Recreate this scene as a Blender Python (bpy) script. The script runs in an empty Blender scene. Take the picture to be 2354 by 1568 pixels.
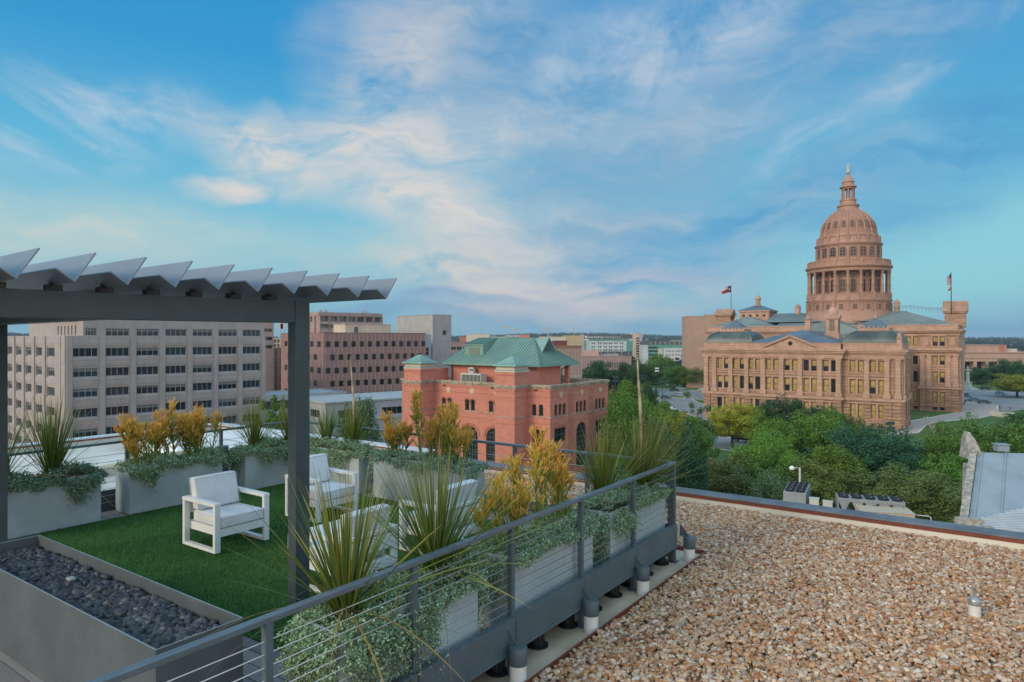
import bpy, bmesh, math, random
import numpy as np
from mathutils import Vector, Matrix
R=math.radians; sin=math.sin; cos=math.cos; PI=math.pi
scene=bpy.context.scene
COL=scene.collection
rng=random.Random(7)
F=1569.0; CX=1176.5; HY=778.0; CAMZ=2.65; GZ=-22.4
# surveyed sight lines: a point seen at (x,y) on a 2353 px wide print, at distance Y or on height z
def at(x,y,Y): return Vector(((x-CX)/F*Y, Y, CAMZ-(y-HY)/F*Y))
def on(x,y,z=GZ):
    Y=(CAMZ-z)*F/(y-HY); return Vector(((x-CX)/F*Y,Y,z))
TH=R(35.5)
U=Vector((sin(TH),cos(TH),0)); V=Vector((-cos(TH),sin(TH),0))
def T(a,b,z=0.0): return U*a+V*b+Vector((0,0,z))   # terrace frame
ROT_T=math.atan2(U.y,U.x)                          # local x along U, local y along V

# ---------------------------------------------------------------- mesh builder
class MB:
    def __init__(s): s.v=[]; s.f=[]; s.m=[]; s.c=None
    def vert(s,p): s.v.append((p[0],p[1],p[2])); return len(s.v)-1
    def face(s,pts,m=0):
        i=len(s.v); s.v.extend((p[0],p[1],p[2]) for p in pts); s.f.append(tuple(range(i,i+len(pts)))); s.m.append(m)
    def box(s,x0,x1,y0,y1,z0,z1,m=0,M=None):
        if x1<x0: x0,x1=x1,x0
        if y1<y0: y0,y1=y1,y0
        if z1<z0: z0,z1=z1,z0
        P=[(x0,y0,z0),(x1,y0,z0),(x1,y1,z0),(x0,y1,z0),(x0,y0,z1),(x1,y0,z1),(x1,y1,z1),(x0,y1,z1)]
        if M is not None: P=[tuple(M@Vector(p)) for p in P]
        i=len(s.v); s.v+=P
        for q in ((0,3,2,1),(4,5,6,7),(0,1,5,4),(1,2,6,5),(2,3,7,6),(3,0,4,7)):
            s.f.append(tuple(i+k for k in q)); s.m.append(m)
    def bar(s,a,b,w,h,m=0,up=Vector((0,0,1))):
        a=Vector(a); b=Vector(b); d=b-a; L=d.length; d.normalize()
        if abs(d.dot(up))>.99: up=Vector((0,1,0))
        x=d.cross(up).normalized(); z=x.cross(d)
        M=Matrix(((x.x,d.x,z.x,a.x),(x.y,d.y,z.y,a.y),(x.z,d.z,z.z,a.z),(0,0,0,1)))
        s.box(-w/2,w/2,0,L,-h/2,h/2,m,M)
    def loft(s,rings,m=0,cap=True,close=True):
        n=len(rings[0]); i=len(s.v)
        for r in rings: s.v+= [tuple(p) for p in r]
        for k in range(len(rings)-1):
            for j in range(n if close else n-1):
                j2=(j+1)%n
                s.f.append((i+k*n+j,i+k*n+j2,i+(k+1)*n+j2,i+(k+1)*n+j)); s.m.append(m)
        if cap:
            s.f.append(tuple(i+j for j in range(n-1,-1,-1))); s.m.append(m)
            s.f.append(tuple(i+(len(rings)-1)*n+j for j in range(n))); s.m.append(m)
    def tube(s,path,r,n=6,m=0):
        path=[Vector(p) for p in path]; rr=r if isinstance(r,(list,tuple)) else [r]*len(path)
        rings=[]; ref=None
        for k,p in enumerate(path):
            d=(path[min(k+1,len(path)-1)]-path[max(k-1,0)]).normalized()
            if ref is None: ref=Vector((0,0,1)) if abs(d.z)<.9 else Vector((1,0,0))
            x=d.cross(ref)
            if x.length<1e-5: x=d.cross(Vector((0,1,0.3)))
            x.normalize(); y=x.cross(d).normalized(); ref=y if True else ref
            ref=-(d.cross(x))
            rings.append([p+x*(cos(2*PI*j/n)*rr[k])+y*(sin(2*PI*j/n)*rr[k]) for j in range(n)])
        # consistent orientation irrelevant for shading of closed tubes
        s.loft(rings,m)
    def cyl(s,x,y,z0,z1,r,n=16,m=0,r2=None):
        r2=r if r2 is None else r2
        s.lathe([(r,z0),(r2,z1)],n,m,x,y)
    def lathe(s,prof,n=24,m=0,x=0,y=0,cap=True,ph=0):
        s.loft([[ (x+r*cos(ph+2*PI*j/n),y+r*sin(ph+2*PI*j/n),z) for j in range(n)] for r,z in prof],m,cap)
    def sq(s,prof,x,y,m=0,rx=1,ry=1):      # square lathe (hip and mansard roofs): half width, height
        s.loft([[(x-r*rx,y-r*ry,z),(x+r*rx,y-r*ry,z),(x+r*rx,y+r*ry,z),(x-r*rx,y+r*ry,z)] for r,z in prof],m)
    def prism(s,poly,z0,z1,m=0):
        s.loft([[(p[0],p[1],z0) for p in poly],[(p[0],p[1],z1) for p in poly]],m)
    def facade(s,O,h,n,W,H,ops,depth=.35,m=0,z0=0.0):
        """wall sheet with reveals; ops: (x0,x1,z0,z1[,arch])"""
        O=Vector(O); h=Vector(h); n=Vector(n); z=Vector((0,0,1))
        P=lambda x,zz,d=0: O+h*x+z*zz-n*d
        xs=sorted({0.0,W}|{round(o[0],4) for o in ops}|{round(o[1],4) for o in ops})
        zs=sorted({z0,H}|{round(o[2],4) for o in ops}|{round(o[3],4) for o in ops})
        for j in range(len(zs)-1):
            k=0
            zc=(zs[j]+zs[j+1])/2
            run=None
            for i in range(len(xs)-1):
                xc=(xs[i]+xs[i+1])/2
                hole=any(o[0]<xc<o[1] and o[2]<zc<o[3] for o in ops)
                if not hole and run is None: run=xs[i]
                if hole and run is not None:
                    s.face([P(run,zs[j]),P(xs[i],zs[j]),P(xs[i],zs[j+1]),P(run,zs[j+1])],m); run=None
            if run is not None: s.face([P(run,zs[j]),P(W,zs[j]),P(W,zs[j+1]),P(run,zs[j+1])],m)
        for o in ops:
            a,b,c,d=o[:4]
            s.face([P(a,c),P(b,c),P(b,c,depth),P(a,c,depth)],m)
            s.face([P(a,c,depth),P(a,d,depth),P(a,d),P(a,c)],m)
            s.face([P(b,c),P(b,d),P(b,d,depth),P(b,c,depth)],m)
            if len(o)<5:
                s.face([P(a,d,depth),P(b,d,depth),P(b,d),P(a,d)],m)
            else:
                r=(b-a)/2; cxx=(a+b)/2; N=10
                arc=[(cxx-r*cos(PI*t/N),d-r+r*sin(PI*t/N)) for t in range(N+1)]
                for t in range(N):
                    x0_,q0=arc[t]; x1_,q1=arc[t+1]
                    s.face([P(x0_,q0),P(x1_,q1),P(x1_,d),P(x0_,d)],m)
                    s.face([P(x0_,q0,depth),P(x1_,q1,depth),P(x1_,q1),P(x0_,q0)],m)
    def build(s,name,mats,parent=None,smooth=False,loc=None,rotz=None,ang=None):
        me=bpy.data.meshes.new(name); me.from_pydata(s.v,[],s.f)
        if not isinstance(mats,(list,tuple)): mats=[mats]
        for m in mats: me.materials.append(m)
        me.polygons.foreach_set('material_index',s.m)
        if smooth: me.polygons.foreach_set('use_smooth',[True]*len(s.f))
        me.update()
        if smooth and ang:
            bm=bmesh.new(); bm.from_mesh(me); bmesh.ops.remove_doubles(bm,verts=bm.verts,dist=1e-4)
            for e in bm.edges:
                if len(e.link_faces)==2 and e.calc_face_angle(0)>R(ang): e.smooth=False
            bm.to_mesh(me); bm.free()
        o=bpy.data.objects.new(name,me); COL.objects.link(o)
        if parent is not None: o.parent=parent
        if loc is not None: o.location=loc
        if rotz is not None: o.rotation_euler=(0,0,rotz)
        return o
def bevel(o,w=.01,seg=2):
    b=o.modifiers.new('bevel','BEVEL'); b.width=w; b.segments=seg; b.limit_method='ANGLE'; b.angle_limit=R(40); return o
def arrmesh(name,verts,faces,mats,parent=None,smooth=False,cols=None,loc=None):
    me=bpy.data.meshes.new(name)
    nv=len(verts); nf=len(faces); k=faces.shape[1]
    me.vertices.add(nv); me.vertices.foreach_set('co',np.asarray(verts,np.float32).ravel())
    me.loops.add(nf*k); me.loops.foreach_set('vertex_index',np.asarray(faces,np.int32).ravel())
    me.polygons.add(nf); me.polygons.foreach_set('loop_start',np.arange(0,nf*k,k,dtype=np.int32))
    if smooth: me.polygons.foreach_set('use_smooth',np.ones(nf,bool))
    me.update(calc_edges=True); me.validate()
    if cols is not None:
        a=me.color_attributes.new('tone','FLOAT_COLOR','POINT')
        c=np.ones((nv,4),np.float32); c[:,:3]=cols; a.data.foreach_set('color',c.ravel())
    for m in (mats if isinstance(mats,(list,tuple)) else [mats]): me.materials.append(m)
    o=bpy.data.objects.new(name,me); COL.objects.link(o)
    if parent is not None: o.parent=parent
    if loc is not None: o.location=loc
    return o
def thing(name,label,cat,loc=(0,0,0),rotz=0,group=None):
    o=bpy.data.objects.new(name,None); COL.objects.link(o); o.empty_display_size=.2
    o.location=loc; o.rotation_euler=(0,0,rotz); return tag(o,label,cat,group)
def tag(o,label=None,cat=None,group=None,kind=None):
    if label: o['label']=label
    if cat: o['category']=cat
    if group: o['group']=group
    if kind: o['kind']=kind
    return o
def struct(o): o['kind']='structure'; return o
def kids(o): return [c for c in bpy.data.objects if c.parent is o]
CH={}
def copy_tree(o,parent=None):
    c=o.copy(); COL.objects.link(c)
    if parent is not None: c.parent=parent
    for ch in kids(o): copy_tree(ch,c)
    return c

# ---------------------------------------------------------------- materials
class NT:
    def __init__(s,tree): s.t=tree; s.n=tree.nodes; s.l=tree.links
    def new(s,ty,**kw):
        n=s.n.new(ty)
        for k,v in kw.items():
            if k.startswith('i_'):
                n.inputs[int(k[2:]) if k[2:].isdigit() else k[2:].replace('_',' ')].default_value=v
            else: setattr(n,k,v)
        return n
    def link(s,a,b): s.l.new(a,b)
    def math(s,op,a,b=None,c=None,clamp=False):
        n=s.n.new('ShaderNodeMath'); n.operation=op; n.use_clamp=clamp
        for i,x in enumerate((a,b,c)):
            if x is None: continue
            if isinstance(x,(int,float)): n.inputs[i].default_value=x
            else: s.l.new(x,n.inputs[i])
        return n.outputs[0]
    def mix(s,f,a,b,blend='MIX'):
        n=s.n.new('ShaderNodeMix'); n.data_type='RGBA'; n.blend_type=blend
        for i,x in ((0,f),(6,a),(7,b)):
            if isinstance(x,(int,float)): n.inputs[i].default_value=x
            elif isinstance(x,(tuple,list)): n.inputs[i].default_value=(*x[:3],1)
            else: s.l.new(x,n.inputs[i])
        return n.outputs[2]
    def smooth(s,x,lo,hi,to0=0.,to1=1.):
        n=s.n.new('ShaderNodeMapRange'); n.interpolation_type='SMOOTHSTEP'
        s.l.new(x,n.inputs[0]); n.inputs[1].default_value=lo; n.inputs[2].default_value=hi
        n.inputs[3].default_value=to0; n.inputs[4].default_value=to1; return n.outputs[0]
    def noise(s,vec,scale,detail=4,rough=.55,dist=0.):
        n=s.n.new('ShaderNodeTexNoise'); n.inputs['Scale'].default_value=scale; n.inputs['Detail'].default_value=detail
        n.inputs['Roughness'].default_value=rough; n.inputs['Distortion'].default_value=dist
        if vec is not None: s.l.new(vec,n.inputs['Vector'])
        return n.outputs['Fac']
    def ramp(s,x,stops):
        n=s.n.new('ShaderNodeValToRGB'); s.l.new(x,n.inputs[0])
        while len(n.color_ramp.elements)<len(stops): n.color_ramp.elements.new(.5)
        for e,(p,c) in zip(n.color_ramp.elements,stops): e.position=p; e.color=(*c,1)
        return n.outputs[0]
def base(name):
    m=bpy.data.materials.new(name); m.use_nodes=True; t=NT(m.node_tree)
    return m,t,t.n['Principled BSDF']
def mat(name,col,rough=.6,var=.12,scale=2.,bump=0.,bscale=30.,metal=0.,spec=.4,stretch=(1,1,1),col2=None,streak=0.,alpha=1):
    m,t,b=base(name)
    tc=t.new('ShaderNodeTexCoord'); mp=t.new('ShaderNodeMapping'); mp.inputs['Scale'].default_value=stretch
    t.link(tc.outputs['Object'],mp.inputs[0])
    oi=t.new('ShaderNodeObjectInfo'); add=t.new('ShaderNodeVectorMath',operation='ADD')
    t.link(mp.outputs[0],add.inputs[0]); t.link(oi.outputs['Random'],add.inputs[1]); vec=add.outputs[0]
    n=t.noise(vec,scale,6,.6); f=t.smooth(n,.3,.7)
    lo=tuple(c*(1-var) for c in col); hi=col2 if col2 else tuple(min(1,c*(1+var)) for c in col)
    c=t.mix(f,lo,hi)
    n2=t.noise(vec,scale*9,3,.6); c=t.mix(t.math('MULTIPLY',n2,var*.9),c,tuple(x*.45 for x in col))
    if streak:
        mp2=t.new('ShaderNodeMapping'); mp2.inputs['Scale'].default_value=(1,1,.06); t.link(tc.outputs['Object'],mp2.inputs[0])
        n3=t.noise(mp2.outputs[0],1.6,4,.6); c=t.mix(t.math('MULTIPLY',t.smooth(n3,.5,.75),streak),c,tuple(x*.55 for x in col))
    t.link(c,b.inputs['Base Color'])
    b.inputs['Roughness'].default_value=rough; b.inputs['Metallic'].default_value=metal; b.inputs['Specular IOR Level'].default_value=spec
    if bump:
        bn=t.noise(vec,bscale,4,.6); bp=t.new('ShaderNodeBump'); bp.inputs['Strength'].default_value=bump; bp.inputs['Distance'].default_value=.05
        t.link(bn,bp.inputs['Height']); t.link(bp.outputs[0],b.inputs['Normal'])
    return m
def plain(name,col,rough=.5,metal=0.,spec=.5,emit=None,es=1.):
    m,t,b=base(name); b.inputs['Base Color'].default_value=(*col,1); b.inputs['Roughness'].default_value=rough
    b.inputs['Metallic'].default_value=metal; b.inputs['Specular IOR Level'].default_value=spec
    if emit: b.inputs['Emission Color'].default_value=(*emit,1); b.inputs['Emission Strength'].default_value=es
    return m
def glassmat(name,col,rough=.06,spec=.5,var=.5):
    m,t,b=base(name); tc=t.new('ShaderNodeTexCoord'); oi=t.new('ShaderNodeObjectInfo')
    c=t.mix(oi.outputs['Random'],tuple(x*(1-var) for x in col),tuple(x*(1+var) for x in col)); t.link(c,b.inputs['Base Color'])
    b.inputs['Roughness'].default_value=rough; b.inputs['Specular IOR Level'].default_value=spec
    n=t.noise(tc.outputs['Object'],.9,2); bp=t.new('ShaderNodeBump'); bp.inputs['Strength'].default_value=.06; bp.inputs['Distance'].default_value=.05
    t.link(n,bp.inputs['Height']); t.link(bp.outputs[0],b.inputs['Normal']); return m
def tonemat(name,rough=.5,trans=.15,spec=.35,amp=.35):
    """colour carried by the mesh ('tone' attribute) with a little variation from piece to piece"""
    m,t,b=base(name); a=t.new('ShaderNodeAttribute',attribute_name='tone'); g=t.new('ShaderNodeNewGeometry')
    hsv=t.new('ShaderNodeHueSaturation'); t.link(a.outputs['Color'],hsv.inputs['Color'])
    t.link(t.math('MULTIPLY_ADD',g.outputs['Random Per Island'],amp*2,1-amp),hsv.inputs['Value'])
    t.link(hsv.outputs[0],b.inputs['Base Color']); b.inputs['Roughness'].default_value=rough; b.inputs['Specular IOR Level'].default_value=spec
    if trans:
        tr=t.new('ShaderNodeBsdfTranslucent'); t.link(hsv.outputs[0],tr.inputs['Color'])
        mx=t.new('ShaderNodeMixShader'); mx.inputs[0].default_value=trans
        t.link(b.outputs[0],mx.inputs[1]); t.link(tr.outputs[0],mx.inputs[2]); t.link(mx.outputs[0],t.n['Material Output'].inputs[0])
    return m
def leafmat(name,c1,c2,c3,trans=.2):
    m,t,b=base(name); g=t.new('ShaderNodeNewGeometry'); oi=t.new('ShaderNodeObjectInfo'); tc=t.new('ShaderNodeTexCoord')
    n=t.noise(tc.outputs['Object'],2.6,3,.6)
    x=t.math('ADD',t.math('MULTIPLY',g.outputs['Random Per Island'],.55),t.math('MULTIPLY',n,.5))
    c=t.ramp(x,[(.2,c1),(.5,c2),(.85,c3)])
    hsv=t.new('ShaderNodeHueSaturation'); t.link(c,hsv.inputs['Color'])
    t.link(t.math('MULTIPLY_ADD',oi.outputs['Random'],.4,.8),hsv.inputs['Value']); t.link(t.math('MULTIPLY_ADD',oi.outputs['Random'],.03,.485),hsv.inputs['Hue'])
    t.link(hsv.outputs[0],b.inputs['Base Color']); b.inputs['Roughness'].default_value=.55; b.inputs['Specular IOR Level'].default_value=.25
    tr=t.new('ShaderNodeBsdfTranslucent'); t.link(hsv.outputs[0],tr.inputs['Color'])
    mx=t.new('ShaderNodeMixShader'); mx.inputs[0].default_value=trans
    t.link(b.outputs[0],mx.inputs[1]); t.link(tr.outputs[0],mx.inputs[2]); t.link(mx.outputs[0],t.n['Material Output'].inputs[0])
    return m
# ================================================================= ROOF TERRACE
M_steel=mat('painted_steel',(.088,.118,.136),.45,.12,3,.05,60)
M_steeld=mat('dark_painted_steel',(.058,.078,.084),.45,.12,3,.05,60)
M_steel_lt=mat('brushed_rail',(.14,.175,.205),.35,.1,4,metal=.3)
M_louv=mat('louver_paint',(.21,.24,.285),.42,.06,2)
M_cable=plain('stainless_cable',(.55,.55,.55),.3,.9)
M_plant=mat('fibre_cement',(.41,.475,.50),.7,.16,1.6,.12,25,streak=.18)
M_pit=mat('fibre_cement_dark',(.092,.11,.12),.6,.2,1.3,.1,25,streak=.15)
M_white=mat('white_powder_coat',(.78,.79,.79),.4,.03,2)
M_cush=mat('white_cushion_cloth',(.68,.70,.73),.9,.07,3,.35,9)
M_pipe=mat('cushion_piping',(.60,.61,.63),.9,.05,5)
M_soil=mat('soil',(.05,.04,.03),.95,.3,8,.5,40)
M_tan=mat('tan_membrane',(.50,.40,.29),.8,.22,1.2,.1,20)
M_cream=mat('cream_stucco',(.66,.60,.52),.8,.08,1.2,.08,30,streak=.08)
M_cope=mat('grey_coping_membrane',(.14,.15,.17),.6,.25,2.5,.1,20)
M_red=mat('red_brown_flashing',(.20,.055,.035),.5,.2,2)
M_black=plain('black_plastic',(.012,.014,.016),.45)
M_pvc=mat('white_pvc',(.70,.68,.64),.45,.1,3,streak=.2)
M_wroof=mat('white_membrane',(.56,.50,.41),.7,.2,.35,.05,6,col2=(.70,.68,.63))

def deckmat():
    m,t,b=base('grey_boards'); tc=t.new('ShaderNodeTexCoord'); oi=t.new('ShaderNodeNewGeometry')
    mp=t.new('ShaderNodeMapping'); mp.inputs['Scale'].default_value=(14,.8,1); t.link(tc.outputs['Object'],mp.inputs[0])
    n=t.noise(mp.outputs[0],3,6,.65); v=t.math('ADD',t.math('MULTIPLY',n,.6),t.math('MULTIPLY',oi.outputs['Random Per Island'],.4))
    t.link(t.ramp(v,[(.2,(.10,.085,.085)),(.55,(.22,.195,.195)),(.85,(.32,.29,.28))]),b.inputs['Base Color']); b.inputs['Roughness'].default_value=.7; return m
M_deck=deckmat()
# --- boards under everything, laid along V
mb=MB(); k=0; a=-1.2
while a<8.36:
    mb.box(a,a+.135,3.5,11.15,-.028,0); a+=.145
o=mb.build('deck',M_deck,loc=(0,0,0),rotz=ROT_T); struct(o)
mb=MB(); mb.box(-1.2,8.36,3.5,11.15,-.07,-.034); o=mb.build('deck_base',M_black,rotz=ROT_T); struct(o)
# --- artificial turf: backing with a pile of short blades
def turfmat():
    m,t,b=base('turf_backing'); tc=t.new('ShaderNodeTexCoord')
    n=t.noise(tc.outputs['Object'],1.4,6,.65); n2=t.noise(tc.outputs['Object'],60,3,.7)
    c=t.mix(t.smooth(n,.3,.7),(.04,.125,.028),(.066,.165,.042)); c=t.mix(t.math('MULTIPLY',n2,.5),c,(.012,.03,.01))
    t.link(c,b.inputs['Base Color']); b.inputs['Roughness'].default_value=.85; b.inputs['Specular IOR Level'].default_value=.15
    bp=t.new('ShaderNodeBump'); bp.inputs['Strength'].default_value=.8; bp.inputs['Distance'].default_value=.02
    t.link(n2,bp.inputs['Height']); t.link(bp.outputs[0],b.inputs['Normal']); return m
mb=MB(); mb.box(3.57,7.88,3.98,10.58,.004,.012); o=mb.build('turf',turfmat(),rotz=ROT_T); struct(o)
g=np.random.default_rng(3); N=46000
aa=3.575+g.random(N)*4.29; bb=4.0+g.random(N)*6.55; nn=np.sin(aa*1.7+bb*.9)+np.sin(aa*.6-bb*2.1)
ang=g.random(N)*2*PI; h=.022+.016*g.random(N); ln=(g.random(N)-.5)*.05; wv=.004+.003*g.random(N)
dx=np.cos(ang); dy=np.sin(ang)
P=np.zeros((N,3,3)); P[:,0]=np.stack([aa-dx*wv,bb-dy*wv,np.full(N,.01)],1); P[:,1]=np.stack([aa+dx*wv,bb+dy*wv,np.full(N,.01)],1)
P[:,2]=np.stack([aa-dy*ln,bb+dx*ln,.01+h],1)
tone=(.72+.5*g.random(N)+.10*nn+.14*np.sin(aa*3.1+2*np.sin(bb*1.7))*np.sin(bb*2.9+aa))[:,None]; cg=np.array([.062,.172,.042])*tone; cg[:,0]+=.012*np.clip(nn,0,2)
o=arrmesh('turf_pile',P.reshape(-1,3),np.arange(N*3).reshape(-1,3),tonemat('turf_blade',.6,.25,.2,.2),cols=np.repeat(cg,3,0)); o.rotation_euler=(0,0,ROT_T)
tag(o,'short green artificial grass covering the seating area','grass',kind='stuff')

# --- roof under the deck, membrane strip, gravel bed
mb=MB(); mb.box(-4,11.62,-9,12.2,-.9,-.25); o=mb.build('roof',M_tan,rotz=ROT_T); struct(o)
mb=MB(); mb.box(-4,8.96,3.185,3.2,-.25,-.195); mb.box(8.945,8.96,3.2,12.1,-.25,-.195); o=mb.build('gravel_edging',M_red,rotz=ROT_T); tag(o,'dark red metal strip holding back the gravel','edging')

def stonesmat(name,stops,rough=.6):
    m,t,b=base(name); tc=t.new('ShaderNodeTexCoord'); at_=t.new('ShaderNodeAttribute',attribute_name='hue',attribute_type='INSTANCER')
    c=t.ramp(at_.outputs['Fac'],stops); n=t.noise(tc.outputs['Object'],2.2,4,.6)
    at2=t.new('ShaderNodeAttribute',attribute_name='val',attribute_type='INSTANCER')
    hsv=t.new('ShaderNodeHueSaturation'); t.link(c,hsv.inputs['Color']); t.link(t.math('MULTIPLY_ADD',at2.outputs['Fac'],.6,t.math('MULTIPLY_ADD',n,.5,.45)),hsv.inputs['Value'])
    t.link(hsv.outputs[0],b.inputs['Base Color']); b.inputs['Roughness'].default_value=rough; b.inputs['Specular IOR Level'].default_value=.3
    return m
def scatter(name,pts,size,matl,seed,flat=.55,label=None,cat=None):
    """a bed of loose stones: one object whose node tree sets a pebble on every point"""
    n=len(pts); me=bpy.data.meshes.new(name); me.vertices.add(n); me.vertices.foreach_set('co',np.asarray(pts,np.float32).ravel())
    g=np.random.default_rng(seed)
    def attr(nm,ty,arr):
        a=me.attributes.new(nm,ty,'POINT'); a.data.foreach_set('vector' if ty=='FLOAT_VECTOR' else 'value',np.asarray(arr,np.float32).ravel())
    s=size*(.5+1.0*g.random(n)**1.7)
    attr('rot','FLOAT_VECTOR',np.stack([(g.random(n)-.5)*1.3,(g.random(n)-.5)*1.3,g.random(n)*6.283],1))
    attr('scl','FLOAT_VECTOR',np.stack([s*(1.0+.45*g.random(n)),s*(.75+.25*g.random(n)),s*(flat+.25*g.random(n))],1))
    P_=np.asarray(pts); lf=.5+.25*np.sin(P_[:,0]*1.9+np.sin(P_[:,1]*1.3)*1.5)+.25*np.sin(P_[:,1]*2.6-P_[:,0]*.9+1)
    attr('hue','FLOAT',g.random(n)); attr('val','FLOAT',.78*g.random(n)+.22*lf*g.random(n)**.3)
    o=bpy.data.objects.new(name,me); COL.objects.link(o)
    ng=bpy.data.node_groups.new(name,'GeometryNodeTree')
    ng.interface.new_socket('Geometry',in_out='INPUT',socket_type='NodeSocketGeometry'); ng.interface.new_socket('Geometry',in_out='OUTPUT',socket_type='NodeSocketGeometry')
    t=NT(ng); gi=t.new('NodeGroupInput'); go=t.new('NodeGroupOutput')
    g2i=t.new('GeometryNodeGeometryToInstance')
    for k in range(5):
        ico=t.new('GeometryNodeMeshIcoSphere'); ico.inputs['Radius'].default_value=.5; ico.inputs['Subdivisions'].default_value=3
        sp=t.new('GeometryNodeSetPosition'); pos=t.new('GeometryNodeInputPosition'); nz=t.new('ShaderNodeTexNoise'); nz.noise_dimensions='4D'
        nz.inputs['W'].default_value=k*3.7+seed; nz.inputs['Scale'].default_value=1.5; nz.inputs['Detail'].default_value=1.5
        t.link(pos.outputs[0],nz.inputs['Vector']); sub=t.new('ShaderNodeVectorMath',operation='SUBTRACT'); t.link(nz.outputs['Color'],sub.inputs[0]); sub.inputs[1].default_value=(.5,.5,.5)
        sc=t.new('ShaderNodeVectorMath',operation='SCALE'); t.link(sub.outputs[0],sc.inputs[0]); sc.inputs['Scale'].default_value=.62
        t.link(ico.outputs[0],sp.inputs['Geometry']); t.link(sc.outputs[0],sp.inputs['Offset'])
        sh=t.new('GeometryNodeSetShadeSmooth'); t.link(sp.outputs[0],sh.inputs[0]); t.link(sh.outputs[0],g2i.inputs[0])
    iop=t.new('GeometryNodeInstanceOnPoints'); iop.inputs['Pick Instance'].default_value=True
    t.link(gi.outputs[0],iop.inputs['Points'])
    smt=t.new('GeometryNodeSetMaterial'); smt.inputs['Material'].default_value=matl
    t.link(g2i.outputs[0],iop.inputs['Instance'])
    for nm,sock in (('rot','Rotation'),('scl','Scale')):
        na=t.new('GeometryNodeInputNamedAttribute',data_type='FLOAT_VECTOR'); na.inputs['Name'].default_value=nm
        if sock=='Rotation':
            e2r=t.new('FunctionNodeEulerToRotation'); t.link(na.outputs[0],e2r.inputs[0]); t.link(e2r.outputs[0],iop.inputs['Rotation'])
        else: t.link(na.outputs[0],iop.inputs[sock])
    t.link(iop.outputs[0],smt.inputs[0]); t.link(smt.outputs[0],go.inputs[0])
    md=o.modifiers.new('pebbles','NODES'); md.node_group=ng; me.materials.append(matl)
    return tag(o,label,cat,kind='stuff')
GR=[(0,(0.354,0.203,0.108)),(.10,(0.501,0.333,0.202)),(.20,(0.550,0.448,0.365)),(.30,(0.322,0.120,0.036)),(.40,(0.419,0.238,0.127)),(.50,(0.565,0.471,0.390)),(.60,(0.243,0.090,0.034)),(.68,(0.404,0.181,0.088)),(.78,(0.501,0.333,0.196)),(.86,(0.372,0.289,0.242)),(.93,(0.436,0.203,0.060)),(1,(0.533,0.362,0.270))]
M_grav=stonesmat('river_gravel',GR)
def bed(n,a0,a1,b0,b1,z,jit,seed,keep=None):
    g=np.random.default_rng(seed); a=a0+g.random(n)*(a1-a0); b=b0+g.random(n)*(b1-b0); zz=z+g.random(n)*jit
    X=U.x*a+V.x*b; Y=U.y*a+V.y*b
    ok=(Y>.9)&(np.abs(X)<Y*.86+1.2)
    if keep is not None: ok&=keep(a,b)
    return np.stack([X[ok],Y[ok],zz[ok]],1)
sparse=lambda a,b: (np.sin(a*2.3+1.7*np.sin(b*1.1))+np.sin(b*3.1-a*1.2+.6)+np.sin(a*5.3+b*4.1)*.6+np.random.default_rng(8).random(len(a))*2.2)>-.75
gp=np.concatenate([bed(250000,-3,11.5,-8.6,3.17,-.232,.03,1),bed(52000,8.97,11.5,3.17,12.2,-.235,.035,2)])
scatter('gravel',gp,.041,M_grav,5,label='tan and white river pebbles spread over the flat roof',cat='gravel')
mb=MB(); mb.box(-3,11.5,-8.8,3.18,-.249,-.243); mb.box(8.97,11.5,3.18,12.2,-.249,-.243); o=mb.build('gravel_bed',mat('gravel_dust',(.30,.22,.15),.9,.3,20),rotz=ROT_T); struct(o)

# --- parapet round the roof edge
p=thing('parapet_wall','low cream parapet with grey coping and red flashing along the gravel edge','parapet',T(11.55,3,-.25),ROT_T)
mb=MB(); mb.box(0,.28,-12,9.2,-.6,.115); mb.build('wall',M_cream,p)
mb=MB(); mb.box(-.012,.30,-12,9.2,.117,.168); mb.build('flashing',M_red,p)
mb=MB(); mb.box(-.022,.34,-12,9.2,.170,.196); bevel(mb.build('coping',M_cope,p),.008)

# --- neighbouring white membrane roof beyond the left and back rails
mb=MB(); mb.box(-6,11.9,12.21,25.4,-1.3,-.95); mb.box(11.901,15.3,14.0,25.4,-1.3,-.95); o=mb.build('lower_roof',M_wroof,rotz=ROT_T); struct(o)
p=thing('roof_kerb','long white roof kerb with red brown flashing at the far edge of the lower roof','kerb',T(0,25.4,-.95),ROT_T)
mb=MB(); mb.box(-6,15.6,0,.3,-.5,.10); mb.box(15.3,15.6,-11.4,-.003,-.5,.10); mb.build('wall',M_wroof,p)
mb=MB(); mb.box(-6,15.62,-.02,.32,.102,.16); mb.box(15.28,15.62,-11.4,-.023,.102,.16); mb.build('flashing',M_red,p)
mb=MB(); mb.box(-6,15.66,-.05,.36,.162,.2); mb.box(15.24,15.66,-11.4,-.053,.162,.2); mb.build('coping',mat('pale_coping',(.5,.52,.55),.5,.1,2),p)
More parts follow.
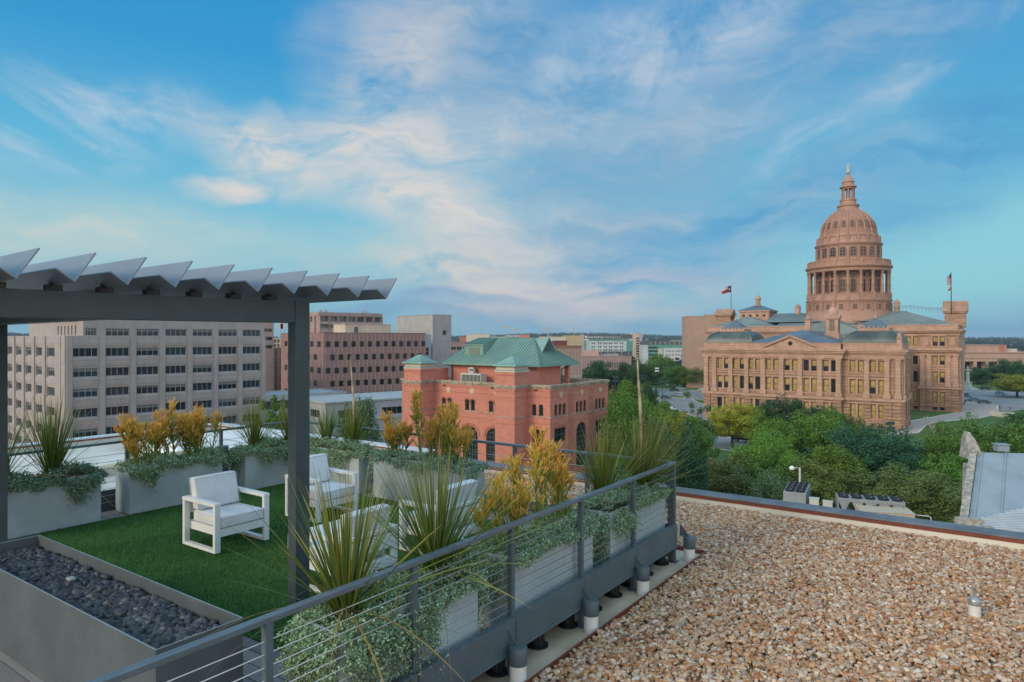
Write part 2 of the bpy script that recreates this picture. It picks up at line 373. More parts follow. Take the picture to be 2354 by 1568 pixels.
# saddle-shaped humps and a duct curb on the white roof
def hump(a,b,la,lb,h,rot,label,m=M_wroof):
    mb=MB(); mb.loft([[(-la,-lb,0),(la,-lb,0),(la,lb,0),(-la,lb,0)],[(-la*.82,-lb*.5,h),(la*.82,-lb*.5,h),(la*.82,lb*.5,h),(-la*.82,lb*.5,h)]])
    o=mb.build('roof_curb',m,loc=T(a,b,-.95),rotz=ROT_T+rot); return tag(o,label,'roof curb')
hump(5.0,21.5,3.2,1.6,.35,.1,'wide cream hump in the white roof behind the spiky plants',M_cream)
hump(9.2,19.5,2.4,.35,.22,.35,'narrow tan ridge on the white roof behind the orange shrub',M_tan)
hump(12.8,21.0,2.2,1.3,.4,0,'pale raised curb on the white roof near its far corner',mat('pale_curb',(.74,.74,.73),.6,.08,1))
mb=MB(); mb.bar((0,0,.15),(4.6,0,.15),.12,.12); mb.bar((.3,0,0),(.3,0,.1),.1,.1); mb.bar((4.3,0,0),(4.3,0,.1),.1,.1)
tag(mb.build('roof_pipe',M_black,loc=T(9.0,14.2,-.95),rotz=ROT_T+.15),'black pipe lying on blocks on the white roof','pipe')

# ---------------------------------------------------------------- railings
def railing(label,origin,rotz,length,posts,ncab,fascia=False,cat='railing',lo=-.25,postlo=None):
    p=thing('railing',label,cat,origin,rotz)
    mb=MB(); mb.box(-.03,length+.03,-.03,.03,1.012,1.05); bevel(mb.build('top_rail',M_steel_lt,p),.006)
    for i,x in enumerate(posts):
        mb=MB(); mb.box(x-.025,x+.025,-.022,.022,lo,1.011)
        mb.box(x-.06,x+.06,-.05,.05,lo,lo+.012); mb.build('post',M_steel,p)
    zz=[.30+i*(.98-.30)/ncab for i in range(ncab)] if fascia else [.12+i*(.95-.12)/ncab for i in range(ncab)]
    for z in zz:
        mb=MB(); mb.tube([(posts[0],0,z),(posts[-1],0,z)],.0042,5); mb.build('cable',M_cable,p,True)
    return p
posts=[8.44-1.21*k for k in range(8)]
L0=posts[-1]-.4
p=railing('grey steel cable railing running along the gravel side of the terrace','' or T(L0,3.44,0),ROT_T,8.44-L0,[x-L0 for x in reversed(posts)],9,True)
for i in range(8):
    x0=posts[i+1]-L0 if i<7 else 0; x1=posts[i]-L0
    mb=MB(); mb.box(x0+.006,x1-.006,-.052,-.028,-.045,.25); mb.box(x0+.006,x1-.006,-.060,-.053,-.045,-.02); mb.box(x0+.006,x1-.006,-.027,.01,.232,.25)
    bevel(mb.build('fascia_panel',M_steel,p),.004)
mb=MB(); mb.box(0,8.44-L0,-.02,.05,-.075,-.047); mb.build('timber_joist',mat('raw_timber',(.34,.20,.09),.8,.3,4),p)
railing('grey steel cable railing across the far end of the terrace',T(8.44,3.47,0),ROT_T+PI/2,7.7,[.02,1.25,2.5,3.75,5.0,6.25,7.6],8)
railing('dark cable railing along the left side behind the planters',T(8.44,11.2,0),ROT_T+PI,8.5,[.02,1.6,3.2,4.8,6.4,8.0],8)
# base panel closing the far end
mb=MB(); mb.box(8.44,8.46,3.5,11.1,-.2,.22); tag(mb.build('end_panel',M_steel,rotz=ROT_T),'dark steel kick panel closing the far end of the deck','panel')

mb=MB(); mb.box(-1,8.43,11.24,11.26,-.2,.3); tag(mb.build('side_panel',M_steel,rotz=ROT_T),'dark steel kick panel along the left rail behind the planters','panel')
# ---------------------------------------------------------------- pipe supports and deck pedestals
lab={4.70:'nearest white pipe stub with grey cap beside the gravel',5.96:'second white pipe stub from the near end of the railing',7.17:'third white pipe stub from the near end of the railing',8.6:'white pipe stub with grey cap at the far railing corner',3.45:'white pipe stub below the near railing end'}
for a in (4.70,5.96,7.17,8.6):
    p=thing('pipe_support',lab[a],'pipe support',T(a,3.29,-.25),ROT_T,'capped pipe supports along the railing')
    mb=MB(); mb.cyl(0,0,0,.19,.072,28); mb.build('pipe',M_pvc,p,True,ang=40)
    mb=MB(); mb.lathe([(.076,.165),(.078,.17),(.078,.305),(.073,.312)],28); mb.build('cap',M_steel,p,True,ang=40)
    mb=MB(); mb.loft([[(-.004,.0,.313),(.004,.0,.313),(.004,.12,.46),(-.004,.12,.46)],[(-.004,.13,.313),(.004,.13,.313),(.004,.13,.46),(-.004,.13,.46)]]); mb.build('gusset',M_steel,p)
pl=['at the far corner','beside the far pipe stub','between the third and far pipe stubs','behind the third pipe stub','between the second and third pipe stubs','beside the second pipe stub','between the nearest and second pipe stubs','behind the nearest pipe stub']
for a,lb in zip((8.28,7.8,7.35,6.95,6.47,5.95,5.39,4.76),pl):
    p=thing('deck_pedestal','black plastic deck pedestal under the railing '+lb,'pedestal',T(a,3.55,-.25),ROT_T,'black deck pedestals')
    mb=MB(); mb.lathe([(.105,0),(.105,.012),(.07,.022),(.062,.03),(.06,.15),(.075,.155),(.075,.175)],20)
    mb.build('pedestal_body',M_black,p,True,ang=35)
    mb=MB()
    for k in range(8):
        A=2*PI*k/8; mb.bar((.058*cos(A),.058*sin(A),.025),(.058*cos(A),.058*sin(A),.15),.012,.02)
    mb.build('rib',M_black,p)
p=thing('vent_pipe','short white vent pipe with metal cap standing in the gravel','vent',on(2240,1421,-.23),.3)
mb=MB(); mb.cyl(0,0,-.05,.17,.055,20); mb.build('pipe',M_pvc,p,True,ang=40)
mb=MB(); mb.lathe([(.059,.14),(.06,.18),(.055,.2),(.03,.22),(.012,.225)],20); mb.tube([(0,0,.22),(.01,0,.275),(.0,0,.31),(-.03,0,.31)],.013,8); mb.build('cap',plain('galvanised',(.35,.36,.37),.4,.6),p,True,ang=50)

# ---------------------------------------------------------------- planters
PL={}
def planter(key,a,b,la,lb,label,ends=()):
    p=thing('planter',label,'planter',T(a,b,0),ROT_T,'square grey planter boxes'); PL[key]=p
    w=.025; H=.70
    mb=MB(); mb.box(0,la,0,w,0.006,H); mb.box(0,la,lb-w,lb,0.006,H); mb.box(0,w,w,lb-w,0.006,H); mb.box(la-w,la,w,lb-w,0.006,H); mb.box(w,la-w,w,lb-w,.02,.05)
    bevel(mb.build('box',M_plant,p),.006)
    mb=MB(); mb.box(w+.002,la-w-.002,w+.002,lb-w-.002,.051,.64); mb.build('soil',M_soil,p)
    return p
planter('L1',3.06,10.6,1.54,.45,'grey planter at the left holding two tall spiky plants')
planter('L2',5.0,10.6,1.5,.45,'grey planter holding the wide orange stick shrub behind the nearest chair')
planter('L3',6.93,10.6,1.45,.45,'grey planter with spiky plants beside the far left deck corner')
planter('B1',7.93,8.85,.45,1.5,'grey planter at the far end behind the chair and the post')
planter('B2',7.93,6.5,.45,2.0,'grey planter at the far end overflowing with orange stick plants')
planter('F1',3.0,3.52,1.45,.45,'nearest grey planter behind the railing with two spiky plants')
planter('F2',4.92,3.52,1.5,.45,'grey planter behind the middle of the railing with orange stick plants')
planter('F3',6.83,3.52,1.52,.45,'grey planter behind the far corner of the railing')
# dark bin post between the left planters
mb=MB(); mb.lathe([(.09,.006),(.09,.74),(.095,.75),(.095,.78),(.08,.79)],20); tag(mb.build('post_lamp',M_steel,loc=T(6.72,10.95,0),smooth=True,ang=40),'dark round post standing between two left planters','post')

# ---------------------------------------------------------------- fire pit
p=thing('fire_pit','long grey fire pit trough filled with dark round stones','fire pit',T(2.19,4.31,0),ROT_T)
la,lb,H=.61,3.47,.69; w=.02
mb=MB(); mb.box(0,la,0,w,.004,H); mb.box(0,la,lb-w,lb,.004,H); mb.box(0,w,w,lb-w,.004,H); mb.box(la-w,la,w,lb-w,.004,H); mb.box(w,la-w,w,lb-w,.50,.53)
bevel(mb.build('trough',M_pit,p),.003)
mb=MB(); e=.004
mb.box(0,la,0,.006,H+.001,H+.005); mb.box(0,la,lb-.006,lb,H+.001,H+.005); mb.box(0,.006,.007,lb-.007,H+.001,H+.005); mb.box(la-.006,la,.007,lb-.007,H+.001,H+.005)
mb.build('rim',plain('bright_metal_edge',(.62,.62,.6),.3,.8),p)
mb=MB()
for s in (.19,.42): mb.bar((s,.75,.612),(s,2.9,.612),.006,.02)
mb.bar((.19,.75,.61),(.42,.75,.61),.006,.02)
mb.tube([(.305,.8,.618),(.305,2.85,.618)],.010,8)
for y in (1.0,1.5,2.3): mb.tube([(.27,y,.618),(.34,y,.618)],.008,8)
mb.build('burner',plain('burner_steel',(.09,.09,.09),.4,.7),p)
mb=MB(); mb.box(.28,.33,1.95,2.02,.635,.66); bevel(mb.build('igniter',plain('igniter',(.5,.48,.42),.4,.5),p),.006)
g=np.random.default_rng(11); n=3600
la_=.05+g.random(n)*.51; lb_=.05+g.random(n)*3.37; zz=.565+g.random(n)*.045
org=T(2.19,4.31,0); pts=np.stack([org.x+U.x*la_+V.x*lb_,org.y+U.y*la_+V.y*lb_,zz],1)
M_lava=stonesmat('dark_river_stone',[(0,(.032,.038,.05)),(.4,(.052,.06,.075)),(.75,(.072,.078,.09)),(.93,(.105,.105,.105)),(1,(.16,.155,.14))],.55)
scatter('fire_pit_stones',pts,.050,M_lava,9,.6,'smooth dark grey stones filling the fire pit','stones')

# ---------------------------------------------------------------- armchairs and table
def chair():
    c=thing('armchair','white','armchair'); W=.76; Dp=.74
    # local: x width, y depth, front at y=0, back at y=Dp
    for s in (0,1):
        x0,x1=(0,.075) if s==0 else (W-.075,W)
        mb=MB(); mb.box(x0,x1,0,.05,.012,.575); mb.box(x0,x1,Dp-.05,Dp,.012,.575); mb.box(x0,x1,.051,Dp-.051,.012,.05)
        bevel(mb.build('leg_loop',M_white,c),.004)
        mb=MB(); mb.box(x0-.004,x1+.004,-.004,Dp+.004,.576,.62); bevel(mb.build('armrest',M_white,c),.005)
    mb=MB(); mb.box(.076,W-.076,0.004,.05,.20,.30); mb.box(.076,W-.076,Dp-.06,Dp-.01,.20,.30); mb.box(.076,.12,.051,Dp-.061,.2,.3); mb.box(W-.12,W-.076,.051,Dp-.061,.2,.3); mb.box(.121,W-.121,.051,Dp-.061,.262,.285)
    bevel(mb.build('seat_frame',M_white,c),.004)
    mb=MB(); mb.box(.08,W-.08,Dp-.045,Dp+.002,.577,.618); mb.box(.076,W-.076,Dp-.035,Dp-.01,.40,.56)
    bevel(mb.build('back_frame',M_white,c),.004)
    mb=MB(); mb.box(.082,W-.082,-.012,Dp-.10,.302,.445); bevel(mb.build('seat_cushion',M_cush,c),.03,4)
    mb=MB(); x0,x1=.085,W-.085
    mb.loft([[(x0,Dp-.23,.447),(x1,Dp-.23,.447),(x1,Dp-.09,.447),(x0,Dp-.09,.447)],[(x0,Dp-.13,.86),(x1,Dp-.13,.86),(x1,Dp+.0,.845),(x0,Dp+.0,.845)]])
    bevel(mb.build('back_cushion',M_cush,c),.03,4)
    sc_=[o for o in kids(c) if o.name.startswith('seat_cushion')][0]; bc_=[o for o in kids(c) if o.name.startswith('back_cushion')][0]
    def pipe(pts,parent):
        q=MB(); q.tube(pts+[pts[0]],.0055,6); q.build('piping',M_pipe,parent,True)
    for z in (.322,.428): pipe([(.084,-.012,z),(W-.084,-.012,z),(W-.084,Dp-.1,z),(.084,Dp-.1,z)],sc_)
    for k,(y0,y1) in enumerate(((-.232,-.132),(-.088,.002))): pipe([(x0+.002,Dp+y0,.468),(x1-.002,Dp+y0,.468),(x1-.002,Dp+y1-.003,.838),(x0+.002,Dp+y1-.003,.838)],bc_)
    for o in kids(c):
        if 'cushion' in o.name:
            for f in o.data.polygons: f.use_smooth=True
    return c
# chair x axis along -U... front faces -V for the far pair, +V for the near pair
c1=chair()
cs=[(c1,(4.66,7.76),0,'white cushioned armchair nearest the fire pit, seen from its front left'),
    (None,(6.28,7.87),0,'white cushioned armchair partly hidden by the steel post'),
    (None,(5.31,6.05),PI,'white armchair seen from behind through the nearest spiky plant'),
    (None,(6.86,6.08),PI,'white armchair seen from behind beside the orange stick plants')]
for o,(a,b),r,lb in cs:
    o=o or copy_tree(c1)
    o.location=T(a,b,.012); o.rotation_euler=(0,0,ROT_T+r); tag(o,lb,group='four white terrace armchairs')
p=thing('coffee_table','low white coffee table between the four armchairs','table',T(5.32,6.52,.012),ROT_T)
mb=MB(); mb.box(0,.9,0,.72,.16,.20); bevel(mb.build('table_top',M_white,p),.005)
for x in (0,.85):
    for y in (0,.67):
        mb=MB(); mb.box(x+.001,x+.049,y+.001,y+.049,0,.159); mb.build('leg',M_white,p)

# ---------------------------------------------------------------- pergola
PH=R(42); m_=Vector((sin(PH),cos(PH),0)); w_=Vector((cos(PH),-sin(PH),0)); PR=Vector((-2.03,6.5,0))
p=thing('pergola','dark grey steel pergola with angled aluminium louvres above the fire pit','pergola',PR,math.atan2(m_.y,m_.x))   # local x along beam (away), local y to the left
BZ0,BZ1=2.795,3.0
mb=MB(); mb.box(-.075,.075,-.07,.07,.012,BZ1+.003); bevel(mb.build('post',M_steeld,p),.006)
mb=MB(); mb.box(-5.2,-.077,-.065,.065,BZ0,BZ1); bevel(mb.build('beam',M_steeld,p),.006)
lp=Vector((-5.97,7.95,0))-PR; lx,ly=lp.dot(m_),lp.dot(-w_)
mb=MB(); mb.box(lx-.065,lx+.065,.067,ly-.077,BZ0+.01,BZ1-.01); bevel(mb.build('cross_beam',M_steeld,p),.006)
mb=MB(); mb.box(lx-.065,lx+.065,ly-.075,ly+.075,.002,BZ1); bevel(mb.build('post',M_steeld,p),.006)
mb=MB(); mb.box(lx-5,lx-.067,ly-.06,ly+.06,BZ0,BZ1); bevel(mb.build('beam',M_steeld,p),.006)
lou=Vector((-sin(R(52)),cos(R(52)),0)); ll=Vector((lou.dot(m_),lou.dot(-w_),0))
E10=at(888,688,6.8); E1=at(37.5,642,4.5)
for k in range(-3,10):
    E=E1+(E10-E1)*(k/9); e=E-PR; e0=Vector((e.dot(m_),e.dot(-w_),3.045))
    tip=Vector((.125,0,.215)); sh=Vector((-.115,0,.085)); n1=Vector((.010,0,-.006)); th=.009
    sec=[Vector((0,0,-.004)),tip+Vector((th,0,-th*.6)),tip+Vector((-.001,0,.001)),Vector((-.001,0,.011)),sh+Vector((0.003,0,.007)),sh+Vector((-.003,0,-.004))]
    mb=MB(); i=0
    ringA=[e0+q for q in sec]; ringB=[e0+ll*4.6+q for q in sec]
    mb.loft([ringA,ringB]); bevel(mb.build('louvre',M_louv,p),.002)
    s=-e0.y/ll.y; c=e0+ll*s
    if c.x<-.05: mb=MB(); mb.box(c.x-.05,c.x+.05,-.05,.05,BZ1+.001,3.044); mb.build('bracket',M_black,p)
p=thing('security_camera','small white dome camera hanging under the pergola beam','camera',PR+m_*-4.05+Vector((0,0,BZ0)),0)
mb=MB(); mb.lathe([(.055,-.002),(.055,-.03),(.045,-.04)],18); mb.build('housing',M_white,p,True,ang=40)
mb=MB(); mb.lathe([(.042,-.041),(.038,-.06),(.02,-.078),(.003,-.083)],18); mb.build('dome',plain('smoked_dome',(.01,.01,.012),.1),p,True)
# ================================================================= TERRACE PLANTS
M_blade=tonemat('blade',.45,.18,.35,.3); M_stick=tonemat('succulent_stick',.5,.12,.3,.22); M_silver=tonemat('silver_leaf',.65,.12,.25,.35)
def ribbons(base,dirs,length,width,droop,segs,c0,c1,ctip,g,roll=True):
    """tapering blades; base (n,3), dirs (n,3) unit, droop (n,) -> verts, quads, colours"""
    n=len(base); s=np.linspace(0,1,segs+1)
    d=dirs; side=np.cross(d,np.array([0,0,1.])); side/=np.linalg.norm(side,axis=1,keepdims=True)+1e-9
    if roll:
        up=np.cross(side,d); r=(g.random(n)-.5)*1.6; side=side*np.cos(r)[:,None]+up*np.sin(r)[:,None]
    V_=np.zeros((n,segs+1,2,3)); C=np.zeros((n,segs+1,2,3))
    for k,q in enumerate(s):
        p=base+d*(length*q)[:,None]; p[:,2]-=droop*length*q*q; 
        hor=d.copy(); hor[:,2]=0; p+=hor*(droop*length*q*q*.25)[:,None]
        w=width*(1-q**1.6*.93)
        V_[:,k,0]=p-side*w[:,None]/2; V_[:,k,1]=p+side*w[:,None]/2
        f=np.clip((q-.78)/.22,0,1)
        col=c0*(1-q)+c1*q; col=col*(1-f[...,None] if np.ndim(f) else 1-f)+ctip*f
        C[:,k,:]=col[:,None,:] if col.ndim==2 else col
    idx=np.arange(n*(segs+1)*2).reshape(n,segs+1,2); F_=[]
    for k in range(segs): F_.append(np.stack([idx[:,k,0],idx[:,k,1],idx[:,k+1,1],idx[:,k+1,0]],1))
    return V_.reshape(-1,3),np.concatenate(F_),C.reshape(-1,3)
def spiky(a,b,z,label,n=230,L=1.05,seed=1,spread=1.0,lean=(0,0),stalk=0,yellow=.25,wid=.017,group='tall spiky terrace plants',dry=8):
    g=np.random.default_rng(seed); pos=T(a,b,z)
    ph=g.random(n)*2*PI; el=R(88)-np.abs(g.normal(0,1,n))*R(27)*spread; el=np.clip(el,R(2),R(89))
    d=np.stack([np.cos(el)*np.cos(ph)+lean[0],np.cos(el)*np.sin(ph)+lean[1],np.sin(el)],1); d/=np.linalg.norm(d,axis=1,keepdims=True)
    ln=L*(.72+.36*g.random(n)); rb=.05*np.sqrt(g.random(n))
    base_=np.stack([rb*np.cos(ph),rb*np.sin(ph),-.05+.1*g.random(n)],1)
    dr=.03+.17*g.random(n)*np.cos(el)**.7
    t_=(g.random(n)<yellow)[:,None]; v=(.7+.6*g.random(n))[:,None]
    c0=np.where(t_,[.115,.145,.022],[.07,.125,.022])*v; c1=np.where(t_,[.32,.29,.05],[.145,.205,.042])*v; ct=np.where(g.random(n)[:,None]<.6,[.36,.22,.11],[.22,.22,.07])
    v1,f1,k1=ribbons(base_,d,ln,wid*(.7+.5*g.random(n)),dr,6,c0,c1,ct,g)
    # a few dry straw blades hanging out sideways
    if dry:
        m=dry; ph=g.random(m)*2*PI; el=R(6)+g.random(m)*R(30)
        d=np.stack([np.cos(el)*np.cos(ph),np.cos(el)*np.sin(ph),np.sin(el)],1)
        v2,f2,k2=ribbons(np.zeros((m,3)),d,L*(.8+.4*g.random(m)),np.full(m,wid*.8),.25+.35*g.random(m),6,np.array([.16,.13,.03]),np.array([.38,.22,.06]),np.array([.35,.20,.10]),g)
        f1=np.concatenate([f1,f2+len(v1)]); v1=np.concatenate([v1,v2]); k1=np.concatenate([k1,k2])
    p=thing('spiky_plant',label,'plant',pos,0,group)
    arrmesh('leaves',v1,f1,M_blade,p,False,k1)
    mb=MB(); mb.lathe([(.05,-.14),(.07,-.06),(.075,.02),(.05,.09)],10); mb.build('base',mat('leaf_base',(.05,.055,.02),.8,.3,10) if 'leaf_base' not in bpy.data.materials else bpy.data.materials['leaf_base'],p,True)
    if stalk:
        mb=MB(); path=[(0,0,.05)]; r=[.012]
        for i in range(1,15):
            q=i/14; path.append((.035*sin(q*5)*q,.02*cos(q*4)*q,.05+stalk*q)); r.append(.009+.010*sin(min(1,q*1.05)*PI)*(.5 if q<.35 else 1.)+(.003*(i%2)))
        r[-1]=.004; mb.tube(path,r,7); 
        m=bpy.data.materials.get('dry_stalk') or mat('dry_stalk',(.40,.27,.17),.8,.5,14,.4,40,stretch=(1,1,.3),col2=(.62,.50,.36))
        mb.build('flower_stalk',m,p,True)
    return p
def trailing(a0,a1,b0,b1,label,n,hang,seed,sides,mound=.13,leaf=.02,tone=(.30,.45,.28)):
    """silver ground cover spilling over a planter; hang: depth per side {'b0','b1','a0','a1'}"""
    g=np.random.default_rng(seed); stems=[];  ns=int(n*1.5)//16
    P=[];Nn=[]
    la=a1-a0; lb=b1-b0
    def lump(x,y): return .5+.28*np.sin(x*7.3+seed)+.25*np.sin(y*11+x*3.1+seed*2)
    prof=hang.get('f') or (lambda q: .35+.5*np.sin(q*4.1+seed*1.7)+.35*np.sin(q*12.7+seed))
    for i in range(ns):
        top=g.random()<.6
        if top:
            x=g.random()*la; y=g.random()*lb; z=.67+mound*1.25*lump(x,y)*(.6+.4*g.random()); d=np.array([g.normal(),g.normal(),.5+g.random()]); L_=.05+.09*g.random(); sag=.3
            s0=np.array([x,y,z-.05])
        else:
            sd=sides[g.integers(len(sides))]
            if sd in('b0','b1'):
                x=g.random()*la; y=-.01 if sd=='b0' else lb+.01; out=np.array([g.normal()*.35,-1. if sd=='b0' else 1.,0]); q=x
            else:
                y=g.random()*lb; x=-.01 if sd=='a0' else la+.01; out=np.array([-1. if sd=='a0' else 1.,g.normal()*.35,0]); q=y+5
            dep=hang.get(sd,.25)*max(.08,prof(q))*(.35+.65*g.random())
            s0=np.array([x,y,.70-dep*g.random()**1.3])+out*.02; d=out*(.12+.28*g.random())+np.array([0,0,-.55+.5*g.random()]); L_=(.07+.12*g.random())*(.3+.7*min(1,dep/.22)); sag=.6
            s0[2]+=.04*g.random()
        d/=np.linalg.norm(d)+1e-9
        k=16; t_=np.linspace(.1,1,k)[:,None]; pts=s0+d*L_*t_; pts[:,2]-=sag*L_*(t_[:,0]**2)*.5
        P.append(pts+g.normal(0,.008,(k,3))); Nn.append(np.repeat(d[None],k,0))
    P=np.concatenate(P); D_=np.concatenate(Nn); m=len(P)
    ld=D_*.6+g.normal(0,.75,(m,3)); ld/=np.linalg.norm(ld,axis=1,keepdims=True)
    sd=np.cross(ld,g.normal(0,1,(m,3))); sd/=np.linalg.norm(sd,axis=1,keepdims=True)+1e-9
    l=(leaf*(.7+.6*g.random(m)))[:,None]; w=l*.27
    Q=np.stack([P,P+ld*l*.5+sd*w,P+ld*l,P+ld*l*.5-sd*w],1)
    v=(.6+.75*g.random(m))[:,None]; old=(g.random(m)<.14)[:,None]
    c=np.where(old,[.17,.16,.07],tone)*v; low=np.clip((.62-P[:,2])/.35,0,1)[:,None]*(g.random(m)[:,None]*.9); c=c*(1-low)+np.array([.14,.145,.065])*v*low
    o=thing('trailing_plant',label,'plant',T(a0,b0,0),ROT_T,'silvery trailing plants in the planters')
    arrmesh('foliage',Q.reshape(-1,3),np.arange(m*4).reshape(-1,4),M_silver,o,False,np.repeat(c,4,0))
    mb=MB(); 
    N_=14
    grid=[[ (la*i/N_,lb*j/5,.635+ (mound*.72*max(.2,lump(la*i/N_,lb*j/5)) if 0<i<N_ and 0<j<5 else .01)) for i in range(N_+1)] for j in range(6)]
    for j in range(5):
        for i in range(N_): mb.face([grid[j][i],grid[j][i+1],grid[j+1][i+1],grid[j+1][i]])
    mb.build('stems',bpy.data.materials.get('stem_mat') or mat('stem_mat',(.05,.065,.04),.9,.3,20),o,True)
    return o
def fire(a,b,z,label,H=.8,W=.35,seed=1,n=26,orange=.8,bare=False,group='orange stick plants'):
    """pencil-stick succulent: forked stems ending in brushes of orange twigs"""
    g=random.Random(seed); V_=[];F_=[];C_=[]
    cg=np.array([.16,.22,.035]); cy_=np.array([.60,.50,.07]); cr=np.array([.85,.34,.055]); cp=np.array([.85,.55,.22])
    def seg(p,q,r0,r1,k0,k1):
        d=(q-p).normalized(); x=d.cross(Vector((.3,.2,1))).normalized(); y=x.cross(d); i=len(V_); N=5
        for P_,r,k in ((p,r0,k0),(q,r1,k1)):
            for j in range(N):
                V_.append(P_+x*(r*cos(2*PI*j/N))+y*(r*sin(2*PI*j/N))); C_.append(k)
        for j in range(N): F_.append((i+j,i+(j+1)%N,i+N+(j+1)%N,i+N+j))
    def colr(h,tip):
        t_=min(1,max(0,h)); red=orange
        k=cg*(1-t_)+(cy_*(1-red*.6)+cr*red*.6)*t_
        return k*(.9+.3*g.random()) if not tip else (cr*.55+cp*.45 if g.random()<red else cy_)
    def grow(p,d,L,r,lev,f):
        q=p+d*L; seg(p,q,r,r*.85,colr(f,0),colr(f+.12,lev==0))
        if lev==0: return
        for i in range(g.choice((2,2,3))):
            nd=(d+Vector((g.gauss(0,.36),g.gauss(0,.36),g.gauss(.25,.2)))).normalized()
            grow(q,nd,L*g.uniform(.7,1.1),r*.82,lev-1,f+.14)
    for i in range(n):
        A=g.random()*2*PI; rr=W*math.sqrt(g.random())*.8
        p=Vector((rr*cos(A),rr*sin(A)*.6,-.05)); hh=H*(g.uniform(.45,1.0) if i else 1.0)*(1-.2*rr/max(W,.01)); K=13
        dr=Vector((cos(A)*.22,sin(A)*.15,1)); tip=p+dr*hh*.86; bow=Vector((g.gauss(0,.05),g.gauss(0,.05),0))
        pts=[p.lerp(tip,k/K)+bow*sin(PI*k/K) for k in range(K+1)]
        for k in range(K):
            f=(k/K-.70)*2.0; rs=.014-.006*k/K
            seg(pts[k],pts[k+1],rs,rs-.0005,colr(f,0),colr(f+.1,0))
            if k>=2:
                top=k/K>.58
                for m in range(g.choice((3,4,5)) if top else g.choice((0,0,1,1,2))):
                    B=g.random()*2*PI; d=Vector((cos(B)*.6,sin(B)*.6,.85)).normalized()
                    grow(pts[k],d,g.uniform(.05,.09) if top else g.uniform(.06,.11),.0068,2 if top else 2,f+(.1 if top else -.1))
        for m in range(7):
            B=g.random()*2*PI; d=Vector((cos(B)*.45,sin(B)*.45,1)).normalized(); grow(pts[-1],d,g.uniform(.05,.085),.007,2,.6)
    p=thing('stick_plant',label,'plant',T(a,b,z),ROT_T,group)
    arrmesh('twigs',np.array([tuple(v) for v in V_]),np.array(F_),M_stick,p,True,np.array(C_))
    return p
# front row
spiky(3.22,3.72,.74,'nearest spiky plant with long yellowed blades reaching over the turf',120,1.1,21,1.05,wid=.020,yellow=.4,dry=7)
spiky(4.17,3.73,.74,'dense green spiky plant second along the near railing',260,1.12,22,1.2,wid=.015,yellow=.15,dry=9)
spiky(7.28,3.86,.72,'spiky plant behind the railing just short of the far corner',170,1.0,23,.85,wid=.012,yellow=.3,dry=5)
spiky(8.02,3.72,.72,'spiky plant at the far railing corner with a tall dry flower stalk',330,1.05,24,1.1,wid=.010,yellow=.45,stalk=1.66,dry=16,lean=(.18,-.06))
# far and left rows
spiky(8.15,9.95,.72,'spiky plant just right of the steel post in the far planter',150,.85,25,.95,wid=.013,yellow=.15,dry=4)
spiky(8.15,9.25,.72,'spiky plant in the far planter with a thin dark flower stalk',230,.9,26,.95,wid=.013,yellow=.15,stalk=1.6,dry=4)
spiky(7.25,10.82,.72,'spiky plant just left of the steel post',180,.95,27,.9,wid=.012,yellow=.2,dry=4)
spiky(7.98,10.82,.72,'spiky plant mostly hidden behind the steel post',150,.9,28,.9,wid=.012,yellow=.2,dry=3)
spiky(4.05,10.82,.72,'tall dark spiky plant in the left planter',190,1.2,29,.72,wid=.015,yellow=.05,dry=3)
spiky(3.42,10.82,.72,'dark spiky plant at the left edge beside the pergola post',130,1.15,30,.75,wid=.014,yellow=.05,dry=3)
fire(5.35,10.82,.72,'left part of the wide orange stick shrub behind the nearest chair',.78,.42,41,10)
fire(5.85,10.85,.72,'middle part of the wide orange stick shrub with the tallest tuft',.95,.36,42,9)
fire(6.2,10.8,.72,'right part of the wide orange stick shrub behind the nearest chair',.74,.36,43,9)
fire(8.18,8.15,.72,'orange stick plant at the left end of the far planter',.75,.22,44,6)
fire(8.20,7.62,.72,'tallest yellow stick plant in the far planter',1.2,.16,45,3,.5)
fire(8.12,7.2,.72,'orange stick plant in the middle of the far planter',.95,.26,46,7)
fire(8.15,6.82,.72,'orange stick plant at the right end of the far planter',1.05,.26,47,6)
fire(5.12,3.74,.72,'yellow stick plant at the near end of the middle planter',.72,0.30,48,4,.6)
fire(5.62,3.74,.72,'large yellow and orange stick plant in the middle planter',.98,0.38,49,3,.6)
fire(5.98,3.76,.72,'slim orange stick plant rising highest in the middle planter',1.12,0.12,50,1,.85)
fire(6.30,3.74,.72,'orange stick plant at the far end of the middle planter',.88,0.32,51,4,.9)
tr=lambda k,**kw: None
trailing(3.0,4.45,3.52,3.97,'silvery plant spilling over the nearest planter and through the railing',46000,{'b0':.46,'a0':.42,'a1':.5,'b1':.2,'f':lambda q:(1. if q>4 else (1.1-.25*abs(q-.35) if q<.85 else .12+.12*math.sin(q*9)))},61,['b0','b0','b0','a0','a0','a1','b1'],.16,.024)
trailing(4.92,6.42,3.52,3.97,'silvery plant edging the middle planter',30000,{'b0':.09,'a0':.5,'a1':.45,'b1':.2,'f':lambda q:(.9 if q>4 else .3+.3*math.sin(q*7+.4)+(.5 if q>1.3 else 0))},62,['b0','b0','b0','a0','a1','b1'],.14,.022)
trailing(6.83,8.35,3.52,3.97,'silvery plant hanging over the far corner planter',34000,{'b0':.2,'a0':.6,'a1':.3,'b1':.2,'f':lambda q:(1. if q>4 else (1.3 if q<.5 else .3-.25*q+.12*math.sin(q*8)))},63,['b0','b0','b0','a0','a0','a1'],.2,.022)
trailing(7.93,8.38,6.5,8.5,'pale silvery plant spilling over the far orange planter',20000,{'a0':.24,'b1':.45,'b0':.2},64,['a0','a0','a0','b1','b0'],.13,.026,(.28,.43,.31))
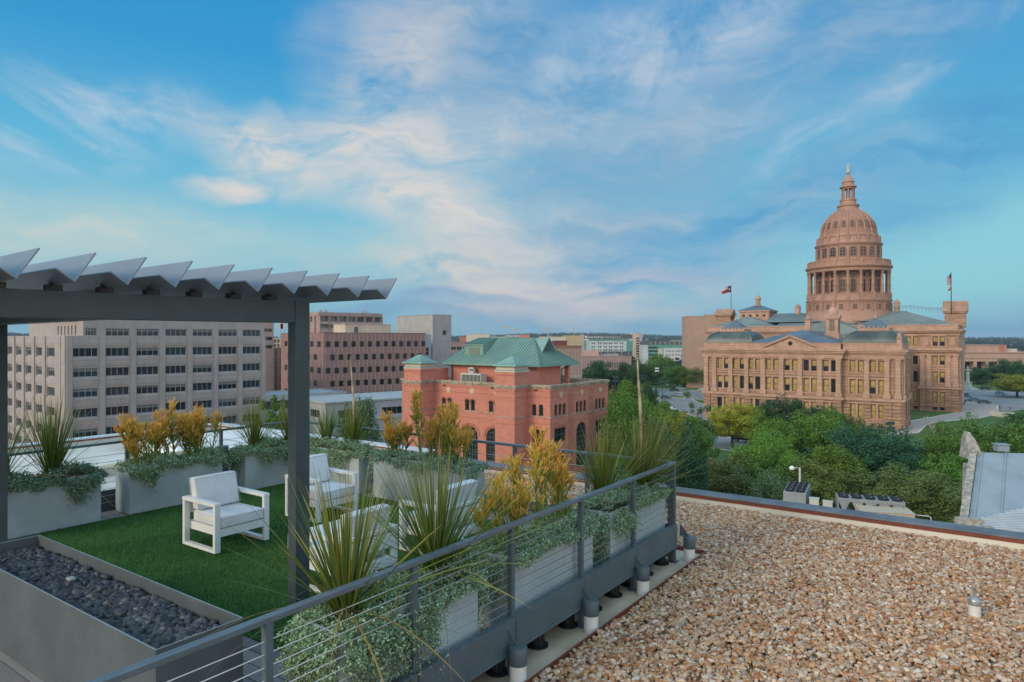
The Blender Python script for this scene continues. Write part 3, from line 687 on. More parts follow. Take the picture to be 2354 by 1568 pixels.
trailing(7.93,8.38,8.85,10.35,'silvery plant spilling over the far planter beside the post',20000,{'a0':.42,'b0':.3,'b1':.3},65,['a0','a0','a0','b0','b1'],.2,.027)
trailing(6.93,8.38,10.6,11.05,'silvery plant spilling over the left corner planter',18000,{'b0':.33,'a0':.5,'a1':.2},66,['b0','b0','a0'],.16,.027)
trailing(5.0,6.5,10.6,11.05,'silvery plant edging the planter behind the nearest chair',20000,{'b0':.26,'a0':.1,'a1':.42},67,['b0','b0','b0','a1'],.13,.026)
trailing(3.06,4.6,10.6,11.05,'silvery plant spilling over the left planter',20000,{'b0':.33,'a1':.4},68,['b0','b0','b0','a1'],.18,.026,(.19,.32,.23))
# ================================================================= DOMED GRANITE CAPITOL
M_gran=mat('sunset_red_granite',(.49,.297,.216),.75,.15,.35,.3,1.6,streak=.26)
M_granr=mat('rusticated_granite',(.42,.24,.16),.8,.2,.6,.6,1.1,stretch=(.5,.5,1.6))
def blocks(m,w,h,dark,amt):
    t=NT(m.node_tree); b=t.n['Principled BSDF']; src=b.inputs['Base Color'].links[0].from_socket
    tc=t.new('ShaderNodeTexCoord'); s=t.new('ShaderNodeSeparateXYZ'); t.link(tc.outputs['Object'],s.inputs[0]); c=t.new('ShaderNodeCombineXYZ')
    t.link(t.math('ADD',s.outputs[0],s.outputs[1]),c.inputs[0]); t.link(s.outputs[2],c.inputs[1])
    k=t.new('ShaderNodeTexBrick'); t.link(c.outputs[0],k.inputs['Vector']); k.inputs['Scale'].default_value=1; k.inputs['Brick Width'].default_value=w; k.inputs['Row Height'].default_value=h
    k.inputs['Mortar Size'].default_value=.06*h; k.inputs['Mortar Smooth'].default_value=.2; k.inputs['Color1'].default_value=(1,1,1,1); k.inputs['Color2'].default_value=(1-amt,1-amt,1-amt,1); k.inputs['Mortar'].default_value=(dark,dark,dark,1)
    t.link(t.mix(1.,src,k.outputs['Color'],'MULTIPLY'),b.inputs['Base Color'])
blocks(M_gran,2.2,.95,.72,.10); blocks(M_granr,1.9,.95,.5,.2)
M_metal=mat('dome_painted_metal',(.39,.213,.152),.55,.12,.3,.05,3,streak=.22)
M_cop=mat('copper_green_roof',(.15,.185,.18),.5,.2,.12,.1,4,col2=(.20,.235,.225),streak=.2)
M_slate=mat('blue_grey_metal_roof',(.10,.13,.165),.45,.2,.15,.1,5)
M_bronze=mat('dark_copper_roof',(.055,.075,.078),.4,.35,.2,.1,3,col2=(.11,.15,.145),streak=.35)
M_dark=plain('dark_opening',(.012,.012,.014),.3)
M_gl=glassmat('dark_glass',(.022,.026,.03))
M_blind=mat('amber_window_blind',(.46,.29,.085),.35,.3,.8,col2=(.56,.40,.16))
M_sash=plain('dark_sash',(.05,.038,.03),.5)
WC={}
def win(key,w,h,nx,nz,frame,glass,fw=.06,arch=False,top=None,split=.5,dp=.06):
    """window mesh with frame, glazing bars and panes; shared between copies (x 0..w, z 0..h, facing -y)"""
    if key in WC: return WC[key]
    mb=MB()
    if arch:
        r=w/2; N=12; arc=[(r-r*cos(PI*t/N),h-r+r*sin(PI*t/N)) for t in range(N+1)]
        mb.face([(0,0,0),(w,0,0)]+[(x,0,z) for x,z in reversed(arc)],1)
        for t in range(N):
            (xa,za),(xb,zb)=arc[t],arc[t+1]
            ia=((xa-r)*(1-fw/r)+r,(za-h+r)*(1-fw/r)+h-r); ib=((xb-r)*(1-fw/r)+r,(zb-h+r)*(1-fw/r)+h-r)
            mb.face([(xa,-dp,za),(xb,-dp,zb),(ib[0],-dp,ib[1]),(ia[0],-dp,ia[1])],0)
            mb.face([(ia[0],-dp,ia[1]),(ib[0],-dp,ib[1]),(ib[0],0,ib[1]),(ia[0],0,ia[1])],0)
        mb.box(0,fw,-dp,-.002,0,h-r); mb.box(w-fw,w,-dp,-.002,0,h-r); mb.box(fw,w-fw,-dp,-.002,0,fw)
        for i in range(1,nx):
            x=w*i/nx; zt=h-r+math.sqrt(max(0,r*r-(x-r)**2))-fw; mb.box(x-fw*.35,x+fw*.35,-dp*.7,-.003,fw,zt)
        for j in range(1,nz):
            z=h*j/nz; x0=fw if z<h-r else r-math.sqrt(max(0,r*r-(z-h+r)**2))+fw
            mb.box(x0,w-x0,-dp*.6,-.004,z-fw*.35,z+fw*.35)
    else:
        if top is not None:
            zs=h*(1-split); mb.face([(0,0,0),(w,0,0),(w,0,zs),(0,0,zs)],1); mb.face([(0,0,zs),(w,0,zs),(w,0,h),(0,0,h)],2)
        else: mb.face([(0,0,0),(w,0,0),(w,0,h),(0,0,h)],1)
        mb.box(0,fw,-dp,-.002,0,h); mb.box(w-fw,w,-dp,-.002,0,h); mb.box(fw,w-fw,-dp,-.002,0,fw); mb.box(fw,w-fw,-dp,-.002,h-fw,h)
        for i in range(1,nx): mb.box(w*i/nx-fw*.4,w*i/nx+fw*.4,-dp*.8,-.003,fw,h-fw)
        for j in range(1,nz): mb.box(fw,w-fw,-dp*.7,-.004,h*j/nz-fw*.4,h*j/nz+fw*.4)
    me=bpy.data.meshes.new('window'); me.from_pydata(mb.v,[],mb.f)
    for m in [frame,glass]+([top] if top is not None else []): me.materials.append(m)
    me.polygons.foreach_set('material_index',mb.m); me.update(); WC[key]=me; return me
def putwin(me,parent,loc,rz=0,name='window'):
    o=bpy.data.objects.new(name,me); COL.objects.link(o); o.parent=parent; o.location=loc; o.rotation_euler=(0,0,rz); return o

Kc=(105.9,185.0,GZ)
cap=thing('capitol','huge pink granite capitol with a tall colonnaded dome','capitol',Kc,R(-35.5))
g_=random.Random(5)
w_full=win('cf',1.0,1,1,2,M_sash,M_blind)
def capwin(parent,x,y,z0,z1,w=1.35,n=(0,-1)):
    h=z1-z0; r=g_.random(); k='b' if r<.62 else ('h' if r<.9 else 'd')
    if k=='b': me=win(('cb',w,round(h,2)),w,h,1,2,M_sash,M_blind,.09)
    elif k=='h': me=win(('ch',w,round(h,2)),w,h,1,2,M_sash,M_gl,.09,top=M_blind,split=.55)
    else: me=win(('cd',w,round(h,2)),w,h,1,2,M_sash,M_gl,.09)
    putwin(me,parent,(x,y,z0))
ROWS=((.45,1.35),(3.0,6.7),(9.7,13.5),(15.7,18.8))
def bay_wall(mb,parent,x0,x1,y,bays,rows,H,extra=()):
    """wall of paired windows with its window sub-parts"""
    ops=[]
    for bx in bays:
        for a,b in rows:
            for s in (-1.75,.35): ops.append((bx+s-x0,bx+s+1.4-x0,a,b))
    mb.facade((x0,y,0),(1,0,0),(0,-1,0),x1-x0,H,ops,.55,1)
    for o in ops: capwin(parent,x0+o[0]+.025,y+.5,o[2],o[3])
    for bx in bays:      # sills, hoods and the sunk panel round each pair
        for a,b in rows:
            if b<2: continue
            mb.box(bx-2.15,bx+2.15,y-.16,y-.003,a-.45,a-.12); mb.box(bx-2.2,bx+2.2,y-.2,y-.003,b+.16,b+.5)
            mb.box(bx-2.2,bx-1.86,y-.1,y-.002,a-.1,b+.15); mb.box(bx+1.86,bx+2.2,y-.1,y-.002,a-.1,b+.15); mb.box(bx-.26,bx+.26,y-.1,y-.002,a-.1,b+.15)
def pil(mb,x,y,w=1.25):
    mb.box(x-w*.72,x+w*.72,y-.75,y-.002,8.45,9.5); mb.box(x-w*.62,x+w*.62,y-.62,y-.002,9.5,9.9)
    mb.box(x-w*.5,x+w*.5,y-.6,y-.002,9.9,18.7); mb.box(x-w*.58,x+w*.58,y-.52,y-.002,12.2,12.4); mb.box(x-w*.56,x+w*.56,y-.55,y-.002,18.7,19.0); mb.box(x-w*.66,x+w*.66,y-.68,y-.002,19.0,19.35)
def courses(mb,x0,x1,y0,y1,lv):
    """string courses and cornices wrapped round a block; lv: (z0,z1,projection)"""
    for a,b,p_ in lv: mb.box(x0-p_,x1+p_,y0-p_,y1+p_,a,b)
# ---- near wing
wing=MB(); wo=bpy.data.objects.new('wing',None)
wingo=None
def start(name,parent):
    o=bpy.data.objects.new(name,bpy.data.meshes.new(name)); COL.objects.link(o); o.parent=parent; return o
def finish(o,mb,mats):
    me=o.data; me.from_pydata(mb.v,[],mb.f)
    for m in mats: me.materials.append(m)
    me.polygons.foreach_set('material_index',mb.m); me.update()
wo=start('wing',cap); mb=MB()
X0,XC0,XC1=-55.2,-42.0,-15.0; D_=63
bay_wall(mb,wo,XC0,XC1,-1.5,[-39.05,-33.78,-28.5,-23.22,-17.95],ROWS,22)
bay_wall(mb,wo,XC1,0,0,[-11.3,-6.2],ROWS,22)
bay_wall(mb,wo,X0,XC0,0,[-49.0,-44.1],ROWS,22)
# side walls
sops=[]
for yy in (4,11):
    for a,b in ROWS[1:]: sops.append((yy-.7,yy+.7,a,b))
mb.facade((0,0,0),(0,1,0),(1,0,0),15.5,22,sops,.5); mb.facade((X0,15.5,0),(0,-1,0),(-1,0,0),15.5,22,[],.5); mb.box(X0+6.5,-6.5,15.5,D_,0,22)
mb.face([(0,15.5,0),(X0,15.5,0),(X0,15.5,22),(0,15.5,22)])
for o in sops:
    h=o[3]-o[2]; putwin(win(('cb',1.35,round(h,2)),1.35,h,1,2,M_sash,M_blind,.09),wo,(-.45,o[0]+.02,o[2]),PI/2)
mb.box(XC0+.001,XC0+.5,-1.499,0,0,22); mb.box(XC1-.5,XC1-.001,-1.499,0,0,22)
for x in (-41.3,-36.4,-31.1,-25.9,-20.6,-15.7): pil(mb,x,-1.5)
for x in (-8.75,-3.75,-1.1): pil(mb,x,0)
for x in (-54.3,-51.7,-46.6): pil(mb,x,0)
for s in (-2.42,-53.0):   # arched niches between the paired pilasters
    mb.box(s-.55,s-.5,-.12,-.002,10.3,18.2); mb.box(s+.5,s+.55,-.12,-.002,10.3,18.2)
# rusticated lower storey blocks
for (xa,xb,y) in ((XC0,XC1,-1.5),(XC1,0,0),(X0,XC0,0)):
    pass
for xs_,y in (([-41.0,-36.4,-31.1,-25.9,-20.6,-16.0],-1.5),([-13.95,-8.75,-3.6,-1.3],0),([-54.0,-51.7,-46.6],0)):
    for x in xs_:
        for k in range(6): mb.box(x-1.0,x+1.0,y-.34+.03*(k%2),y-.002,1.75+k*.97,2.62+k*.97,1)
        mb.box(x-1.15,x+1.15,y-.5,y-.002,.05,1.6,1)
for yy in (1.2,8,14.5):      # corner piers round the right side
    for k in range(6): mb.box(.002,.34,yy-.9,yy+.9,1.75+k*.97,2.62+k*.97,1)
    mb.box(.002,.5,yy-1,yy+1,.05,1.6,1); mb.box(.002,.45,yy-.6,yy+.6,9.9,18.7); mb.box(.002,.7,yy-.85,yy+.85,8.45,9.6); mb.box(.002,.6,yy-.75,yy+.75,18.7,19.35)
lv=((1.62,1.74,.36),(7.72,8.42,.62),(7.5,7.71,.4),(14.55,14.85,.18),(19.37,19.6,.5),(19.61,20.55,.42),(20.56,20.9,.75),(20.91,21.4,1.05),(21.41,22.0,1.35))
for x0,x1,y0 in ((X0,XC0-.002,0),(XC1+.002,0,0)): courses(mb,x0,x1,y0,16,lv)
courses(mb,XC0,XC1,-1.5,10,[(a+.004,b+.004,p) for a,b,p in lv])
courses(mb,X0+6.5,-6.5,17.5,D_,lv[4:])
# parapet with piers
for x0,x1,y0,y1 in ((X0+.1,XC0-.1,.1,15.8),(XC1+.1,-.1,.1,15.8),(XC0+.2,XC1-.2,-1.3,9.8)):
    mb.box(x0,x1,y0,y1,22.005,23.5); mb.box(x0-.15,x1+.15,y0-.15,y1+.15,23.505,23.75)
    n=3
    for k in range(n+1):
        x=x0+.45+(x1-x0-.9)*k/n; mb.box(x-.45,x+.45,y0-.12,y0-.003,22.006,23.5)
mb.box(X0+6.4,-6.4,9.9,D_,22.004,23.0)
# pediment
px=-28.5
mb.loft([[(px-8.6,-2.2,22.01),(px+8.6,-2.2,22.01),(px,-2.2,25.6)],[(px-8.6,4,22.01),(px+8.6,4,22.01),(px,4,25.6)]])
for s in (-1,1):
    mb.bar((px+s*9.2,-2.35,21.95),(px,-2.35,25.85),.9,.55)
mb.box(px-9,px+9,-2.7,-2.21,21.9,22.3)
mb.lathe([(.6,-.02),(.6,.12)],16) if False else None
finish(wo,mb,[M_gran,M_granr])
bl=MB()
for k in range(16):
    pass
mbw=MB(); mbw.loft([[(px+.62*cos(2*PI*j/16),-2.24,23.6+.62*sin(2*PI*j/16)) for j in range(16)],[(px+.62*cos(2*PI*j/16),-2.19,23.6+.62*sin(2*PI*j/16)) for j in range(16)]]); mbw.build('round_window',M_gl,wo)
# roofs of the wing
rb=MB(); rb.loft([[(XC0+.6,-1,23.76),(XC1-.6,-1,23.76),(XC1-.6,34,23.76),(XC0+.6,34,23.76)],[(px-1,12.5,27.5),(px+1,12.5,27.5),(px+1,33.9,27.5),(px-1,33.9,27.5)]]); rb.build('hip_roof',M_slate,cap)
rb=MB(); rb.loft([[(X0+7.5,34.1,23.05),(-7.5,34.1,23.05),(-7.5,D_-.1,23.05),(X0+7.5,D_-.1,23.05)],[(px-9,36,26.6),(px+9,36,26.6),(px+9,D_-.1,26.6),(px-9,D_-.1,26.6)]]); rb.build('hip_roof',M_cop,cap)
for xc,yc in ((-47.6,7.9),(-7.6,7.9)):
    q=MB(); q.sq([(7.2,23.76),(7.15,24.2),(6.95,24.9),(6.5,25.7),(5.8,26.4),(4.8,26.95),(3.9,27.2)],xc,yc); r=q.build('mansard_roof',M_bronze,cap,True,ang=40)
    q=MB()
    for sx in (-1,1):
        for sy in (-1,1):
            pr=[(7.25,23.76),(7.2,24.2),(7.0,24.9),(6.55,25.7),(5.85,26.4),(4.85,26.97),(3.95,27.22)]
            q.tube([(xc+sx*a,yc+sy*a,z) for a,z in pr],.16,5)
    q.box(xc-7.4,xc+7.4,yc-7.4,yc-7.2,23.77,24.05); q.box(xc+7.2,xc+7.4,yc-7.19,yc+7.4,23.77,24.05); q.box(xc-7.4,xc-7.2,yc-7.19,yc+7.4,23.77,24.05)
    q.build('roof_rib',M_cop,r)
    q=MB(); q.box(xc-3.9,xc+3.9,yc-3.9,yc+3.9,27.21,28.0)
    for k in range(7):
        for (ax,ay) in ((-3.6+1.2*k,-3.8),(3.8,-3.6+1.2*k),(-3.8,-3.6+1.2*k)):
            q.box(xc+ax-.25,xc+ax+.25,yc+ay-.08,yc+ay+.08,28.0,28.45)
    q.build('cresting',M_gran,r)
    q=MB(); q.sq([(3.5,28.01),(1.6,29.7),(.15,30.9)],xc,yc); q.build('pyramid_roof',M_slate,r)
    q=MB(); q.lathe([(.5,30.7),(.55,31.2),(.25,31.6),(.3,31.9),(.08,32.2),(.05,33.6)],10,0,xc,yc); q.build('finial',M_gran,r,True)
# corner urn and chimney piers
def pier(x,y,z0,z1,w=.8):
    q=MB(); q.box(x-w,x+w,y-w,y+w,z0,z1-1.1); q.box(x-w*1.25,x+w*1.25,y-w*1.25,y+w*1.25,z1-1.09,z1-.8); q.lathe([(w*1.0,z1-.79),(w*.95,z1-.3),(w*.6,z1+.1),(w*.12,z1+.35),(.05,z1+1.3)],12,0,x,y)
    q.build('roof_pier',M_gran,cap)
pier(-.9,.9,23.7,26.2,.6); pier(-30.5,30,26,32.4,.8)
pier(-46,84,33,38.8,.9); pier(-10.6,86,33,39.5,1.0)
# ventilation tower
vx,vy=-21.4,22.0; vt=MB()
vt.box(vx-2.1,vx+2.1,vy-2.1,vy+2.1,24,26.5); vt.box(vx-1.75,vx+1.75,vy-1.75,vy+1.75,26.5,31.2); vt.box(vx-2.2,vx+2.2,vy-2.2,vy+2.2,31.2,31.7)
for (dx,dy) in ((0,-1),(1,0),(-1,0),(0,1)):
    if dx==0: vt.loft([[(vx-2,vy+dy*2.2,31.71),(vx+2,vy+dy*2.2,31.71),(vx,vy+dy*2.2,32.9)],[(vx-2,vy,31.71),(vx+2,vy,31.71),(vx,vy,32.9)]])
    else: vt.loft([[(vx+dx*2.2,vy-2,31.71),(vx+dx*2.2,vy+2,31.71),(vx+dx*2.2,vy,32.9)],[(vx,vy-2,31.71),(vx,vy+2,31.71),(vx,vy,32.9)]])
vt.lathe([(1.75,31.8),(1.8,32.8),(1.65,33.6),(1.25,34.3),(.6,34.8),(.35,35.0),(.4,35.4),(.18,35.7),(.22,36.2),(.06,36.6),(.04,38)],20,0,vx,vy)
v=vt.build('vent_tower',M_gran,cap,True,ang=35)
lo=MB(); 
for k in range(9): lo.box(vx-.75,vx+.75,vy-1.85,vy-1.76,27.4+k*.4,27.62+k*.4); lo.box(vx+1.76,vx+1.85,vy-.75,vy+.75,27.4+k*.4,27.62+k*.4)
lo.build('louvre',M_bronze,v)
# ---- central block
cbo=start('central_block',cap); mb=MB(); BX0,BX1,BY=-76.5,10.2,63.4
R4=((.4,1.4),(2.9,6.7),(9.9,13.6),(16.0,18.9),(22.5,25.6))
bay_wall(mb,cbo,-1.2,BX1,BY,[4.4],R4,27)
bay_wall(mb,cbo,-7,-1.2,BY+1,[-3.6],R4,27)
mb.face([(-65.5,BY+1,0),(-7,BY+1,0),(-7,BY+1,27),(-65.5,BY+1,27)])
bay_wall(mb,cbo,BX0,-65.5,BY,[-71.0],((22.5,25.6),(16.0,18.9),(9.9,13.6)),27)
mb.box(-1.199,-.7,BY+.001,BY+1,0,27)
mb.facade((BX1,BY,0),(0,1,0),(1,0,0),46,27,[],.5); mb.facade((BX0,BY+46,0),(0,-1,0),(-1,0,0),46,27,[],.5); mb.face([(BX1,BY+46,0),(BX0,BY+46,0),(BX0,BY+46,27),(BX1,BY+46,27)])
for x in (-.45,1.6,7.2,9.35): pil(mb,x,BY)
for x in (.58,8.27):
    mb.box(x-.5,x+.5,BY-.1,BY-.002,10.2,18.2); mb.box(x-.75,x+.75,BY-.15,BY-.002,22.6,25.4)
for x in (-.3,1.75,7.1,9.2):
    for k in range(6): mb.box(x-.8,x+.8,BY-.34+.03*(k%2),BY-.002,1.75+k*.97,2.62+k*.97,1)
mb.box(-1.1,BX1-.1,BY-.5,BY-.003,.02,.35,1)
lv4=((1.62,1.74,.36),(7.72,8.42,.62),(14.55,14.85,.18),(19.37,19.6,.4),(20.4,20.9,.5),(20.91,21.9,.95),(26.1,26.6,.3),(27.0,27.35,.6),(27.36,27.7,.95),(27.71,28.1,1.2))
courses(mb,-1.2,BX1,BY,BY+14,lv4); courses(mb,BX0,-65.5,BY,BY+14,lv4); courses(mb,-65.4,-1.3,BY+1,BY+12,[(a+.004,b+.004,p) for a,b,p in lv4[3:]])
courses(mb,BX0+.5,BX1-.5,BY+14.2,BY+46,lv4[1:])
for yy in (BY+1.5,BY+5,BY+9,BY+13):
    mb.box(BX1+.002,BX1+.5,yy-.6,yy+.6,9.9,19.3); mb.box(BX1+.002,BX1+.8,yy-.9,yy+.9,8.5,9.6)
    for k in range(6): mb.box(BX1+.002,BX1+.36,yy-.9,yy+.9,1.75+k*.97,2.62+k*.97,1)
    mb.box(BX1+.002,BX1+.5,yy-1.0,yy+1.0,.04,1.6,1)
mb.box(BX0+.2,BX1-.2,BY+.2,BY+46,28.11,29.5); mb.box(BX0,BX1,BY,BY+46,29.505,29.85)
for k in range(19):
    x=BX0+.8+(BX1-BX0-1.6)*k/18; mb.box(x-.5,x+.5,BY+.03,BY+.198,28.12,29.5)
finish(cbo,mb,[M_gran,M_granr])
def hip(x0,x1,y0,y1,z0,z1,ridge,m=M_cop,inset=8,name='hip_roof'):
    q=MB()
    if ridge=='x': top=[(x0+inset,(y0+y1)/2-.3,z1),(x1-inset,(y0+y1)/2-.3,z1),(x1-inset,(y0+y1)/2+.3,z1),(x0+inset,(y0+y1)/2+.3,z1)]
    else: top=[((x0+x1)/2-.3,y0+inset,z1),((x0+x1)/2+.3,y0+inset,z1),((x0+x1)/2+.3,y1-inset,z1),((x0+x1)/2-.3,y1-inset,z1)]
    q.loft([[(x0,y0,z0),(x1,y0,z0),(x1,y1,z0),(x0,y1,z0)],top]); return q.build(name,m,cap)
hip(-22,9.4,BY+1,BY+45,29.86,34.8,'y',inset=9); hip(-75.7,-50,BY+1,BY+45,29.86,34.0,'y',inset=9)
hip(-49.9,-22.1,BY+1.2,BY+44,29.86,33.6,'x',inset=-.0); hip(-56,-6,BY+8,BY+34,31.5,35.4,'x',inset=1)
hip(-42,-14,BY-14,BY+10,26.0,32.0,'y',inset=3)
# clerestory block with its lantern
q=MB(); cx_,cy_=-62.5,86
q.box(cx_-6,cx_+6,cy_-6,cy_+6,30,36.2); q.box(cx_-6.5,cx_+6.5,cy_-6.5,cy_+6.5,36.21,36.8); q.box(cx_-6.2,cx_+6.2,cy_-6.2,cy_+6.2,32.3,32.7)
for k in range(9): q.box(cx_+6.002,cx_+6.25,cy_-5.6+1.4*k-.35,cy_-5.6+1.4*k+.35,32.71,36.2)
for k in range(5): q.box(cx_-5.6+2.8*k-.4,cx_-5.6+2.8*k+.4,cy_-6.2,cy_-6.002,32.71,36.2)
cl=q.build('clerestory',M_gran,cap)
q=MB(); q.sq([(6.6,36.81),(.8,39.2)],cx_,cy_); q.build('hip_roof',M_slate,cl)
q=MB()
for k in range(4): q.loft([[(cx_-4.2+2.8*k+.6*cos(2*PI*j/14),cy_-6.03,34.6+.6*sin(2*PI*j/14)) for j in range(14)],[(cx_-4.2+2.8*k+.6*cos(2*PI*j/14),cy_-6.0,34.6+.6*sin(2*PI*j/14)) for j in range(14)]])
q.build('round_window',M_gl,cl)
q=MB(); q.lathe([(1.3,38.9),(1.3,39.3),(1.0,39.4),(1.0,41.4),(1.3,41.6),(1.3,41.9),(1.15,42.4),(.8,42.9),(.3,43.2),(.12,43.4),(.05,45.2)],14,0,cx_,cy_); q.build('cupola',M_gran,cl,True,ang=35)
# gabled end towers that carry the flag poles
for gx,gy,z0,zE,zR,lab_ in ((-76.5,86,29,35.3,37.9,0),(8.2,86,29,34.8,38.8,1)):
    q=MB(); q.box(gx-3.2,gx+3.2,gy-3,gy+3,z0,zE-.6); q.box(gx-3.7,gx+3.7,gy-3.5,gy+3.5,zE-.59,zE)
    q.loft([[(gx-3.9,gy-3.7,zE+.01),(gx-3.9,gy+3.7,zE+.01),(gx-3.9,gy,zR)],[(gx+3.9,gy-3.7,zE+.01),(gx+3.9,gy+3.7,zE+.01),(gx+3.9,gy,zR)]])
    q.build('gable',M_granr,cap)
# roof walkway railing
q=MB(); path=[(-12.5,84,36.2),(-6,85,36.4),(0,86,35.4),(4.5,87,35.2)]
for i in range(3):
    a,b=Vector(path[i]),Vector(path[i+1])
    for h in (.35,.75,1.15): q.bar(a+Vector((0,0,h)),b+Vector((0,0,h)),.09,.09)
    for k in range(6): c=a.lerp(b,k/5); q.bar(c-Vector((0,0,.8)),c+Vector((0,0,1.2)),.1,.1)
q.build('roof_railing',plain('grey_blue_rail',(.12,.16,.19),.5),cap)
# ---- dome
DX,DY=-27.7,87.0
do=start('dome',cap); mb=MB()
SRZ=.04485; SR=.0397; zz=lambda y: 25.05+(73.75-.04485*y)*(1-.9*SR/272*float(np.interp(y,[0,400,470,560,720,800,935,945,1560],[15,60,95,200,258,295,292,372,400])))
def prof(lst): return [(r*SR,zz(y)) for y,r in lst]
mb.lathe(prof([(1560,412),(1490,405),(1440,392),(1400,386),(1395,380),(1322,376),(1320,384),(1306,386),(1304,394),(1296,394),(1294,378),(1286,376),(1240,374)]),80,0,DX,DY)
mb.lathe(prof([(1241,372),(1240,284),(1036,284)]),80,0,DX,DY,cap=False)
mb.lathe(prof([(1036,284),(1036,378),(1018,380),(1016,374),(1006,376),(1004,390),(994,396),(986,396),(984,372),(980,370),(946,370),(944,374),(938,374),(937,300),(936,294),(930,290),(812,288),(810,296),(800,298),(798,308),(788,310),(786,292),(780,288),(730,272),(728,278),(720,278),(718,258),(700,254),(680,251),(660,248),(640,244),(620,238),(600,230),(580,217),(560,202),(540,182),(520,156),(505,128),(495,108),(486,98),(466,94),(464,102),(450,104),(448,92),(445,76),(418,72),(416,78),(404,78),(402,66),(398,60)]),80,0,DX,DY)
# balustrade piers, attic buttresses, ribs
for k in range(20):
    A=2*PI*(k+.5)/20; c,s=cos(A),sin(A)
    def blk(r0,r1,w,y0,y1):
        Mx=Matrix.Translation((DX,DY,0))@Matrix.Rotation(A,4,'Z'); mb.box(r0*SR,r1*SR,-w/2,w/2,zz(y0),zz(y1),0,Mx)
    blk(368,384,1.25,1292,1232); blk(360,378,1.0,984,938); blk(284,300,.75,930,814); blk(270,292,.8,786,722); blk(380,390,.7,1394,1322)
    pth=[(DX+(r+3)*SR*c,DY+(r+3)*SR*s,zz(y)) for y,r in ((718,258),(680,251),(640,244),(600,230),(560,202),(530,170),(505,128),(488,98))]
    mb.tube(pth,[.26]*6+[.2,.16],5)
for j in range(22):      # riveted sheet courses on the dome
    y=700-9*j; r=np.interp(y,[505,520,540,560,580,600,620,640,660,680,700],[128,156,182,202,217,230,238,244,248,251,254]); mb.lathe([((r+.2)*SR,zz(y)+.05),((r+2.2)*SR,zz(y)),((r+.2)*SR,zz(y)-.05)],80,0,DX,DY,cap=False)
finish(do,mb,[M_metal]); 
for f in do.data.polygons: f.use_smooth=False
q=MB()
for k in range(20):      # balusters
    for jj in range(7):
        A=2*PI*(k+.5+(jj+1)/8)/20; q.bar((DX+372*SR*cos(A),DY+372*SR*sin(A),zz(1285)),(DX+372*SR*cos(A),DY+372*SR*sin(A),zz(1246)),.22,.22)
q.lathe([(367*SR,zz(1246)),(377*SR,zz(1246)),(377*SR,zz(1238)),(367*SR,zz(1238))],80,0,DX,DY,cap=False)
q.build('balustrade',M_metal,do)
cm=None
for k in range(20):
    A=2*PI*(k+.5)/20; x,y=DX+362*SR*cos(A),DY+362*SR*sin(A)
    if cm is None:
        q=MB(); q.lathe([(.72,zz(1238)),(.72,zz(1226)),(.55,zz(1222)),(.55,zz(1160)),(.6,zz(1158)),(.6,zz(1154)),(.52,zz(1150)),(.48,zz(1056)),(.62,zz(1050)),(.7,zz(1038))],12); o=q.build('column',M_metal,do,True,ang=30); cm=o.data
    else: o=bpy.data.objects.new('column',cm); COL.objects.link(o); o.parent=do
    o.location=(x,y,0)
def ring(name,r,y0,y1,w,arch,glass,fr=M_metal,off=0.,tilt=0,pair=False):
    h=zz(y1)-zz(y0)
    me=win((name,w,h),w,h,2,3,fr,glass,.16,arch,dp=.16)
    for k in range(20):
        A=2*PI*(k+off)/20
        o=bpy.data.objects.new(name,me); COL.objects.link(o); o.parent=do
        o.rotation_euler=(-tilt,0,A+PI/2)
        t_=Vector((-sin(A),cos(A),0))
        p=Vector((DX+r*SR*cos(A),DY+r*SR*sin(A),zz(y0)))-t_*(w/2); o.location=p
ring('base_window',381.5,1382,1334,1.5,False,M_gl)
ring('tall_window',287,1222,1104,2.1,True,M_gl)
ring('round_light',287,1092,1044,2.0,True,M_gl)
ring('arched_window',291.5,912,822,2.3,True,M_gl)
ring('dome_lucarne',253,650,590,1.35,True,M_gl,tilt=R(18))
q=MB()
for k in range(8):
    A=2*PI*k/8+.2; q.lathe([(.3,zz(398)),(.26,zz(310))],8,0,DX+55*SR*cos(A),DY+55*SR*sin(A))
q.lathe([(20*SR,zz(399)),(20*SR,zz(310))],12,0,DX,DY)
q.lathe([(62*SR,zz(312)),(64*SR,zz(304)),(80*SR,zz(298)),(80*SR,zz(292)),(60*SR,zz(282)),(56*SR,zz(278)),(54*SR,zz(258)),(60*SR,zz(252)),(60*SR,zz(247)),(50*SR,zz(240)),(36*SR,zz(215)),(20*SR,zz(196)),(12*SR,zz(186)),(12*SR,zz(180)),(17*SR,zz(177)),(17*SR,zz(172))],24,0,DX,DY)
q.lathe([(66*SR,zz(404)),(66*SR,zz(396)),(58*SR,zz(395))],24,0,DX,DY)
q.build('lantern',M_metal,do,True,ang=35)
q=MB(); z0=zz(172); q.lathe([(.62,z0),(.66,z0+.5),(.5,z0+1.6),(.42,z0+2.3),(.52,z0+2.8),(.4,z0+3.15),(.16,z0+3.3),(.2,z0+3.45),(.24,z0+3.65),(.12,z0+3.95),(.02,z0+4.0)],10,0,DX,DY)
q.tube([(DX+.4,DY,z0+3.0),(DX+.55,DY,z0+3.6),(DX+.3,DY,z0+4.3)],[.14,.11,.07],6); q.tube([(DX-.45,DY,z0+2.9),(DX-.6,DY,z0+2.1),(DX-.45,DY,z0+1.2)],[.14,.11,.07],6)
q.lathe([(.02,z0+4.2),(.2,z0+4.4),(.02,z0+4.6)],5,0,DX+.28,DY)
q.build('statue',mat('white_statue',(.42,.46,.44),.5,.1,2),do,True)
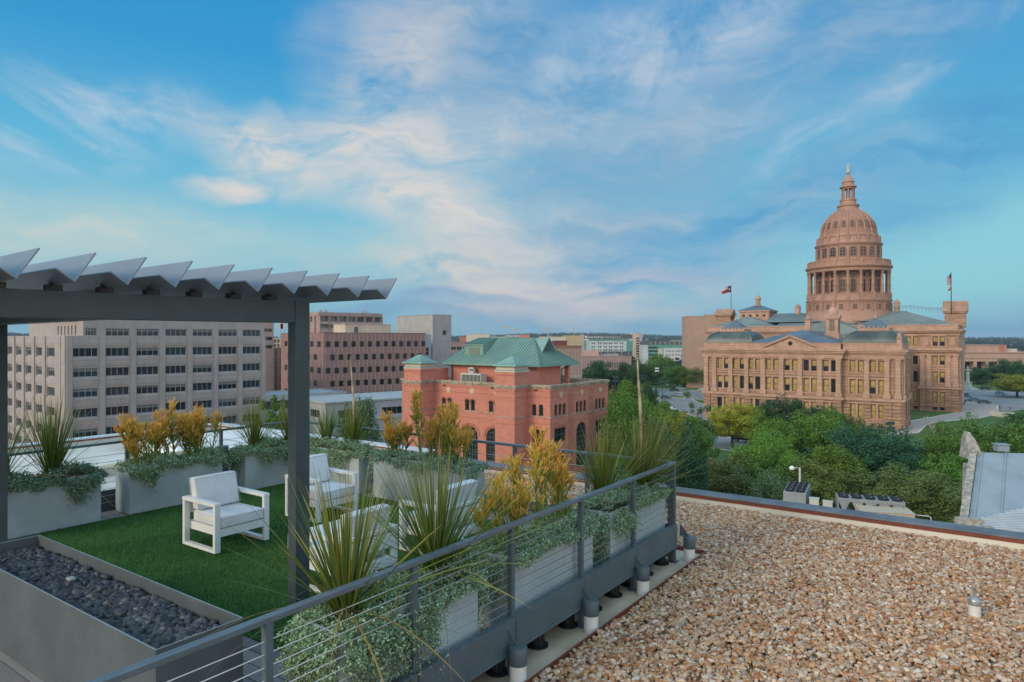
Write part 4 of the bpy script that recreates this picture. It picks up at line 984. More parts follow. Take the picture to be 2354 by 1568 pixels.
# ---- flags stand on the gables: things of their own
def flagpole(label,px,ytop,ybase,Yd):
    b=at(px,ybase,Yd); t_=at(px,ytop,Yd); p=thing('flagpole',label,'flagpole',b)
    q=MB(); h=t_.z-b.z; q.lathe([(.16,-1.5),(.14,h*.5),(.08,h)],8); q.lathe([(.02,h),(.17,h+.12),(.02,h+.3)],8); q.build('pole',plain('dark_pole',(.05,.045,.045),.4),p,True); return p,h
def flagmesh(poly,fn,N=10,Mz=7):
    pass
p,h=flagpole('flagpole with a lone star flag above the left gable of the capitol',1680,655,722,312)
fl=thing('flag','red white and blue flag with one white star blowing left above the capitol','flag',at(1680,655,312))
Wf,Hf=4.4,3.0; NX,NZ=14,8
def wavept(u,v_): return (-u*Wf*.94, .35*sin(u*7)*u, -.4-v_*Hf-u*u*1.0-.12*sin(u*9+v_*2))
q=MB()
for i in range(NX):
    for j in range(NZ):
        u0,u1,v0,v1=i/NX,(i+1)/NX,j/NZ,(j+1)/NZ
        m=0 if u1<=.36 else (1 if v1<=.5 else 2)
        q.face([wavept(u0,v1),wavept(u1,v1),wavept(u1,v0),wavept(u0,v0)],m)
st=[]
for k in range(10):
    rr=.24 if k%2==0 else .095; A=PI/2+2*PI*k/10; st.append((.175+rr*.62*cos(A)*.9,.5-rr*sin(A)))
for dy in (-.03,.03):
    for k in range(10):
        a,b=st[k],st[(k+1)%10]
        P3=[wavept(max(0,x),y) for x,y in (a,b,(.175,.5))]; q.face([(x,y+dy,z) for x,y,z in P3],1)
q.build('cloth',[plain('flag_blue',(.008,.02,.07),.8),plain('flag_white',(.5,.5,.52),.8),plain('flag_red',(.30,.015,.025),.8)],fl)
p,h=flagpole('flagpole above the right gable of the capitol',2186,627,712,248)
fl=thing('flag','limp striped flag hanging down the right pole of the capitol','flag',at(2186,627,248))
q=MB()
for i in range(6):
    for j in range(13):
        def lp_(u,v_): return (-.12-1.5*u*(1-.3*v_),.3*sin(u*9)*(.4+v_),-.3-v_*3.3-u*1.4)
        m=(2 if j<6 and i<3 else (0 if j%2 else 1)); q.face([lp_(i/6,(j+1)/13),lp_((i+1)/6,(j+1)/13),lp_((i+1)/6,j/13),lp_(i/6,j/13)],m)
q.build('cloth',[bpy.data.materials['flag_white'],bpy.data.materials['flag_red'],bpy.data.materials['flag_blue']],fl)

fl=thing('flag','small white and red flag hanging below the striped flag on the right pole','flag',at(2186,649,248))
q=MB()
for i in range(6):
    for j in range(6):
        q.face([(-.12-1.1*u*(1-.3*v_),.25*sin(u*9)*(.4+v_),-.2-v_*2.2-u*1.0) for u,v_ in ((i/6,(j+1)/6),((i+1)/6,(j+1)/6),((i+1)/6,j/6),(i/6,j/6))],1 if j>3 else 0)
q.build('cloth',[bpy.data.materials['flag_white'],bpy.data.materials['flag_red']],fl)
# ================================================================= NEIGHBOURING BUILDINGS
M_beige=mat('beige_concrete_panel',(.385,.33,.31),.75,.09,.35,.12,2,streak=.28)
M_joint=mat('beige_joint',(.30,.255,.24),.8,.08,.5)
M_frame=plain('grey_window_frame',(.40,.41,.42),.4,.3)
M_rg=mat('red_granite_panel',(.30,.165,.145),.6,.12,.5,.05,3)
M_strip=mat('pale_mullion_strip',(.42,.33,.30),.5,.1,2)
M_brick=mat('orange_brick',(.535,.205,.15),.85,.10,.9,.15,12,stretch=(1,1,3.2),streak=.26)
M_brickd=mat('dark_brick_band',(.44,.165,.115),.85,.2,1.2,.2,12,stretch=(1,1,3))
M_green=mat('green_standing_seam',(.185,.30,.26),.42,.18,.25,.03,5,streak=.22)
M_turret=mat('turret_green',(.22,.37,.335),.42,.1,.3,streak=.12)
M_seam=mat('green_seam',(.12,.22,.19),.42,.1,.3)
M_stone=mat('weathered_cap_stone',(.42,.34,.25),.9,.45,1.5,.4,6,col2=(.52,.44,.34))
M_creamp=mat('cream_render',(.55,.45,.36),.8,.07,.4,streak=.1)
M_conc=mat('pale_concrete',(.38,.35,.345),.8,.08,.25,.06,2,streak=.15)
M_pink=mat('pinkish_precast',(.38,.255,.235),.75,.1,.3,.08,2,streak=.1)
pass
M_tanb=mat('tan_limestone',(.43,.275,.205),.8,.08,.2,.06,1.5,streak=.08)
M_gfr=plain('green_window_frame',(.045,.085,.08),.5)
M_ggl=glassmat('dark_green_glass',(.016,.028,.028))
M_sky=glassmat('blue_grey_glass',(.05,.075,.085))
def bldg(name,label,loc,azr,cat='building'):
    """near corner at loc; local x runs along the right-hand face (azimuth azr), local y along the left-hand face"""
    return thing(name,label,cat,loc,R(90-azr))
def shell(p,W,D,z0,H,m,ops_r=(),ops_l=(),depth=.3,name='wall',x0=0,y0=0,extra=None,mats=None):
    """four walls with window openings in the two faces that look this way, and a roof slab"""
    mb=MB()
    mb.facade((x0,y0,0),(1,0,0),(0,-1,0),W,H,list(ops_r),depth,z0=z0)
    mb.facade((x0,y0+D,0),(0,-1,0),(-1,0,0),D,H,[(D-b,D-a,c,d)+tuple(e) for a,b,c,d,*e in ops_l],depth,z0=z0)
    mb.face([(x0+W,y0,z0),(x0+W,y0+D,z0),(x0+W,y0+D,H),(x0+W,y0,H)]); mb.face([(x0+W,y0+D,z0),(x0,y0+D,z0),(x0,y0+D,H),(x0+W,y0+D,H)])
    mb.face([(x0,y0,H-.4),(x0+W,y0,H-.4),(x0+W,y0+D,H-.4),(x0,y0+D,H-.4)])
    if extra: extra(mb)
    return mb.build(name,mats or m,p)
def fillr(p,ops,me_f,depth,x0=0,y0=0,name='window'):
    for o in ops: putwin(me_f(o),p,(x0+o[0],y0+depth-.02,o[2]),0,name)
def filll(p,ops,me_f,depth,x0=0,y0=0,name='window'):
    for o in ops: putwin(me_f(o),p,(x0+depth-.02,y0+o[1],o[2]),-PI/2,name)
def simple(key,nx,nz,fr,gl,fw=.06,arch=False):
    return lambda o: win((key,round(o[1]-o[0],2),round(o[3]-o[2],2)),o[1]-o[0],o[3]-o[2],nx,nz,fr,gl,fw,arch)

# ---- beige office block on the left (heights are above its base at GZ)
def Z(z): return z-GZ
p=bldg('office_block','wide beige office block with rows of dark ribbon windows behind the pergola',(-87.5,133.5,GZ),41)
rt=[.63-4.04*k for k in range(6)]
opsr=[(1.46+5.85*k-.0,1.46+5.85*k+4.47,Z(t-2.05),Z(t+.6)) for t in rt for k in range(7)]
opsl=[(6.25+7.6*k,6.25+7.6*k+5.15,Z(t-2.05),Z(t+.6)) for t in rt for k in range(5)]
def extra(mb):
    for a,b,c,d in opsr:      # lintel panel and sloped sill inside each recess
        mb.box(a+.002,b-.002,.14,.449,d-.47,d-.002); mb.loft([[(a+.002,.0,c+.05),(b-.002,.0,c+.05),(b-.002,.44,c+.39),(a+.002,.44,c+.39)],[(a+.002,.0,c+.002),(b-.002,.0,c+.002),(b-.002,.44,c+.002),(a+.002,.44,c+.002)]])
    for a,b,c,d in opsl:
        mb.box(.14,.449,a+.002,b-.002,d-.47,d-.002); mb.loft([[(.0,a+.002,c+.05),(.0,b-.002,c+.05),(.44,b-.002,c+.39),(.44,a+.002,c+.39)],[(.0,a+.002,c+.002),(.0,b-.002,c+.002),(.44,b-.002,c+.002),(.44,a+.002,c+.002)]])
    for t in rt:      # panel joints
        mb.box(.0,42,-.02,-.002,Z(t+.95),Z(t+1.0)); mb.box(-.02,-.002,-.019,45,Z(t+.95),Z(t+1.0))
        mb.box(.0,42,-.02,-.002,Z(t-2.35),Z(t-2.3))
    for k in range(8):
        for s in (-.95,-.45): mb.box(max(0.01,1.46+5.85*k+s),max(.06,1.46+5.85*k+s+.05),-.02,-.002,.5,Z(2.9))
    mb.box(-.10,-.003,2.3,3.1,0,Z(3.0))
    for k in range(8):      # piers standing proud between the bays
        xa=1.46+5.85*k-1.2; mb.box(max(.02,xa),xa+1.02,-.26,-.021,.3,Z(3.0)+.1)
    for k in range(5): mb.box(-.26,-.021,6.25+7.6*k+5.15+.35,6.25+7.6*k+7.6-.35,.3,Z(3.0)+.1)
    for i,t in enumerate(rt): mb.box(0,42,-.03,-.0205,Z(t+.95),Z(t+1.02),1); mb.box(-.03,-.0205,0,45,Z(t+.95),Z(t+1.02),1); mb.box(0,42,-.03,-.0205,Z(t-2.42),Z(t-2.36),1)
shell(p,42,45,0,Z(3.2),M_beige,opsr,opsl,.45,extra=extra,mats=[M_beige,M_joint])
sub=lambda ops:[(a,b,c+.40,d-.48) for a,b,c,d in ops]
M_gl2=glassmat('blue_dark_glass',(.02,.03,.042)); M_bl2=plain('pale_blind',(.16,.17,.17),.6)
def mk(o):
    w_,h_=o[1]-o[0],o[3]-o[2]; r=g_.random(); k=('beige',round(w_,2),round(h_,2))
    if r<.72: return win(k,w_,h_,4,1,M_frame,M_gl2,.09)
    return win(k+(round(r*3.4),),w_,h_,4,1,M_frame,M_gl2,.09,top=M_bl2,split=.25+.15*round(r*3.4-2))
fillr(p,sub(opsr),mk,.46); filll(p,sub(opsl),mk,.46)
up=[(3.4,5.9,Z(3.2),Z(4.75))]+[(1.46+5.85*k,1.46+5.85*k+4.47,Z(3.15),Z(4.7)) for k in range(1,7)]
upl=[(4+2.3*k,4.9+2.3*k,Z(3.4),Z(5.4)) for k in range(9)]
mb=MB(); mb.facade((3.2,.001,0),(1,0,0),(0,-1,0),38.8,Z(7),[(a-3.2,b-3.2,c,d) for a,b,c,d in up[1:]]+[(.4,2.4,Z(3.2),Z(4.75))],.3,z0=Z(3.21))
mb.facade((5.2,45,0),(0,-1,0),(-1,0,0),45,Z(7),[(45-b,45-a,c,d) for a,b,c,d in upl],.3,z0=Z(3.2)); mb.face([(42,0,Z(3.2)),(42,45,Z(3.2)),(42,45,Z(7)),(42,0,Z(7))]); mb.face([(3.2,0,Z(6.9)),(42,0,Z(6.9)),(42,45,Z(6.9)),(5.2,45,Z(6.9))]); mb.face([(3.2,.001,Z(3.2)),(5.2,.001,Z(3.2)),(5.2,.001,Z(7)),(3.2,.001,Z(7))]) if False else None
mb.face([(3.2,.001,Z(3.2)),(3.2,3,Z(3.2)),(3.2,3,Z(7)),(3.2,.001,Z(7))]); mb.face([(3.2,3,Z(3.2)),(5.2,3,Z(3.2)),(5.2,3,Z(7)),(3.2,3,Z(7))])
mb.build('upper_storey',M_beige,p)
fillr(p,up[1:],mk,.3); fillr(p,[(3.6,5.6,Z(3.2),Z(4.75))],mk,.3); filll(p,upl,simple('slit',1,1,M_frame,M_gl,.06),.3,x0=5.2)
# ---- red granite office
p=bldg('office_block','red granite office block with staggered square windows behind the steel post',(-56,203,GZ),52)
T0=[1.8-3.97*k for k in range(6)]
opsr=[(.7+2.73*k+(1.36 if i%2 else 0),.7+2.73*k+(1.36 if i%2 else 0)+1.4,Z(t-1.75),Z(t)) for i,t in enumerate(T0[:5]) for k in range(13 if i%2==0 else 12)]
opsl=[(2.2+5.6*k+(2.8 if i%2 else 0),2.2+5.6*k+(2.8 if i%2 else 0)+2.7,Z(t-1.75),Z(t)) for i,t in enumerate(T0) for k in range(6 if i%2==0 else 5)]
def extra(mb):
    for i,t in enumerate([1.8+3.97]+T0[:5]):
        zb=Z(t)+.1-3.97+.05 if False else None
    for i in range(6):
        zb=Z(T0[0]+.12-3.97*i); zt=min(Z(T0[0]+.12-3.97*i+1.95),Z(4.2))
        for k in range(26): mb.box(.55+1.365*k-.09,.55+1.365*k+.09,-.05,-.002,zb,zt,1)
        for k in range(13): mb.box(-.05,-.002,.8+2.8*k-.12,.8+2.8*k+.12,zb,zt,1)
    mb.box(-.08,35.08,-.08,36,Z(4.305),Z(4.45))
shell(p,35,36.5,0,Z(4.3),M_rg,opsr,opsl,.12,extra=extra,mats=[M_rg,M_strip])
fr=plain('bronze_window_frame',(.10,.06,.055),.4,.3)
fillr(p,opsr,simple('rg',1,1,fr,M_gl,.07),.12); filll(p,opsl,simple('rg',2,1,fr,M_gl,.09),.12)
mb=MB(); mb.box(10,26,7,16,Z(3.9),Z(7.1)); mb.box(9.8,26.2,6.8,16.2,Z(7.101),Z(7.25)); ph=mb.build('penthouse',M_creamp,p)
mb=MB(); mb.box(13,14.3,6.9,6.99,Z(4),Z(6.3)); mb.build('door',M_bronze if 'dark_copper_roof' in bpy.data.materials else M_frame,ph)
# ---- pink tower far behind
p=bldg('office_tower','pinkish concrete tower with deep ribbed balconies rising behind the granite office',at(732,834,330).xy.to_3d()+Vector((0,0,GZ)),50)
opsr=[(.5+4.85*k,.5+4.85*k+4.2,Z(z-1.0),Z(z+.6)) for k in range(7) for z in (1.2,5.0,8.8)]+[(.5+4.85*k,4.7+4.85*k,Z(9.9+.9),Z(13.4)) for k in range(7)]
def extra(mb):
    for k in range(8): mb.box(.1+4.85*k,.5+4.85*k,-1.0,-.002,0,Z(14.2))
    for z in (2.0,5.8,9.6): mb.loft([[(0,-.9,Z(z)),(34,-.9,Z(z)),(34,-.003,Z(z)),(0,-.003,Z(z))],[(0,-.35,Z(z+1.3)),(34,-.35,Z(z+1.3)),(34,-.003,Z(z+1.3)),(0,-.003,Z(z+1.3))]])
    mb.box(-.3,34.3,-.6,26,Z(13.6),Z(15.4)); mb.box(-.9,-.002,3,5.4,0,Z(13.5)); mb.box(-.9,-.002,10,12.4,0,Z(13.5))
shell(p,34,25,0,Z(15.3),M_pink,opsr,[(6,9.5,Z(10.8),Z(13.2)),(13.5,17,Z(10.8),Z(13.2))],.9,extra=extra)
fillr(p,opsr,simple('pt',3,1,M_frame,M_sky,.08),.9)
mb=MB()
for x,y in ((1,1),(4,2),(24,2),(25.5,2)): mb.box(x,x+1.5,y,y+1,Z(15.41),Z(16.4)); mb.bar((x+.5,y,Z(16.4)),(x+2.4,y-.5,Z(17.2)),.12,.12)
mb.build('roof_gear',M_lampp if 'M_lampp' in globals() else M_frame,p)
# ---- plain concrete tower
p=bldg('concrete_tower','plain pale concrete tower with one small square window right of the granite office',(-30.2,260,GZ),50)
wo_=[(4.6,6.2,Z(4.0),Z(5.7))]
shell(p,8.6,27,0,Z(11.6),M_conc,wo_,[],.2); fillr(p,wo_,simple('ct',1,1,M_gfr,M_ggl,.1),.2)
mb=MB(); mb.box(-.1,8.7,-.1,27.1,Z(11.61),Z(11.8)); mb.build('coping',M_frame,p)
# lower glazed annex of the concrete tower
p=bldg('glazed_annex','low grey annex with tall dark windows between the granite office and the concrete tower',at(962,834,246).xy.to_3d()+Vector((0,0,GZ)),50)
oa=[(1.9,4.4,Z(-3.6-4.6*k),Z(-.6-4.6*k)) for k in range(5)]
shell(p,5.2,14,0,Z(4.2),mat('grey_blue_panel',(.33,.36,.42),.6,.06,.4),oa,[],.15); fillr(p,oa,simple('ga',2,2,M_frame,M_gl,.1),.15)
mb=MB()
for z in (.4,.9,1.4): mb.bar((-12,.2,Z(4.2+z)),(5,.2,Z(4.2+z)),.07,.07)
for k in range(9): mb.bar((-12+2.1*k,.2,Z(4.0)),(-12+2.1*k,.2,Z(5.6)),.08,.08)
mb.build('roof_railing',M_frame,p)
mb=MB(); mb.box(-20,-.3,2,13,Z(-10),Z(4.6)); mb.build('link_block',M_creamp,p)
# ---- tan slit window building + podium, between beige and granite offices
p=bldg('slit_window_building','narrow tan building with tall dark slit windows seen under the pergola beam',at(600,834,245).xy.to_3d()+Vector((0,0,GZ)),52)
os_=[(1.6+1.75*k,2.0+1.75*k,Z(-3.6-3.05*j-.3+.0),Z(-3.6-3.05*j+2.2)) for k in range(6) for j in range(6)]
def extra(mb): 
    for k in range(7): mb.box(.7+1.75*k,.95+1.75*k,-.12,-.002,Z(-22),Z(-1.2))
    mb.box(-.2,14.2,-.2,12,Z(-.9),Z(-.6))
shell(p,14,12,0,Z(-.9),M_tanb,os_,[],.25,extra=extra); fillr(p,os_,simple('sl',1,1,fr,M_gl,.05),.25)
# cream complex far behind it
p=bldg('stadium_block','cream building with orange panels and a sloping roof above the slit windowed building',at(612,834,520).xy.to_3d()+Vector((0,0,GZ)),55)
ob=[(5+3.2*k,7.4+3.2*k,Z(-4+3.4*j),Z(-1.6+3.4*j)) for k in range(4) for j in range(2)]
def extra(mb): mb.loft([[(-3,3,Z(3)),(4,3,Z(3)),(4,12,Z(3)),(-3,12,Z(3))],[(-3,3,Z(7)),(-2.5,3,Z(7)),(-2.5,12,Z(7)),(-3,12,Z(7))]])
shell(p,20,14,0,Z(3),M_creamp,ob,[],.3,extra=extra); fillr(p,ob,simple('sb',2,1,plain('orange_panel',(.35,.16,.05),.7),M_gl,.3),.3)
for x,lb in ((643.5,'floodlight mast above the slit windowed building, left one'),(652,'floodlight mast above the slit windowed building, right one')):
    q=thing('light_mast',lb,'mast',(at(x,740,480).x,480,GZ)); mb=MB(); h=Z(at(x,745,480).z); mb.bar((0,0,0),(0,0,h),.5,.5); mb.build('pole',M_frame,q)
    mb=MB(); mb.box(-2.2,2.2,-.3,.3,h-3.4,h); mb.box(-1.6,1.6,-.32,.32,h+.001,h+1.2); mb.build('lamp_array',M_frame,q)
# banded building corner behind the beige block
p=bldg('banded_block','grey pink banded block peeping over the right end of the beige office',at(588,834,235).xy.to_3d()+Vector((0,0,GZ)),60)
ob=[(.6,5.5,Z(-1+2.9*k),Z(.3+2.9*k)) for k in range(3)]
shell(p,5.9,8,0,Z(8.5),M_pink,ob,[],.4); fillr(p,ob,simple('bb',3,1,M_frame,M_gl,.08),.4)
# ---- white low building with ribbon windows
p=bldg('low_white_building','low white building with long strip windows in front of the granite office',(-41,150,GZ),50)
ow=[(14+8.6*k,22+8.6*k,Z(-15.2),Z(-13.4)) for k in range(3)]+[(3,9,Z(-15.2),Z(-13.4))]
def extra(mb): mb.box(-.35,40.35,-.35,18,Z(-11.75),Z(-11.4)); mb.box(-.1,40.1,-.25,-.003,Z(-16.1),Z(-15.6)); mb.box(-.12,40.12,-.4,-.004,Z(-19),Z(-18.6))
shell(p,40,18,0,Z(-11.8),mat('white_panel',(.36,.38,.40),.6,.08,.3,streak=.15),ow,[(3,8,Z(-15.2),Z(-13.4))],.2,extra=extra); fillr(p,ow,simple('lw',6,1,M_frame,M_gl,.09),.2)
filll(p,[(3,8,Z(-15.2),Z(-13.4))],simple('lw',5,1,M_frame,M_gl,.09),.2)
p=bldg('low_white_building','low grey roofed building below the tan slit windowed building',at(600,900,165).xy.to_3d()+Vector((0,0,GZ)),52)
ow=[(1+4.5*k,5+4.5*k,Z(-14.8),Z(-12.6)) for k in range(4)]
shell(p,22,14,0,Z(-11.2),bpy.data.materials['white_panel'],ow,[],.2); fillr(p,ow,simple('lw2',3,1,M_frame,M_gl,.09),.2)

# ---- orange brick building with green roof
p=bldg('brick_building','orange brick building with green metal hip roof and two corner turrets','' or (5.7,102,GZ),36.6)
ar=[]
for a in (19.6,20.9,14.6,15.8,9.6,10.8): ar.append((a,a+.9,Z(-9.1),Z(-7.3),1))
pr=[(1.24,2.1,Z(-9.1),Z(-7.3),1),(2.5,3.35,Z(-9.1),Z(-7.3),1)]
rc=[(1.24,3.35,Z(-13.2),Z(-11.15)),(1.4,3.2,Z(-17.4),Z(-15.2))]
big=[(9.1,12.3,Z(-18.6),Z(-11.6),1),(14.0,17.2,Z(-18.6),Z(-11.6),1),(18.9,22.1,Z(-18.6),Z(-11.6),1)]
opsl=ar+pr+rc+big+[(28.4,29.4,Z(-9.1),Z(-7.3),1)]
tri=[(s+1.16*k,s+1.16*k+.92,Z(-9.1),Z(-7.3),1) for s in (1.2,7.4,13.5) for k in range(3)]
rcr=[(1.2,4.5,Z(-13.1),Z(-11)),(13.6,16.8,Z(-13.1),Z(-11)),(1.2,4.5,Z(-17.4),Z(-15.1)),(13.6,16.8,Z(-17.4),Z(-15.1))]
bigr=[(7.5,10.7,Z(-17.8),Z(-10.7),1)]
opsr=tri+rcr+bigr
TW=((4.1,7.8),(23.5,27.3))
def extra(mb):
    for a,b in TW:
        mb.box(-3.4,-.002,a,b,0,Z(-2.45)); mb.box(-3.45,-.0015,a-.05,b+.05,Z(-2.95),Z(-2.75),1)
        for z in (-5.4,-6.3,-10.3): mb.box(-3.43,-.0012,a-.03,b+.03,Z(z),Z(z)+.12,1)
    for z in (-5.4,-6.3,-10.3): mb.box(-.03,18.03,-.03,31.3,Z(z),Z(z)+.12,1)
    for x0,x1 in ((5.1,6.6),(11.5,13.0)): mb.box(x0,x1,-.06,-.002,0,Z(-5.5),1)
    for o in big: # raised brick arches
        r=(o[1]-o[0])/2+.35; c=(o[0]+o[1])/2; zc=o[3]-(r-.35)
        for t in range(12):
            A,B=PI*t/12,PI*(t+1)/12; mb.bar((-.05,c+r*cos(A),zc+r*sin(A)),(-.05,c+r*cos(B),zc+r*sin(B)),.1,.3,1)
    for o in ar: 
        r=.62; c=(o[0]+o[1])/2; zc=o[3]-.45
        for t in range(8):
            A,B=PI*t/8,PI*(t+1)/8; mb.bar((-.04,c+r*cos(A),zc+r*sin(A)),(-.04,c+r*cos(B),zc+r*sin(B)),.08,.2,1)
    for a,b,c,d in rc[:1]: mb.box(-.05,-.002,a-.3,b+.3,d+.05,d+.5,1)
    for a,b,c,d in rcr: mb.box(a-.2,b+.2,-.05,-.002,d+.05,d+.45,1)
bw=shell(p,18,31.3,0,Z(-4.7),M_brick,opsr,opsl,.3,extra=extra,mats=[M_brick,M_brickd])
sm=simple('ba',1,1,M_gfr,M_ggl,.09,True); bg_=lambda o: win(('bg',round(o[1]-o[0],2),round(o[3]-o[2],2)),o[1]-o[0],o[3]-o[2],5,9,M_gfr,M_ggl,.13,True); rg_=simple('br',3,2,M_gfr,M_ggl,.12)
filll(p,ar+pr+[opsl[-1]],sm,.3); filll(p,rc,rg_,.3); filll(p,big,bg_,.3); fillr(p,tri,sm,.3); fillr(p,rcr,rg_,.3); fillr(p,bigr,bg_,.3)
mb=MB()   # cap stones and string course
def capring(z0,z1,o):
    mb.box(-o,18+o,-o,.4,z0,z1); mb.box(17.6,18+o,.401,31.3+o,z0,z1); mb.box(-o,.4,.401,4.1-o-.002,z0,z1); mb.box(-o,.4,7.8+o+.002,23.5-o-.002,z0,z1); mb.box(-o,.4,27.3+o+.002,31.3+o,z0,z1); mb.box(.401,17.59,30.9,31.3+o,z0,z1)
    for a,b in TW:
        mb.box(-3.4-o,-3.402,a-o,b+o,z0,z1); mb.box(-3.4,.2,a-o,a-.002,z0,z1); mb.box(-3.4,.2,b+.002,b+o,z0,z1)
capring(Z(-4.69),Z(-4.37),.22); capring(Z(-4.95),Z(-4.70),.10); capring(Z(-9.32),Z(-9.16),.07)
mb.build('cap_stone',M_stone,p)
mb=MB()
for pl,ss in (('l',(20.3,15.2,10.2)),('r',(3.0,9.2,15.2))):
    for s in ss:
        for r,d in ((.46,.05),(.34,.08),(.2,.1)):
            R_=[]
            for k in range(14):
                A=2*PI*k/14; R_.append((s+r*cos(A),Z(-5.95)+r*sin(A)))
            if pl=='l': mb.loft([[(-d,a,z) for a,z in R_],[(-.002,a,z) for a,z in R_]])
            else: mb.loft([[(a,-d,z) for a,z in R_],[(a,-.002,z) for a,z in R_]])
mb.build('medallion',mat('cream_medallion',(.55,.45,.33),.8,.15,6),p)
mb=MB()
for s in (21.2,11.0,2.6): mb.box(-.06,-.002,s-.35,s+.35,Z(-5.05),Z(-4.98)) if False else mb.box(-.05,-.002,s-.32,s+.32,Z(-5.32),Z(-5.12))
mb.build('scupper',M_dark,p)
for a,b in TW:   # turret tops
    c=(a+b)/2; mb=MB(); mb.box(-3.45,.35,a-.05,b+.05,Z(-2.44),Z(-2.2)); mb.box(-3.3,.2,a+.1,b-.1,Z(-2.19),Z(-1.55)); t1=mb.build('turret',[M_creamp],p)
    mb=MB(); mb.box(-3.5,.4,a-.1,b+.1,Z(-2.2)+.003,Z(-2.08)); mb.sq([(2.2,Z(-1.54)),(2.15,Z(-1.42)),(.05,Z(-.05))],-1.55,c)
    for k in range(9):
        f=-2.0+4.0*k/8
        for sx,sy in ((1,0),(-1,0),(0,1),(0,-1)):
            h=1
            e=Vector((-1.55+(sx*2.16 if sx else f),c+(sy*2.16 if sy else f),Z(-1.4))); q=abs(f)/2.16; tpt=Vector((-1.55+(sx*2.16*q if sx else f),c+(sy*2.16*q if sy else f),Z(-1.4)+1.32*(1-q)))
            if (tpt-e).length>.2: mb.bar(e,tpt,.08,.1,1)
    mb.build('turret_roof',[M_turret,M_seam],t1)
# upper block, hip roof
mb=MB(); mb.box(3.6,10.6,4.9,23.0,Z(-5.2),Z(-1.55)); mb.box(.401,3.59,.41,30.8,Z(-6),Z(-5.6)); mb.box(12.5,13.1,4.7,5.3,Z(-5.2),Z(-1.6)); mb.box(12.5,13.1,22,22.6,Z(-5.2),Z(-1.6)); mb.box(-.002,3.59,4.2,7.7,Z(-5.2),Z(-2.5)); mb.box(-.002,3.59,23.6,27.2,Z(-5.2),Z(-2.5))
mb.box(10.61,17.5,.5,30.8,Z(-6),Z(-5.6)); mb.build('upper_block',M_brick,p)
mb=MB(); ex0,ex1,ey0,ey1=2.4,14.1,3.5,24.0; ze=Z(-1.5); zr=Z(2.68); xm=8.25; ry0,ry1=8.6,20.6
E_=[(ex0,ey0,ze),(ex1,ey0,ze),(ex1,ey1,ze),(ex0,ey1,ze)]; r0=(xm,ry0,zr); r1=(xm,ry1,zr)
mb.face([E_[0],E_[3],r1,r0][::-1]); mb.face([E_[1],E_[2],r1,r0]); mb.face([E_[0],E_[1],r0]); mb.face([E_[2],E_[3],r1])
mb.box(ex0-.05,ex1+.05,ey0-.05,ey0+.12,ze-.32,ze-.003); mb.box(ex0-.05,ex0+.12,ey0+.121,ey1+.05,ze-.32,ze-.003); mb.box(ex1-.12,ex1+.05,ey0+.121,ey1+.05,ze-.32,ze-.003); mb.box(ex0+.12,ex1-.12,ey1-.12,ey1+.05,ze-.32,ze-.003); mb.box(ex0+.13,ex1-.13,ey0+.13,ey1-.13,ze-.05,ze-.02)
def seam(a,b): mb.bar(Vector(a)+Vector((0,0,.04)),Vector(b)+Vector((0,0,.04)),.11,.14,1)
n=36
for k in range(1,n):      # seams on the long slopes, run up to ridge or hip
    y=ey0+(ey1-ey0)*k/n
    if y<ry0: f=(y-ey0)/(ry0-ey0)
    elif y>ry1: f=(ey1-y)/(ey1-ry1)
    else: f=1
    for xe in (ex0,ex1): seam((xe,y,ze),(xe+(xm-xe)*f,y,ze+(zr-ze)*f))
for k in range(1,24):
    x=ex0+(ex1-ex0)*k/24; f=1-abs(x-xm)/((ex1-ex0)/2)
    seam((x,ey0,ze),(x,ey0+(ry0-ey0)*f,ze+(zr-ze)*f)); seam((x,ey1,ze),(x,ey1-(ey1-ry1)*f,ze+(zr-ze)*f))
for a in E_[:2]: seam(a,r0)
for a in E_[2:]: seam(a,r1)
seam(r0,r1)
rf=mb.build('hip_roof',[M_green,M_seam],p)
# gablet at the right end and louvred dormer on the long slope
mb=MB(); gy=5.9; zb=ze+(zr-ze)*(gy-ey0)/(ry0-ey0)
mb.loft([[(xm-1.9,gy,zb),(xm+1.9,gy,zb),(xm,gy,zr+.05)],[(xm-1.9,ry0+2,zb),(xm+1.9,ry0+2,zb),(xm,ry0+2,zr+.05)]])
for s in (-1,1): mb.bar((xm+s*2.1,gy-.12,zb-.15),(xm,gy-.12,zr+.12),.35,.16)
mb.build('gablet',M_green,rf)
mb=MB()
for k in range(8):
    z=zb+.12+.18*k; hw=1.45*(1-(z-zb)/(zr-zb))-.12
    if hw>.1: mb.box(xm-hw,xm+hw,gy-.1,gy-.02,z,z+.1)
mb.build('louvre',M_gfr,rf)
mb=MB(); d0,d1=16.4,20.4; fx=4.3; zf0=ze+(zr-ze)*(fx-ex0)/(xm-ex0); zt=zf0+1.75
mb.loft([[(fx,d0,zf0-.5),(fx,d1,zf0-.5),(fx,d1,zt),(fx,d0,zt)],[(xm,d0,zf0-.5),(xm,d1,zf0-.5),(xm,d1,zr+.06),(xm,d0,zr+.06)]])
for k in range(9):
    y=d0+(d1-d0)*k/8; mb.bar((fx-.1,y,zt+.06),(xm,y,zr+.1),.07,.12)
mb.box(fx-.15,fx-.01,d0-.15,d1+.15,zt-.15,zt+.03)
dm=mb.build('dormer',M_green,rf)
mb=MB()
for k in range(7): mb.box(fx-.09,fx-.012,d0+.7,d1-1.0,zf0+.2+.16*k,zf0+.3+.16*k)
mb.build('louvre',mat('tan_louvre',(.22,.24,.19),.6,.1,3),dm)
